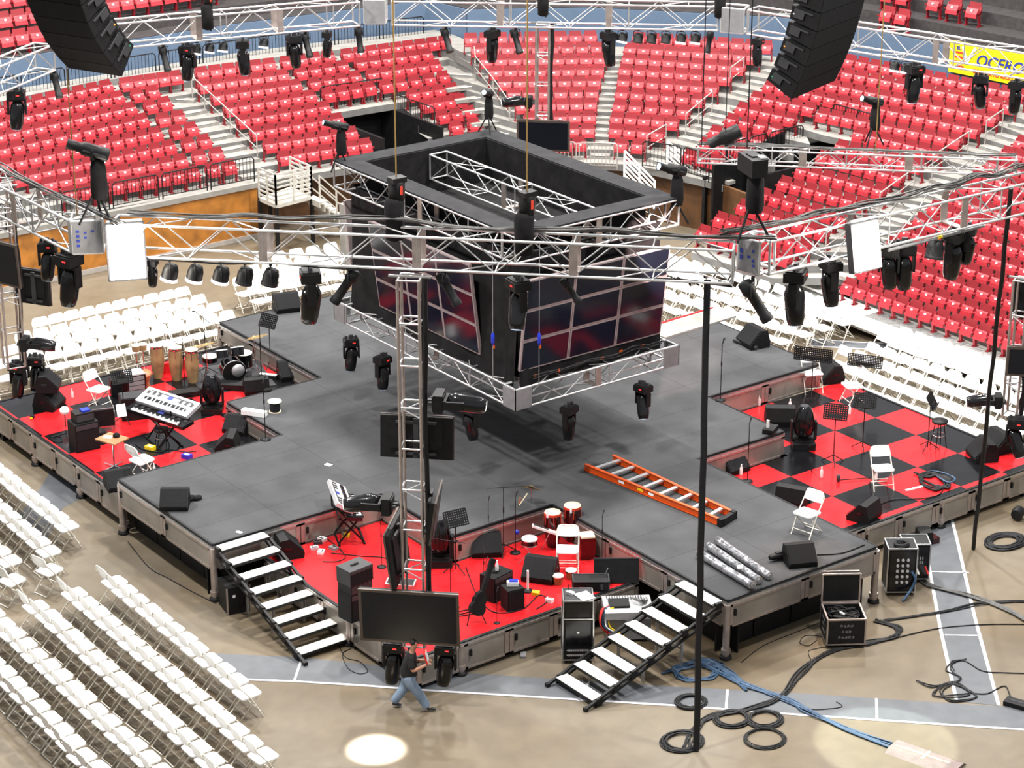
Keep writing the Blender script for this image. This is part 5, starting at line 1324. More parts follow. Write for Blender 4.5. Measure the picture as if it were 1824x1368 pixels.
o = thing('drumstick_holder', 'wooden drumsticks in a clamp beside the brass cymbal', 'drumsticks', at(925, 900, z+.95)); m = MB(); m.tube([(0, 0, 0), (.22, .0, .22)], .012, 5); m.build('drumstick', 'skin_drum', o); MB().tube([(.02, .03, .02), (.05, .03, .16)], .02, 6).build('drumstick', 'tan', o)
s0 = at(943, 1006, z)
o = thing('snare_drum', 'white-headed snare drum on a chrome stand, red platform', 'drum', s0)
MB().lathe([(.17, .48), (.17, .62)], (0, 0, 0), None, 18).build('shell', 'wine', o); MB().lathe([(.172, .62), (.165, .63), (0, .632)], (0, 0, 0), None, 18, False).build('drumhead', 'whitehead', o)
m = MB()
for zz in (.49, .61): m.lathe([(.175, zz-.012), (.182, zz), (.175, zz+.012)], (0, 0, 0), None, 18, False)
for a in (.2, 2.3, 4.4): m.tube([(0, 0, .3), (.24*cos(a), .24*sin(a), .01)], .012, 5); m.tube([(0, 0, .3), (.14*cos(a), .14*sin(a), .47)], .012, 5)
m.tube([(0, 0, .2), (0, 0, .34)], .015, 6); m.build('stand', 'chrome', o)
o = thing('percussion_tray', 'white sloping tray beside the snare drum on the red platform', 'tray', at(972, 985, z)+V((0, 0, .55)), -.75, None, (0, .35, -.62)); MB().box((0, 0, 0), (.62, .10, .05)).build('tray', 'white', o); MB().box((-.12, 0, .03), (.34, .05, .012)).build('slot', 'dark_grey', o); MB().tube([(.1, 0, -.02), (.08, 0, -.48)], .012, 5).build('leg', 'chrome', o)
block('cajon', 'dark wooden cajon box with a tan top by the back wall of the red platform', 'drum', 1045, 992, z, (.30, .32, .50), FA+.2, 'wine', lambda o, d: MB().box((0, 0, d[2]+.02), (.28, .30, .04)).build('seat_pad', 'skin_drum', o))
for (px, py, w, mt) in ((994, 1040, 'larger bongo drum, left of the pair on the red platform', 'skin_drum'), (1017, 1030, 'smaller bongo drum, right of the pair on the red platform', 'paper')):
    o = thing('bongo_drum', w, 'drum', at(px, py, z)); MB().lathe([(.085, 0), (.10, .06), (.115, .19)], (0, 0, 0), None, 14).build('shell', 'tan', o); MB().lathe([(.118, .17), (.12, .20), (.11, .207), (0, .21)], (0, 0, 0), None, 14, False).build('drumhead', mt, o)
    MB().lathe([(.122, .165), (.124, .19)], (0, 0, 0), None, 14, False).build('rim', 'chrome', o)
on(wedge, 962, 1030, z, 'black wedge monitor standing behind the snare, red platform', FA-.3, 1.1)
on(wedge, 866, 985, z, 'black wedge monitor against the back wall of the red platform', FA+.1, 1.05)
on(egg, 783, 1003, z, 'big black floor moving head in the back of the red platform', FA, 1.05)
on(wedge, 512, 985, z, 'black wedge monitor beside the left stairs, red platform', -.3, 1.15)
on(micb, 897, 985, z, 'black boom microphone stand reaching to the brass cymbal', -.62, 1.0)
on(mic, 870, 975, z, 'short microphone stand at the back wall of the red platform', .5, .75)
on(mst, 812, 1018, z, 'black perforated music stand right of the floor moving head', FA+.5, 1.0)
on(micb, 803, 1075, z, 'boom microphone stand in the middle of the red platform', 2.3, .92)
on(micb, 862, 1050, z, 'short tripod stand with a yellow clip, red platform', 1.0, .6)
on(mic, 680, 1010, z, 'black microphone stand alone on the red floor left of the tower', .2, .78)
on(mic, 885, 1110, z, 'short round-base stand beside the guitar', .2, .5); on(mic, 866, 1062, z, 'short stand left of the combo amplifier', .2, .55)
on(mic, 1072, 1000, z, 'microphone stand by the right wall of the red platform', .3, .75)
on(mic, 918, 985, z, 'thin microphone stand with blue cloth near the congas', .3, .9)
o = thing('cloth', 'blue cloth hanging on a thin stand near the congas', 'cloth', at(921, 948, z+.45)); MB().ball((0, 0, 0), (.05, .06, .06), 8, 5).build('cloth', 'blue', o)
# keyboards on a stand, left
def keyboard(name, label, c, rz, L, D, mt, tilt, roll=0., keymat='paper', dark_end=False):
    o = thing(name, label, 'keyboard', c, 0, None, (roll, tilt, rz)); MB().box((0, 0, .0), (D, L, .085)).build('body', mt, o)
    kl = L*.80; k0 = -L*.40; m = MB(); n = 36
    for i in range(n): m.box((D*.28, k0+kl*(i+.5)/n, .05), (D*.36, kl/n*.88, .02))
    m.box((D*.28, k0+kl/2, .044), (D*.355, kl, .012)); m.build('white_keys', keymat, o)
    m = MB()
    for i in range(n):
        if i % 7 not in (2, 6): m.box((D*.20, k0+kl*(i+1)/n, .067), (D*.20, kl/n*.5, .02))
    m.box((D*.105, k0+kl/2, .058), (.012, kl, .012)); m.build('black_keys', 'black_gloss', o)
    m = MB(); m.box((-D*.22, 0, .046), (D*.20, L*.09, .008)); m.build('display', 'navy', o)
    m = MB()
    for i in range(9):
        if abs(i-4) > 1: m.box((-D*.2, -L*.42+i*L*.105, .047), (D*.2, L*.05, .008))
    m.box((-D*.34, 0, .046), (D*.05, L*.8, .006)); m.build('controls', 'dark_grey', o)
    return o
def xstand(label, p, rz, h=.72, w=.8):
    o = thing('keyboard_stand', label, 'stand', p, rz)
    for y in (-w*.3, w*.3):
        MB().bar((-.28, y, .02), (.26, y, h), .035).build('leg', 'black', o); MB().bar((.28, y, .02), (-.26, y, h), .035).build('leg', 'black', o)
    m = MB(); 
    for x in (-.28, .28): m.bar((x, -w*.42, .02), (x, w*.42, .02), .035)
    m.build('feet', 'black', o); m = MB()
    for x in (-.26, .26): m.bar((x, -w*.42, h), (x, w*.42, h), .035)
    m.build('arms', 'black', o); return o
kb = at(622, 958, z)
xstand('black keyboard stand at the back left of the red platform', kb, -.42, .66, .95)
keyboard('synthesizer', 'pale silver synthesizer tilted steeply, upper of two on the red platform', kb+V((-.16, .06, 1.02)), -.42, 1.30, .42, 'silver', .55)
keyboard('synthesizer', 'dark blue keyboard with white keys, lower of two on the red platform', kb+V((.05, .0, .72)), -.42, 1.28, .34, 'black_gloss', .12)
o = thing('keyboard_bracket', 'black upper tier bracket holding the tilted silver synthesizer', 'stand', kb+V((-.2, .1, .70))); m = MB(); m.bar((0, -.25, 0), (0, -.25, .34), .03); m.bar((0, .25, 0), (0, .25, .34), .03); m.bar((0, -.25, 0), (0, .25, 0), .03); m.build('bracket', 'black', o)
on(mst, 607, 985, z, 'small black bag-like stand under the keyboards of the red platform', -.4, .42)
for i, (px, py, mt, w) in enumerate(((574, 962, 'paper', 'white'), (560, 978, 'silver', 'silver'), (572, 985, 'paper', 'second white'), (594, 978, 'grey', 'grey'), (566, 968, 'dark_grey', 'dark grey'))):
    o = thing('effects_pedal', '%s effects pedal on the floor at the left of the red platform' % w, 'pedal', at(px, py, z), .3+i); MB().box((0, 0, .03), (.13, .18, .06)).build('case', mt, o)
    m = MB(); m.lathe([(.018, .06), (.016, .085)], (.03, .04, 0), None, 8); m.build('switch', 'chrome', o)
    MB().box((-.03, 0, .063), (.03, .12, .006)).build('dial_plate', 'black', o)
for px, py, w in ((616, 955, 'under the keyboards of the red platform'), (954, 1059, 'beside the white cymbal stand post, red platform')):
    o = thing('effects_pedal', 'yellow effects pedal ' + w, 'pedal', at(px, py, z), .6); MB().box((0, 0, .035), (.12, .15, .07)).build('case', 'yellow', o); MB().lathe([(.018, .07), (.016, .09)], (0, .03, 0), None, 8).build('switch', 'chrome', o)
o = thing('power_supply', 'small red and white box near the front edge of the red platform', 'box', at(979, 1072, z), .4); MB().box((0, 0, .04), (.11, .15, .08)).build('case', 'paper', o); MB().box((.03, 0, .083), (.04, .12, .006)).build('red_label', 'redprint', o)
o = thing('stand_post', 'white taped stand post with round base, middle of the red platform', 'stand', at(940, 1053, z)); MB().tube([(0, 0, .02), (0, 0, .48)], .022, 8).build('post', 'paper', o); MB().lathe([(.11, 0), (.11, .02), (.03, .035)], (0, 0, 0), None, 14).build('base', 'black', o)
o = thing('power_adaptor', 'white adaptor plug hanging from a cable behind the pedals', 'plug', at(577, 948, z)+V((0, 0, .02))); MB().box((0, 0, .05), (.08, .08, .1)).build('adaptor', 'paper', o); MB().tube(spline([(0, 0, .1), (.18, -.05, .3), (.34, -.1, .16), (.36, -.1, .02)], 5), .012, 5).build('cord', 'paper', o)
rk = at(700, 1050, z); o = thing('pedal_board', 'silver-edged pedal board behind the large monitor, red platform', 'pedal board', at(714, 1042, z), an); MB().box((0, 0, .04), (.62, .30, .08)).build('frame', 'alu', o); MB().box((0, 0, .082), (.56, .25, .012)).build('mat', 'black', o)
def floor_cable(label, pts, z, r=.011, n=1, spread=.03, mt='cable', lab_cat='cable', sub=7):
    m = MB()
    for k in range(n):
        q = [at(px, py, z+r+.004) + V((random.uniform(-spread, spread), random.uniform(-spread, spread), random.uniform(0, r)))*(1 if n > 1 else 0) for px, py in pts]
        m.tube(spline(q, sub), r, 5)
    return tag(m.build('cable', mt), label, lab_cat)
floor_cable('thin black cables across the red floor by the pedals', [(590, 985), (640, 990), (690, 995), (705, 1020)], z)
floor_cable('thin black cables around the combo amplifier', [(830, 1010), (850, 1060), (880, 1090), (930, 1085), (960, 1060), (975, 1070), (955, 1085)], z)
floor_cable('thin black cables between the guitar and the front monitor', [(790, 1112), (815, 1090), (850, 1085), (800, 1100), (860, 1090)], z)
floor_cable('thin black cable loop at the left back of the red floor', [(565, 950), (590, 965), (615, 990), (600, 1000), (575, 1000)], z)
# ---------------------------------------------------------------- left platform
z = ZL
o = block('bass_cabinet', 'tall black speaker cabinet on the left platform near its outer edge', 'speaker', 151, 797, z, (.48, .60, .70), FA+.55, 'speaker', amp_face); p = o.location
o = thing('guitar_amplifier', 'black amplifier head with a blue cloth on the tall left-platform cabinet', 'amplifier', p+V((0, 0, .70)), FA+.55); MB().box((0, 0, .12), (.34, .46, .24)).build('case', 'black', o); MB().box((.173, 0, .12), (.006, .42, .16)).build('front_panel', 'dark_grey', o); MB().box((.02, .06, .26), (.18, .2, .04)).build('blue_cloth', 'blue', o)
on(wedge, 89, 724, z, 'black wedge monitor, lower of two stacked on the left platform', -.9, 1.1)
q = at(89, 724, z); copy_of(wedge, 'black wedge monitor on top of another at the back left of the left platform', q+V((.02, .0, .47)), -.6, None, None, 1.05)
o = thing('bucket_lamp', 'white round lamp shade behind the tall left-platform cabinet', 'lamp', at(117, 760, z)); MB().ball((0, 0, .42), (.12, .12, .11), 12, 8).build('shade', 'white', o); MB().tube([(0, 0, 0), (0, 0, .34)], .012, 5).build('pole', 'black', o)
o = thing('rack_case', 'black effects rack on a chrome frame behind the left-platform keyboards', 'rack', at(183, 765, z), FA+.3); MB().box((0, 0, .36), (.36, .56, .42)).build('case', 'black', o); m = MB()
for s in (-1, 1): m.tube([(.15, s*.28, 0), (.15, s*.28, .6), (-.15, s*.28, .6), (-.15, s*.28, 0)], .014, 5)
m.tube([(.15, -.28, .6), (.15, .28, .6)], .014, 5); m.build('frame', 'chrome', o)
on(mst, 222, 752, z, 'black music stand with a white sheet, left platform', FA+.4, .95); q = at(216, 731, z+.98)
tag(MB().box((0, 0, 0), (.012, .22, .30), Rz(FA+.4) @ Ry(-.5)).build('sheet_music', 'paper', None, q), 'white sheet of music on a black stand, left platform', 'paper')
o = block('mixer_case', 'black mixing rack behind the music stand on the left platform', 'mixer', 238, 742, z, (.5, .62, .56), FA+.3, 'black', lambda o, d: MB().box((0, 0, d[2]+.01), (.44, .56, .02), None).build('fader_panel', 'dark_grey', o))
kb = at(292, 787, z); kr = -1.02
xstand('black keyboard stand on the left platform', kb, -.14, .62, 1.2)
keyboard('synthesizer', 'silver synthesizer with blue display, upper of two on the left platform', kb+V((.22, .10, .92)), pi+.27, 1.72, .52, 'silver', .38)
keyboard('synthesizer', 'long black stage piano, lower of two on the left platform', kb+V((-.10, -.02, .70)), pi+.27, 1.95, .38, 'black_gloss', .12)
o = thing('keyboard_bracket', 'black tier bracket under the silver left-platform synthesizer', 'stand', kb+V((.22, .08, .6)), -.14); m = MB(); m.bar((-.1, -.4, .0), (-.1, -.4, .28), .03); m.bar((-.1, .4, 0), (-.1, .4, .28), .03); m.bar((-.1, -.4, .02), (-.1, .4, .02), .03); m.build('bracket', 'black', o)
o = thing('side_table', 'small brown side table on a chrome cross foot, left platform', 'table', at(203, 828, z), .35)
MB().box((0, 0, .66), (.50, .62, .03)).build('tabletop', 'tan', o); MB().tube([(-.1, -.1, .02), (-.1, -.1, .65)], .022, 8).build('column', 'chrome', o); m = MB(); m.bar((-.4, -.1, .02), (.2, -.1, .02), .04); m.bar((-.1, -.4, .02), (-.1, .2, .02), .04); m.build('foot', 'chrome', o)
tp = o.location; c = thing('cap', 'black cap lying on the small brown table', 'cap', tp+V((.12, .02, .675)), .8); MB().ball((0, 0, .03), (.09, .085, .07), 10, 6).build('crown', 'black_soft', c); MB().box((.1, 0, .01), (.1, .12, .012)).build('visor', 'black_soft', c)
tag(MB().box((0, 0, .004), (.16, .2, .006), Rz(.7)).build('paper_sheet', 'paper', None, tp+V((-.05, .12, .675))), 'white paper on the small brown table', 'paper')
o = stool('black cushioned stool behind the left-platform keyboards', 289, 792, z, .42, .19)
for px, py, mt, w in ((268, 801, 'yellow', 'yellow pedal box on a black tile under the keyboards'), (333, 816, 'blue', 'blue tissue box near the deck edge, left platform')):
    o = thing('small_box', w, 'box', at(px, py, z), .4); MB().box((0, 0, .05), (.16, .22, .10)).build('box_body', mt, o); MB().box((0, 0, .102), (.08, .12, .006)).build('label_panel', 'paper', o)
on(bot, 275, 842, z, 'water bottle hanging by the chair at the left-platform keyboards'); on(bot, 129, 708, z, 'water bottle on the red tile at the back of the left platform')
for i, (px, py) in enumerate(((282, 672), (315, 676), (344, 680))): on(con, px, py, z, 'pale wooden conga drum, %s of three at the back of the left platform' % ('left', 'middle', 'right')[i], 0, 1.12)
o = thing('conga_rug', 'red cloth stand cover under the pale congas', 'cloth', at(318, 664, z)); MB().box((0, .12, .14), (1.1, .05, .28), Rz(-.1)).build('cloth', 'red_floor', o)
for px, py, w in ((245, 668, 'left'), (257, 666, 'right')):
    o = thing('timbale', 'small wooden drum on a thin stand left of the congas, %s of two' % w, 'drum', at(px, py, z)); MB().lathe([(.10, .66), (.11, .82)], (0, 0, 0), None, 14).build('shell', 'conga', o); MB().lathe([(.115, .81), (.11, .83), (0, .832)], (0, 0, 0), None, 14, False).build('drumhead', 'skin_drum', o)
    m = MB(); m.tube([(0, 0, .2), (0, 0, .66)], .012, 5); 
    for a in (.2, 2.3, 4.4): m.tube([(0, 0, .3), (.2*cos(a), .2*sin(a), .01)], .01, 5)
    m.build('stand', 'chrome', o)
o = thing('djembe', 'brown goblet drum with orange head left of the congas', 'drum', at(262, 692, z), 0, None, (.25, -.2, 0)); MB().lathe([(.10, 0), (.07, .22), (.15, .42), (.16, .5)], (0, 0, 0), None, 14).build('shell', 'conga', o); MB().lathe([(.163, .49), (.16, .51), (0, .515)], (0, 0, 0), None, 14, False).build('drumhead', 'tan', o)
o = block('drawer_rack', 'silver-topped drawer rack with dark red sides, back of the left platform', 'rack', 241, 708, z, (.42, .48, .66), FA+.45, 'wine', None)
MB().box((0, 0, .675), (.42, .46, .03)).build('lid', 'silver', o)
for i in range(5): MB().box((.213, 0, .10+i*.12), (.012, .40, .10)).build('drawer', 'grey', o)
block('guitar_amp', 'low black amplifier beside the drawer rack, left platform', 'amplifier', 215, 700, z, (.36, .50, .42), FA+.3, 'speaker', amp_face)
# drum kit
d0 = at(415, 678, z); ky2 = -.95
o = thing('drum_kit', 'black drum kit with chrome hardware on the left platform', 'drum kit', d0, FA+.35)
R = Ry(pi/2)
MB().lathe([(.30, -.2), (.31, 0), (.30, .2)], (0, 0, .31), R, 22).build('bass_drum', 'black_gloss', o); MB().lathe([(.29, .203), (0, .206)], (0, 0, .31), R, 22, False).build('bass_drum_head', 'black', o)
MB().lathe([(.30, .19), (.318, .205), (.30, .215)], (0, 0, .31), R, 22, False).build('bass_drum_hoop', 'chrome', o); MB().lathe([(.17, .21), (.17, .212), (0, .213)], (0, .10, .34), R, 18, False).build('round_logo_patch', 'silver', o)
for x, y, zz, r, hh, ti in ((-.05, -.24, .74, .15, .2, -.35), (-.05, .16, .76, .165, .22, -.35), (-.45, .42, .36, .21, .36, 0), (-.40, -.48, .52, .19, .14, 0)):
    Rt = Ry(ti); MB().lathe([(r, -hh/2), (r, hh/2)], (x, y, zz), Rt, 18).build('tom_drum', 'black_gloss', o)
    MB().lathe([(r*1.02, hh/2-.01), (r*1.0, hh/2+.01), (0, hh/2+.012)], (x, y, zz), Rt, 18, False).build('tom_head', 'whitehead', o)
for x, y, zz in ((-.1, -.62, 1.02), (-.1, .62, 1.06), (-.45, .85, .92), (-.5, -.8, .84)):
    c = o; MB().lathe([(.22, 0), (.18, .012), (.05, .025), (.035, .045), (0, .05)], (x, y, zz), Ry(-.3) @ Rx(.2), 18, False).build('cymbal', 'brass', o)
    m = MB(); m.tube([(x, y, .2), (x, y, zz)], .011, 5)
    for a in (.2, 2.3, 4.4): m.tube([(x, y, .35), (x+.2*cos(a), y+.2*sin(a), .01)], .01, 5)
    m.build('cymbal_stand', 'chrome', o)
MB().lathe([(.15, .45), (.15, .5), (0, .51)], (-.85, 0, 0), None, 14).build('throne_seat', 'black_soft', o); m = MB(); m.tube([(-.85, 0, .1), (-.85, 0, .46)], .02, 6)
for a in (.2, 2.3, 4.4): m.tube([(-.85, 0, .25), (-.85+.2*cos(a), .2*sin(a), .01)], .012, 5)
m.build('throne_stand', 'chrome', o)
o = thing('drum_rug', 'dark grey rug under the drum kit', 'rug', d0, FA+.35); MB().box((-.25, 0, .006), (1.9, 1.9, .012)).build('rug', 'dark_grey', o)
on(egg, 379, 733, z, 'big black floor moving head in front of the drum kit', FA, .98)
on(micb, 330, 700, z, 'boom microphone stand in front of the pale congas', .3, .95); on(micb, 368, 668, z, 'tall boom stand between congas and drum kit', 1.5, 1.0); on(mic, 466, 676, z, 'tall microphone stand right of the drum kit', .3, 1.0)
on(mst, 482, 652, z, 'black music stand right of the drum kit by the stage wall', FA-.6, 1.0)
on(wedge, 519, 672, z, 'black wedge monitor by the stage wall right of the drum kit', -1.9, 1.05)
on(wedge, 456, 698, z, 'grey-topped wedge monitor at the deck edge in front of the drums', 1.2, 1.0)
on(wedge, 423, 768, z, 'black wedge monitor against the wall of the stage notch, left platform', -2.6, .95)
on(wedge, 405, 800, z, 'grey-topped wedge monitor at the deck edge, right of the left-platform keyboards', pi*.78, 1.0)
on(wedge, 318, 745, z, 'dark wedge monitor behind the silver synthesizer', FA+.2, .85); on(wedge, 213, 868, z, 'black wedge monitor in the near corner of the left platform', FA+.4, 1.0)
o = thing('effects_tray', 'black pedal tray with white switches near the drum kit', 'pedal board', at(478, 672, z), -.9); MB().box((0, 0, .04), (.5, .22, .07)).build('tray', 'black', o); MB().box((0, 0, .08), (.46, .10, .02)).build('switch_strip', 'paper', o)
o = thing('guitar_case', 'long black instrument case lying by the drum rug', 'case', at(405, 692, z), -.75); MB().box((0, 0, .08), (1.15, .34, .16)).build('case_body', 'black', o); MB().bar((0, -.18, .08), (.12, -.18, .08), .03).build('handle', 'black_gloss', o)
o = thing('guitar_case', 'black instrument case lying near the keyboards on a black tile', 'case', at(330, 705, z), -.3); MB().box((0, 0, .07), (.8, .32, .14)).build('case_body', 'black', o); MB().bar((0, -.17, .07), (.1, -.17, .07), .03).build('handle', 'black_gloss', o)
floor_cable('thin cables on the tiles under the left-platform keyboards', [(240, 790), (255, 800), (285, 805), (300, 800), (330, 805), (350, 803)], z); floor_cable('grey cable curling beside the floor moving head', [(340, 715), (352, 722), (362, 735), (385, 738)], z)
floor_cable('coil of black cable beside the tall left-platform cabinet', [(95, 775), (108, 778), (110, 786), (98, 787), (92, 780), (104, 775), (118, 770)], z)
o = thing('small_box', 'tiny black object with a yellow label on the red tile at the left', 'box', at(58, 745, z), .4); MB().ball((0, 0, .05), (.07, .06, .05), 8, 5).build('body', 'black', o); MB().box((-.07, -.02, .03), (.04, .05, .03)).build('label_tab', 'yellow', o)
# ---------------------------------------------------------------- right platform
z = ZR
on(wedge, 1335, 708, z, 'black wedge monitor against the stage wall, back of the right platform', -pi/2-.05, 1.3)
on(wedge, 1388, 752, z, 'grey-topped wedge monitor at the tip of the deck, right platform', .9, 1.15); on(wedge, 1306, 838, z, 'black wedge monitor half hidden behind the deck edge, right platform', -pi/2, 1.0)
on(wedge, 1412, 895, z, 'wedge monitor on a black tile beside the deck edge, right platform', .5, 1.1); on(wedge, 1474, 676, z, 'black wedge monitor behind the wide music stands', pi*.9, 1.15)
on(wedge, 1538, 922, z, 'black wedge monitor at the near corner of the right platform', pi*.6, 1.05); on(wedge, 1748, 815, z, 'black wedge monitor at the far outer edge of the right platform', pi*.85, 1.1); on(wedge, 1775, 800, z, 'second black wedge monitor at the far outer edge, right platform', pi*.95, 1.1)
on(egg, 1430, 795, z, 'big black floor moving head on the right platform beside the deck', FA, 1.05)
on(mst2, 1445, 708, z, 'wide perforated music desk, left of two at the back of the right platform', FA-.35, .95); on(mst2, 1537, 712, z, 'wide perforated music desk, right of two at the back of the right platform', FA-.35, .86)
on(mst, 1484, 825, z, 'grey-looking tilted music stand in the middle of the right platform', FA-.3, 1.05); on(mst, 1536, 800, z, 'dark tilted music stand right of the grey-looking one', FA-.3, 1.0)
on(mst, 1652, 800, z, 'turned music stand beside the round stool', FA+1.2, 1.0)
stool('round black stool with chrome ring on the right platform', 1671, 795, z, .68, .20)
on(micb, 1445, 845, z, 'low reddish boom stand beside the floor moving head', .3, .5)
on(mic, 1331, 858, z, 'tall microphone stand at the deck edge, near the notch of the right platform', .3, 1.0)
for px, py, w in ((1407, 728, 'left of the floor moving head'), (1513, 737, 'behind the tilted music stands'), (1463, 850, 'in front of the tilted music stands'), (1560, 855, 'under the chair facing the camera'), (1444, 745, 'right of the floor moving head'), (1352, 722, 'beside the back wedge monitor'), (1320, 845, 'by the half hidden wedge monitor')): on(bot, px, py, z, 'water bottle on the right platform, ' + w, 0, 1.1)
o = thing('fallen_microphone', 'black boom microphone lying with its stand across the red tile', 'microphone', at(1493, 858, z), -.5); MB().ball((0, 0, .09), (.05, .07, .10), 8, 6).build('microphone', 'dark_grey', o); MB().tube([(0, 0, .04), (.9, .05, .03)], .012, 5).build('boom', 'black', o)
floor_cable('tangled heap of black cable on the right platform', [(1632, 843), (1650, 850), (1670, 848), (1690, 856), (1678, 870), (1655, 862), (1638, 850), (1660, 842), (1684, 862), (1665, 872), (1640, 858), (1655, 845), (1680, 852), (1690, 868), (1668, 866)], z, .022, 3, .05)
floor_cable('loop of blue cable on the right platform heap', [(1655, 838), (1680, 842), (1700, 852), (1690, 860), (1670, 850)], z+.05, .014, 2, .03, 'bluecable')
floor_cable('long black cable curving along the front edge of the right platform', [(1560, 902), (1590, 890), (1640, 888), (1670, 882), (1680, 872)], z, .012)
tag(MB().box((0, 0, .006), (.62, .07, .012), Rz(-.15)).build('tape_strip', 'paper', None, at(1633, 869, z)), 'white taped strip on the red tile near the cable heap', 'tape')
# ---------------------------------------------------------------- things on the stage deck
z = H
o = thing('ladder', 'orange fibreglass ladder with aluminium treads lying on the grey deck', 'ladder', at(1062, 822, z), 0)
A0, A1 = at(1042, 838, z), at(1285, 938, z); B0, B1 = at(1092, 822, z), at(1307, 924, z)
o.location = A0
for a, b, w in ((A0, A1, 'near'), (B0, B1, 'far')):
    m = MB(); u = (b-a).normalized(); m.bar(a-A0+V((0, 0, .09)), b-A0+V((0, 0, .09)), .03, .15); m.bar(a-A0+V((0, 0, .16)), b-A0+V((0, 0, .16)), .07, .018); m.bar(a-A0+V((0, 0, .02)), b-A0+V((0, 0, .02)), .07, .018); m.build('side_rail', 'orange', o)
for i in range(8):
    t = (i+.55)/8.3; MB().bar(A0.lerp(A1, t)-A0+V((0, 0, .13)), B0.lerp(B1, t)-A0+V((0, 0, .13)), .09, .035).build('tread', 'alu_white', o)
m = MB()
for a in (A1, B1): m.box(a-A0+V((0, .02, .09)), (.12, .12, .19))
m.bar(A1-A0+V((0, 0, .09)), B1-A0+V((0, 0, .09)), .10, .17); m.build('top_cap', 'black', o)
for t, mt in ((.28, 'paper'), (.42, 'yellow'), (.5, 'paper')): p = A0.lerp(A1, t)-A0; u = (A1-A0).normalized(); MB().box(p+V((-.0, 0, .09))+V((u.y, -u.x, 0))*.018, (.16, .006, .06), Rz(atan2(u.y, u.x))).build('sticker', mt, o)
for i, (a, b, w) in enumerate((((1245, 985), (1340, 1043), 'nearest the stairs'), ((1262, 972), (1352, 1034), 'middle'), ((1278, 962), (1370, 1026), 'furthest from the stairs'))):
    p, q = at(*a, z+.10), at(*b, z+.10); o = thing('foil_tube', 'silver foil-wrapped tube on the deck, %s of three' % w, 'tube', p); d = q-p
    m = MB(); n = 24; m.tube([d*(j/n) for j in range(n+1)], [.085+.012*random.random() for j in range(n+1)], 10); m.build('foil_wrap', 'foil', o); MB().tube([d*.985, d*1.02], .05, 8).build('end_plug', 'grey', o)
o = thing('tape_roll', 'white roll lying on the foil tubes', 'tape', at(1318, 1012, z+.2)); MB().lathe([(.055, 0), (.06, .04), (.05, .05), (0, .05)], (0, 0, 0), None, 12).build('roll', 'paper', o)
o = on(wedge, 1424, 1003, z, 'black wedge monitor with a hand-held torch behind it at the near deck corner', -2.0, 1.0)
o = thing('work_lamp', 'black lamp body lying beside the near deck corner wedge', 'lamp', at(1385, 998, z), -.2); MB().lathe([(.05, -.2), (.07, -.1), (.09, .16), (.10, .2)], (0, 0, .10), Ry(pi/2), 10).build('lamp_body', 'black', o); MB().box((.05, 0, .15), (.2, .08, .08)).build('handle', 'black', o)
on(wedge, 312, 903, z, 'black wedge monitor at the outer left end of the deck', -2.2, 1.0)
o = thing('cable_bag', 'bunched black cloth beside the wedge at the outer left deck end', 'cloth', at(334, 893, z)); MB().ball((0, 0, .06), (.22, .10, .08), 10, 6).ball((.22, -.06, .05), (.12, .08, .06), 8, 5).build('bundle', 'black_soft', o)
on(wedge, 511, 552, z, 'grey wedge monitor at the far left end of the deck', -pi/2-.3, 1.1); on(wedge, 1340, 614, z, 'grey wedge monitor at the far right end of the deck', pi*.95, 1.15)
o = thing('foam_tube', 'dark foam tube on the deck before the far right wedge', 'tube', at(1308, 605, z+.06)); MB().tube([(0, 0, 0), at(1348, 620, z+.06)-o.location], .06, 10).build('tube_body', 'dark_grey', o)
o = thing('cable_spool', 'black cable spool with a pale round top on the deck', 'spool', at(490, 733, z)); MB().lathe([(.15, 0), (.15, .02)], (0, 0, 0), None, 18).build('flange', 'skin_drum', o); MB().lathe([(.13, .02), (.13, .26)], (0, 0, 0), None, 18).build('wound_cable', 'cable', o); MB().lathe([(.17, .26), (.17, .28), (0, .282)], (0, 0, 0), None, 18).build('flange', 'skin_drum', o)
o = thing('carton', 'long white carton lying on the deck beside the spool', 'box', at(453, 739, z), -1.0); MB().box((0, 0, .06), (.62, .18, .12)).build('carton_body', 'white', o); MB().box((0, 0, .122), (.62, .015, .004)).build('tape_seam', 'paper', o)
on(mic, 473, 783, z, 'microphone stand on the deck beside the left platform', .2, 1.0)
o = thing('small_box', 'small black lump of cloth on the deck above the spool', 'cloth', at(476, 697, z)); MB().ball((0, 0, .03), (.13, .09, .05), 8, 5).build('bundle', 'black_soft', o)
on(mic, 1283, 713, z, 'microphone stand on the right stage arm by the deck edge', .2, 1.0)
tag(MB().box((0, 0, .004), (.12, .16, .006), Rz(.4)).build('paper_sheet', 'paper', None, at(585, 828, z)), 'small white paper lying on the grey deck', 'paper')
tag(MB().box((0, 0, .004), (.08, .14, .006), Rz(.4)).build('paper_sheet', 'paper', None, at(426, 948, z)), 'scrap of white paper at the head of the left stairs', 'paper')
o = thing('lamp_case', 'open black case with a white insert at the tip of the deck, right', 'case', at(1372, 769, z), .5); MB().box((0, 0, .06), (.42, .26, .12)).build('case_body', 'black', o); MB().box((-.05, .05, .20), (.06, .06, .20)).build('insert', 'plate', o)
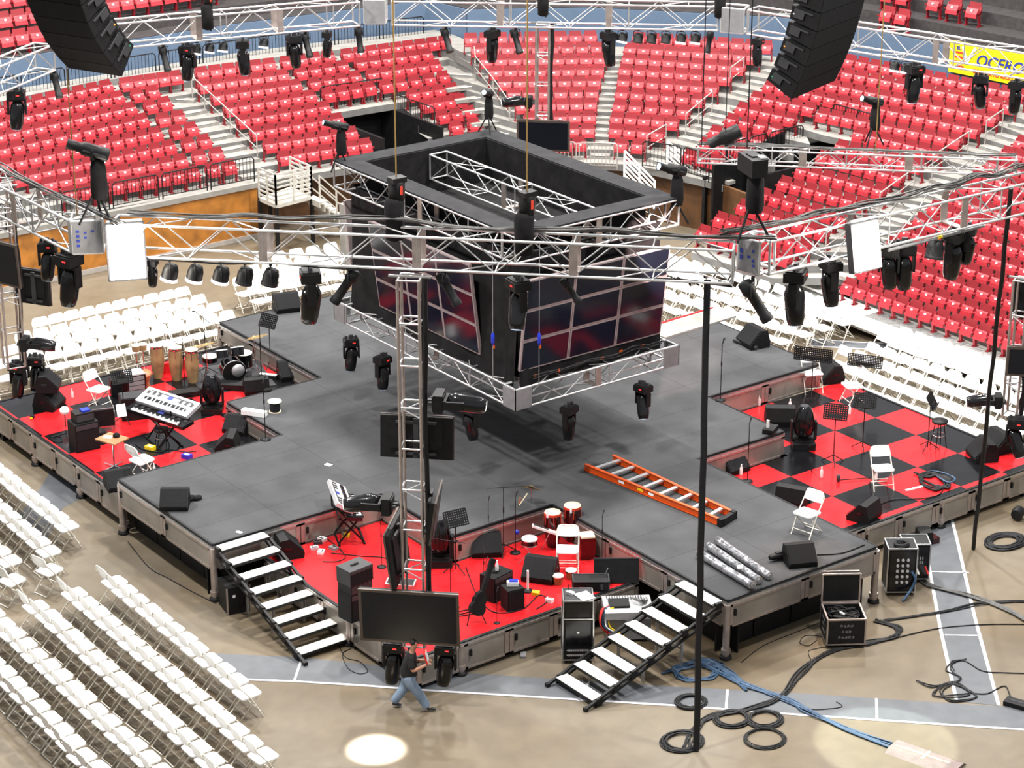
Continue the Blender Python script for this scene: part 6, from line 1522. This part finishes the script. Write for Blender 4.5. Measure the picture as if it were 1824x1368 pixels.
o = thing('ramp', 'pale ramp with red edge at the far end of the right stage arm', 'ramp', at(1230, 590, z-.2), .05); m = MB(); m.add([(-1.3, -.4, .25), (1.3, -.4, .25), (1.3, .5, .22), (-1.3, .5, .22), (-1.3, -.4, .2), (1.3, -.4, .2), (1.3, .5, .17), (-1.3, .5, .17)], [(0, 1, 2, 3), (7, 6, 5, 4), (0, 4, 5, 1), (1, 5, 6, 2), (2, 6, 7, 3), (3, 7, 4, 0)]); m.build('ramp_board', 'concrete', o); MB().bar((-1.3, .5, .22), (1.3, .5, .22), .05).build('edge', 'red_floor', o)
floor_cable('black cable across the near right deck corner', [(1455, 988), (1500, 985), (1540, 970)], z, .014)
# ---------------------------------------------------------------- flight cases and cables on the arena floor
def flight(o, d, face='black', edge='alu'):
    """box with metal edges"""
    x, y, h = d; MB().box((0, 0, h/2), (x, y, h)).build('case_body', face, o); m = MB(); w = .025
    for sx in (-1, 1):
        for sy in (-1, 1): m.bar((sx*x/2, sy*y/2, 0), (sx*x/2, sy*y/2, h), w)
        for zz in (0, h): m.bar((sx*x/2, -y/2, zz), (sx*x/2, y/2, zz), w)
    for sy in (-1, 1):
        for zz in (0, h): m.bar((-x/2, sy*y/2, zz), (x/2, sy*y/2, zz), w)
    m.build('edge_trim', edge, o)
def casters(o, d, z=0):
    for sx in (-1, 1):
        for sy in (-1, 1): MB().lathe([(.045, -.02), (.045, .02)], (sx*(d[0]/2-.08), sy*(d[1]/2-.08), -.045), Rx(pi/2), 10).build('caster', 'black', o)
p = at(1028, 1163, .09); p.z = .09; ra = -.62
o = thing('rack_case', 'tall black rolling rack case with silver edges at the edge of the red platform', 'case', p, ra); flight(o, (.62, .58, .92)); casters(o, (.62, .58, .92))
MB().box((0, -.296, .5), (.5, .012, .78)).build('rack_front', 'black_gloss', o)
for k in range(2):
    m = MB()
    for i in range(12): m.box((-.2+i*.036, -.304, .22-.11*k), (.014, .01, .05))
    m.box((0, -.3, .22-.11*k), (.46, .006, .02)); m.build('jack_row', 'silver', o)
MB().box((.0, -.304, .62), (.05, .01, .04)).build('logo_plate', 'plate', o)
t = thing('amp_case', 'smaller silver-edged case with papers, standing on the tall rack case', 'case', p+V((0, 0, .92)), ra); flight(t, (.60, .56, .40)); MB().box((0, -.286, .2), (.5, .012, .3)).build('front_panel', 'black_gloss', t); MB().box((0, 0, .405), (.54, .5, .01)).build('lid_inlay', 'dark_grey', t)
tag(MB().box((0, 0, .004), (.30, .36, .006), Rz(ra+.5)).build('paper_sheet', 'paper', None, p+V((.05, -.16, 1.34))), 'white papers lying on the smaller silver-edged case', 'paper')
b = thing('hand_radio', 'small black and white device on the papers of the case top', 'radio', p+V((-.12, .1, 1.33)), .3); MB().box((0, 0, .03), (.10, .16, .06)).build('device_body', 'silver', b); MB().tube([(.02, .05, .05), (.02, .05, .2)], .008, 5).build('antenna', 'black', b)
# mixing console lying on flight case trays, with its open lid
q = at(1118, 1072, .75); o = thing('mixing_console', 'silver mixing console on a grey road case between the platform and the right stairs', 'mixer', (q.x, q.y, 0), ra+.05)
MB().box((0, 0, .62), (1.0, .78, .16)).build('console_body', 'silver', o); MB().box((0, -.1, .31), (.9, .5, .5)).build('road_case', 'grey', o); MB().box((-.18, .0, .72), (.42, .36, .06)).build('black_module', 'black', o)
m = MB()
for i in range(14): m.box((-.4+i*.055, .28, .705), (.02, .16, .014))
m.build('fader_strip', 'dark_grey', o)
for sx in (-1, 1): MB().box((sx*.32, -.1, .03), (.1, .5, .06)).build('foot', 'black', o)
m = MB()
for k in range(7): m.tube(spline([(.05+.06*k, .25, .72), (.1+.05*k, .05-.02*k, .80), (.3, -.1+.03*k, .76), (.42, .1, .72)], 5), .010, 4)
m.build('patch_cables', 'cable_grey', o)
for k, (mt, x) in enumerate((('redcable', -.56), ('bluecable', -.50), ('paper', -.45), ('yellow', -.38), ('cable', -.53))):
    m = MB(); 
    for j in range(3): m.tube(spline([(x+.25, -.12+.03*j, .72), (x+.02*j, -.20, .70), (x-.04, -.34-.03*j, .42), (x+.12+.05*j, -.44, .24), (x+.3, -.42, .10)], 5), .013, 5)
    m.build('cable_tail', mt, o)
q = at(1098, 1038, ZFr); o = thing('case_lid', 'black case lid leaning open behind the mixing console', 'lid', (q.x, q.y, ZFr), ra); MB().box((0, .05, .26), (.95, .06, .52), Rx(-.3)).build('lid_panel', 'black', o); MB().box((0, .10, .52), (.97, .03, .03), Rx(-.3)).build('lid_edge', 'dark_grey', o)
q = at(1052, 1048, ZFr); o = thing('equipment_case', 'long low black equipment case at the right edge of the red platform', 'case', (q.x, q.y, ZFr), ra); flight(o, (.75, .36, .24), 'black', 'dark_grey'); MB().box((0, -.185, .12), (.5, .012, .14)).build('front_panel', 'black_gloss', o); MB().bar((.3, .1, .24), (.36, .1, .42), .02).build('stay', 'alu', o)
# open road case
q = at(1520, 1137, .1); o = thing('road_case', 'open black road case full of cables in front of the near deck corner', 'case', (q.x-.1, q.y+.22, .1), -.95+.36); d = (.78, .74, .56)
x, y, h = d; m = MB()
for c, dd in (((0, 0, .02), (x, y, .04)), ((-x/2, 0, h/2), (.03, y, h)), ((x/2, 0, h/2), (.03, y, h)), ((0, -y/2, h/2), (x, .03, h)), ((0, y/2, h/2), (x, .03, h))): m.box(c, dd)
m.build('case_body', 'black', o); m = MB(); w = .032
for sx in (-1, 1):
    for sy in (-1, 1): m.bar((sx*x/2, sy*y/2, 0), (sx*x/2, sy*y/2, h), w)
    for zz in (0, h): m.bar((sx*x/2, -y/2, zz), (sx*x/2, y/2, zz), w)
for sy in (-1, 1):
    for zz in (0, h): m.bar((-x/2, sy*y/2, zz), (x/2, sy*y/2, zz), w)
m.build('edge_trim', 'alu_warm', o); casters(o, d)
l = MB(); l.box((0, y/2+.08, h+.34), (x, .12, .62)); l.build('lid', 'black', o); m = MB()
for sx in (-1, 1): m.bar((sx*x/2, y/2+.02, h+.03), (sx*x/2, y/2+.02, h+.66), w)
for zz in (h+.03, h+.66): m.bar((-x/2, y/2+.02, zz), (x/2, y/2+.02, zz), w); m.bar((-x/2, y/2+.14, zz), (x/2, y/2+.14, zz), w)
m.build('lid_trim', 'alu_warm', o)
m = MB(); random.seed(5)
for k in range(9): m.tube(spline([(random.uniform(-.3, .3), random.uniform(-.3, .3), h-.10+random.uniform(-.05, .10)) for _ in range(5)], 5, True), .016, 5, closed=True)
m.build('coiled_cables', 'cable', o)
MB().box((-.05, -.02, h-.02), (.05, .2, .03), Rz(.5)).build('metal_tool', 'silver', o)
# worn stencilling: illegible pale strokes, as far as the photo shows it
for fx, off in (('front', 0), ('side', 1)):
    m = MB()
    for r, n in enumerate((4, 3, 5)):
        for i in range(n):
            u = (i-(n-1)/2)*.07; zz = .42-.13*r
            for k in range(3):
                if off: m.box((-x/2-.018, u+(k-1)*.018, zz+random.uniform(-.01, .01)), (.004, .008, .05))
                else: m.box((u+(k-1)*.018, -y/2-.018, zz+random.uniform(-.01, .01)), (.008, .004, .05))
    m.build('stencil_marks', 'grey', o)
# two amplifier racks behind the near deck corner
for (px, py, d, rz, lab, n) in ((1600, 1047, (.62, .52, 1.02), -.62, 'tall amplifier rack with rows of white sockets at the near deck corner', 5), (1626, 1024, (.58, .5, .82), -.62, 'shorter amplifier rack with red and green plugs beside the tall one', 2)):
    q = at(px, py, .06); o = thing('amplifier_rack', lab, 'rack', (q.x, q.y, .09), rz); flight(o, d); casters(o, d); MB().box((0, -d[1]/2-.006, d[2]/2), (d[0]-.1, .012, d[2]-.1)).build('rack_front', 'black_gloss', o)
    for r in range(n):
        m = MB(); c = 3 if n == 5 else 6
        for i in range(c):
            if n == 5: m.lathe([(.034, 0), (.03, .02)], (-.1+i*.11, -d[1]/2-.012, .76-r*.13), Rx(pi/2), 10)
            else: m.box((-.14+i*.055, -d[1]/2-.016, .5-r*.10), (.02, .012, .06))
        m.build('socket_row', 'silver', o)
    if n == 2:
        for k, (mt, x) in enumerate((('green', -.18), ('plate', -.12), ('green', -.06), ('paper', 0), ('redcable', .2))): MB().tube([(x, -d[1]/2-.0, .22+.02*k), (x+.05, -d[1]/2-.12, .16)], .025, 7).build('plug', mt, o)
    else: MB().tube(spline([(.2, -d[1]/2-.02, .5), (.28, -d[1]/2-.1, .35), (.2, -d[1]/2-.12, .12), (.0, -d[1]/2-.3, -.06)], 6), .03, 6).build('blue_tail', 'bluecable', o)
q = at(1590, 948, 1.12); random.seed(2)
def coil(label, c, r, n=6, sq=.9, th=.016, mt='cable', z=None, turns=9):
    m = MB()
    for k in range(turns):
        rr = r*(1-.03*k+random.uniform(-.06, .06)); dx, dy = random.uniform(-.05, .05)*r, random.uniform(-.05, .05)*r
        m.tube([(dx+rr*cos(a), dy+rr*sq*sin(a), th*(1+.8*random.random())+.012*(k % 3)) for a in [2*pi*i/22 for i in range(22)]], th, 5, closed=True)
    return tag(m.build('cable_coil', mt, None, c), label, 'cable')
q = at(1600, 1047, .09); coil('coil of black cable on top of the tall amplifier rack', V((q.x, q.y, 1.125)), .16, 5, .9, .014)
block('wireless_box', 'black box leaning under the right platform edge behind the racks', 'box', 1645, 965, 0, (.3, .36, .3), -.5, 'black'); block('purple_pouch', 'dark purple pouch on the floor behind the amplifier racks', 'pouch', 1662, 965, 0, (.18, .24, .14), -.2, 'wine')
block('flight_case', 'black case with metal edges behind the left stairs', 'case', 418, 1082, 0, (.5, .6, .62), -.2, 'black', lambda o, d: [MB().bar((sx*d[0]/2, -d[1]/2, 0), (sx*d[0]/2, -d[1]/2, d[2]), .03).build('edge_trim', 'alu_warm', o) for sx in (-1, 1)] and MB().box((-.1, -.303, .42), (.06, .006, .06)).build('round_tag', 'paper', o))
# cable coils on the floor, lower right
for (px, py, r, w) in ((1230, 1252, .33, 'left of the hanging loom'), (1304, 1282, .36, 'right of the hanging loom'), (1362, 1283, .36, 'furthest right of the front three'), (1215, 1322, .42, 'at the foot of the hanging loom')): 
    coil('black cable coil lying on the floor, ' + w, at(px, py, 0), r)
coil('thin open coil of cable on the floor below the other coils', at(1362, 1317, 0), .40, 6, .9, .012, 'cable', None, 5)
random.seed(9)
coil('large black cable coil on the floor behind the right platform corner', at(1790, 966, 0), .55, 8, .7, .022, 'cable', None, 14)
floor_cable('bundle of blue cables running from the right stairs to the cable ramp', [(1236, 1178), (1270, 1190), (1330, 1222), (1400, 1245), (1440, 1268), (1500, 1295), (1590, 1330)], 0, .017, 9, .09, 'bluecable', 'cables')
floor_cable('blue-grey tangle of cables under the right stairs', [(1190, 1200), (1230, 1185), (1275, 1180), (1265, 1205), (1225, 1212), (1200, 1195), (1245, 1175), (1290, 1195), (1330, 1225)], 0, .015, 7, .12, 'bluecable', 'cables')
floor_cable('black cable bundle from the amplifier racks across the floor to the coils', [(1560, 1105), (1600, 1118), (1590, 1135), (1545, 1145), (1480, 1162), (1430, 1195), (1390, 1240), (1340, 1262), (1270, 1275), (1240, 1300), (1220, 1335)], 0, .016, 8, .08, 'cable', 'cables')
floor_cable('thick grey-blue cables running right from the racks to the frame edge', [(1640, 1030), (1660, 1045), (1720, 1060), (1790, 1085), (1850, 1120)], 0, .02, 7, .07, 'cable_grey', 'cables')
floor_cable('black cables curving from the open road case toward the right edge', [(1570, 1105), (1640, 1098), (1690, 1090), (1750, 1075), (1840, 1070)], 0, .014, 4, .07, 'cable', 'cables')
floor_cable('lone black cable from the coils to the right edge', [(1545, 1150), (1620, 1130), (1680, 1118), (1760, 1112), (1850, 1112)], 0, .013)
floor_cable('thin black cable looping in front of the near deck corner', [(1455, 1140), (1440, 1150), (1425, 1145), (1435, 1132), (1470, 1135), (1485, 1148), (1455, 1155), (1440, 1160), (1445, 1175), (1455, 1178), (1450, 1170)], 0, .008)
floor_cable('thin grey cable along the skirt of the near stage arm', [(1320, 1180), (1360, 1150), (1420, 1125), (1470, 1105)], 0, .008)
floor_cable('thin black cable across the grey floor strip', [(1400, 1240), (1440, 1262), (1480, 1262), (1500, 1258), (1490, 1250)], 0, .009)
floor_cable('black tangle of cables lying on the right floor strip', [(1632, 1215), (1660, 1222), (1700, 1216), (1730, 1235), (1700, 1240), (1665, 1238), (1690, 1218), (1725, 1230), (1740, 1245), (1695, 1248), (1675, 1230), (1710, 1210), (1690, 1195), (1700, 1180), (1720, 1175)], 0, .014, 2, .05)
floor_cable('black cable from the right tangle to the right edge', [(1700, 1195), (1695, 1178), (1720, 1178), (1750, 1195), (1790, 1198), (1850, 1200)], 0, .012); floor_cable('black cable snaking right from the tangle', [(1735, 1235), (1760, 1235), (1790, 1222), (1805, 1245), (1850, 1255)], 0, .013)
floor_cable('thin cables hanging from the stage and looping on the floor, left of the person', [(600, 1140), (615, 1170), (640, 1178), (655, 1195), (640, 1200), (620, 1190), (610, 1165), (625, 1155)], 0, .009)
floor_cable('thin dark cable along the floor beside the outer left stage leg', [(228, 965), (265, 1010), (300, 1030), (345, 1055), (385, 1075)], 0, .010)
# cable ramp, lower right
q = at(1590, 1330, 0); e = at(1695, 1368, 0); d = e-q
o = thing('cable_ramp', 'brownish cable ramp with yellow tape marks on the floor, lower right', 'cable ramp', q, atan2(d.y, d.x)); L = d.length+.15
T4 = M.Rotation(pi/2, 4, 'X'); m = MB(); a = [(-.30, 0), (-.18, .07), (.18, .07), (.30, 0)]
m.add([(x, y, z) for x in (0, L) for (y, z) in a], [(0, 1, 2, 3), (7, 6, 5, 4), (0, 4, 5, 1), (1, 5, 6, 2), (2, 6, 7, 3), (3, 7, 4, 0)]); m.build('ramp_body', 'ramp', o)
m = MB(); m.box((L*.45, .0, .074), (L*.8, .045, .006), Rz(.05)); m.box((L*.5, 0, .076), (.06, .34, .006)); m.build('yellow_tape', 'leaf', o)
o = thing('cable_ramp', 'dark end of a cable ramp cut by the right edge of the floor', 'cable ramp', at(1812, 1258, 0), -1.2); MB().box((0, 0, .05), (.5, .25, .1)).build('ramp_body', 'black', o); MB().box((0, 0, .104), (.4, .03, .006)).build('groove', 'dark_grey', o)
q = at(1812, 925, 0); o = thing('floor_lamp_head', 'black lamp with bright lens lying on the floor at the right edge', 'light', q, .4); MB().lathe([(.12, -.14), (.15, 0), (.14, .12)], (0, 0, .16), Ry(pi/2), 14).build('lamp_body', 'black', o); MB().lathe([(.11, .125), (0, .13)], (0, 0, .16), Ry(pi/2), 14, False).build('lens', 'lens_dim', o)
tag(MB().box((0, 0, .02), (.22, .12, .04), Rz(.9)).build('paper_sheet', 'grey', None, at(932, 1168, 0)), 'grey flat item on the floor under the red platform edge', 'paper')
tag(MB().box((0, 0, .004), (.10, .07, .006), Rz(.4)).build('paper_sheet', 'paper', None, at(1021, 1228, 0)), 'scrap of white paper on the grey floor strip by the right stairs', 'paper')
# ---------------------------------------------------------------- walking person
def skinned(name, joints, edges, mt, parent=None, sub=2, root=0, loc=None):
    me = bpy.data.meshes.new(name); me.from_pydata([j[0] for j in joints], edges, []); me.materials.append(K[mt])
    o = bpy.data.objects.new(name, me); COL.objects.link(o)
    if parent: o.parent = parent
    if loc is not None: o.location = loc
    o.modifiers.new('skin', 'SKIN')
    for v, j in zip(me.skin_vertices[0].data, joints): v.radius = (j[1], j[2] if len(j) > 2 else j[1])
    for i, v in enumerate(me.skin_vertices[0].data): v.use_root = (i == root)
    sm = o.modifiers.new('sub', 'SUBSURF'); sm.levels = sub; sm.render_levels = sub
    return o
# local frame: +x is the walking direction (to the right of the picture), +y away from the camera, z up
pp = at(729, 1262, 0); px_ = YAW - pi/2
S = .84
def J(x, y, z, r, r2=None): return ((x*S, y*S, z*S), r*S, (r2 or r)*S)
body = [J(0, 0, .95, .12, .14), J(.02, 0, 1.15, .115, .135), J(.06, 0, 1.36, .10, .15), J(.09, 0, 1.50, .055), J(.12, 0, 1.58, .075), J(.145, 0, 1.68, .085, .08), J(.14, 0, 1.75, .06),
        J(.02, -.09, .90, .085), J(.20, -.10, .52, .06), J(.42, -.10, .10, .04), J(.56, -.10, .04, .035),
        J(-.02, .09, .90, .085), J(-.10, .10, .50, .06), J(-.36, .10, .14, .04), J(-.26, .10, .05, .035),
        J(.06, -.20, 1.40, .055), J(.10, -.27, 1.12, .05), J(.36, -.24, 1.24, .04), J(.44, -.22, 1.29, .032, .024),
        J(.05, .20, 1.40, .055), J(.10, .25, 1.14, .045), J(.34, .18, 1.16, .032), J(.42, .15, 1.18, .03, .02)]
ed = [(0, 1), (1, 2), (2, 3), (3, 4), (4, 5), (5, 6), (0, 7), (7, 8), (8, 9), (9, 10), (0, 11), (11, 12), (12, 13), (13, 14), (2, 15), (15, 16), (16, 17), (17, 18), (2, 19), (19, 20), (20, 21), (21, 22)]
person = skinned('person', body, ed, 'skin', None, 2, 0, pp); person.rotation_euler = (0, 0, px_)
tag(person, 'person in black t-shirt and blue jeans walking on the floor, holding a red folder', 'person')
skinned('shirt', [J(-.01, 0, .80, .21, .21), J(.0, 0, .98, .22, .22), J(.02, 0, 1.14, .20, .21), J(.06, 0, 1.36, .17, .21), J(.085, 0, 1.48, .08), J(.06, -.22, 1.40, .09), J(.09, -.27, 1.16, .085), J(.05, .22, 1.40, .09), J(.09, .27, 1.16, .085)],
        [(0, 1), (1, 2), (2, 3), (3, 4), (3, 5), (5, 6), (3, 7), (7, 8)], 'shirt', person)
skinned('jeans', [J(0, 0, 1.00, .17, .19), J(0, 0, .86, .18, .20), J(.02, -.095, .74, .15), J(.20, -.10, .50, .125), J(.39, -.10, .16, .11), J(.415, -.10, .08, .105), J(-.03, .095, .74, .15), J(-.10, .10, .50, .125), J(-.32, .10, .19, .11), J(-.36, .10, .10, .105)],
        [(0, 1), (1, 2), (2, 3), (3, 4), (4, 5), (1, 6), (6, 7), (7, 8), (8, 9)], 'jean', person)
for (a, b, c) in ((((.40, -.10, .07), (.52, -.10, .06), (.63, -.10, .045))), ((-.40, .10, .09), (-.28, .10, .06), (-.17, .10, .045))):
    skinned('shoe', [J(*a, .05), J(*b, .052, .04), J(*c, .04, .03)], [(0, 1), (1, 2)], 'shoe', person)
skinned('hair', [J(.085, 0, 1.66, .075, .085), J(.115, 0, 1.735, .09, .088), J(.165, 0, 1.765, .065, .075)], [(0, 1), (1, 2)], 'hair', person)
m = MB()
for s in (-1, 1): m.ball(((.225)*S, s*.032*S, 1.685*S), .012*S, 6, 4)
m.build('eyes', 'hair', person); MB().ball((.235*S, 0, 1.655*S), (.02*S, .014*S, .022*S), 6, 4).build('nose', 'skin', person); MB().box((.222*S, 0, 1.615*S), (.012, .045, .008)).build('mouth', 'cap', person)
for s in (-1, 1): MB().ball((.13*S, s*.087*S, 1.67*S), (.02*S, .012*S, .03*S), 6, 4).build('ear', 'skin', person)
for hy, hz, sy in ((-.22, 1.29, 1), (.15, 1.18, -1)):
    for k in range(4):
        y0 = (hy + sy*(-.03+.02*k)); skinned('finger', [J(.46, y0, hz, .010), J(.50+.006*(k % 2), y0, hz+.012, .0095), J(.525, y0+.006, hz+.0, .009), J(.535, y0+.012, hz-.02, .008)], [(0, 1), (1, 2), (2, 3)], 'skin', person, 1)
    skinned('thumb', [J(.44, hy+sy*.03, hz+.01, .011), J(.475, hy+sy*.045, hz+.03, .010), J(.50, hy+sy*.035, hz+.035, .009)], [(0, 1), (1, 2)], 'skin', person, 1)
R = M.Rotation(px_, 4, 'Z')
fo = thing('folder', 'red folder held up in front of the walking person', 'folder', pp + (R @ V((.44*S, -.12*S, 1.31*S))), px_, None, (0, -.25, px_)); MB().box((0, 0, .10), (.035, .24, .22)).build('cover', 'cap', fo); MB().box((.012, 0, .10), (.024, .23, .21)).build('pages', 'paper', fo)
for o in PROTOS:
    for c in kids(o):
        for g in kids(c): bpy.data.objects.remove(g)
        bpy.data.objects.remove(c)
    bpy.data.objects.remove(o)
# ---------------------------------------------------------------- light
w = bpy.data.worlds.new('arena_air'); scene.world = w; w.use_nodes = True
bg = w.node_tree.nodes['Background']; bg.inputs['Color'].default_value = (.95, .97, 1, 1); bg.inputs['Strength'].default_value = .62
def lamp(kind, name, loc, power, col=(1, 1, 1), target=None, **kw):
    l = bpy.data.lights.new(name, kind); l.energy = power; l.color = col
    for k, v in kw.items(): setattr(l, k, v)
    o = bpy.data.objects.new(name, l); COL.objects.link(o); o.location = loc
    if target is not None: o.rotation_euler = (V(target)-V(loc)).to_track_quat('-Z', 'Y').to_euler()
    return o
# the hall's own high-bay lamps under the roof
for i, (x, y) in enumerate(((-14, -8), (-14, 10), (2, -16), (3, 3), (16, -6), (8, 20), (22, 10), (-4, 24))):
    lamp('AREA', 'high_bay_lamp', (x, y, 26), 7000, (1, .97, .93), (x, y, 0), shape='DISK', size=1.6)
def spot(name, loc, target, power, size, blend, col=(1, 1, 1)): return lamp('SPOT', name, loc, power, col, target, spot_size=size, spot_blend=blend, shadow_soft_size=.08)
# focused lamps of the rig that are switched on
q = at(670, 1335, 0); spot('rig_spot_lamp', (q.x+.3, q.y+.3, 9.0), q, 60000, .135, .5, (.95, .97, 1))
q = at(1575, 1322, 0); spot('rig_spot_lamp', (q.x+.5, q.y+2, 9.0), q, 6500, .30, .15, (.85, 1, .85))
q = at(20, 718, ZL); spot('rig_spot_lamp', (q.x+1.2, q.y-1, 8.8), q, 9000, .07, .4, (.95, .97, 1))
q = at(1135, 640, H); spot('rig_spot_lamp', (q.x-5, q.y-7, 9.0), q, 9000, .40, .35, (1, .74, .68))
q = at(1450, 1120, 0); spot('rig_spot_lamp', (q.x+2, q.y+3, 9.0), q, 2600, .35, 1., (1, .66, .42))
for px, py in ((1180, 500), (1400, 540), (1600, 650), (200, 560), (560, 510)):
    q = at(px, py, .5); spot('rig_wash_lamp', (q.x*.75, q.y*.75, 9.2), q, 2200, .75, 1., (1, .98, .95))
for b in (bp, bp2):
    t = V((b.x, b.y, b.z-.5)) + V((toc.x, toc.y, 0)).normalized()*.6
    lamp('POINT', 'blinder_glow_lamp', t, 260, (1, .9, .78), None, shadow_soft_size=.3)
scene.view_settings.view_transform = 'Standard'; scene.view_settings.look = 'None'; scene.view_settings.gamma = 1
scene.view_settings.use_curve_mapping = False; scene.view_settings.exposure = 0.0
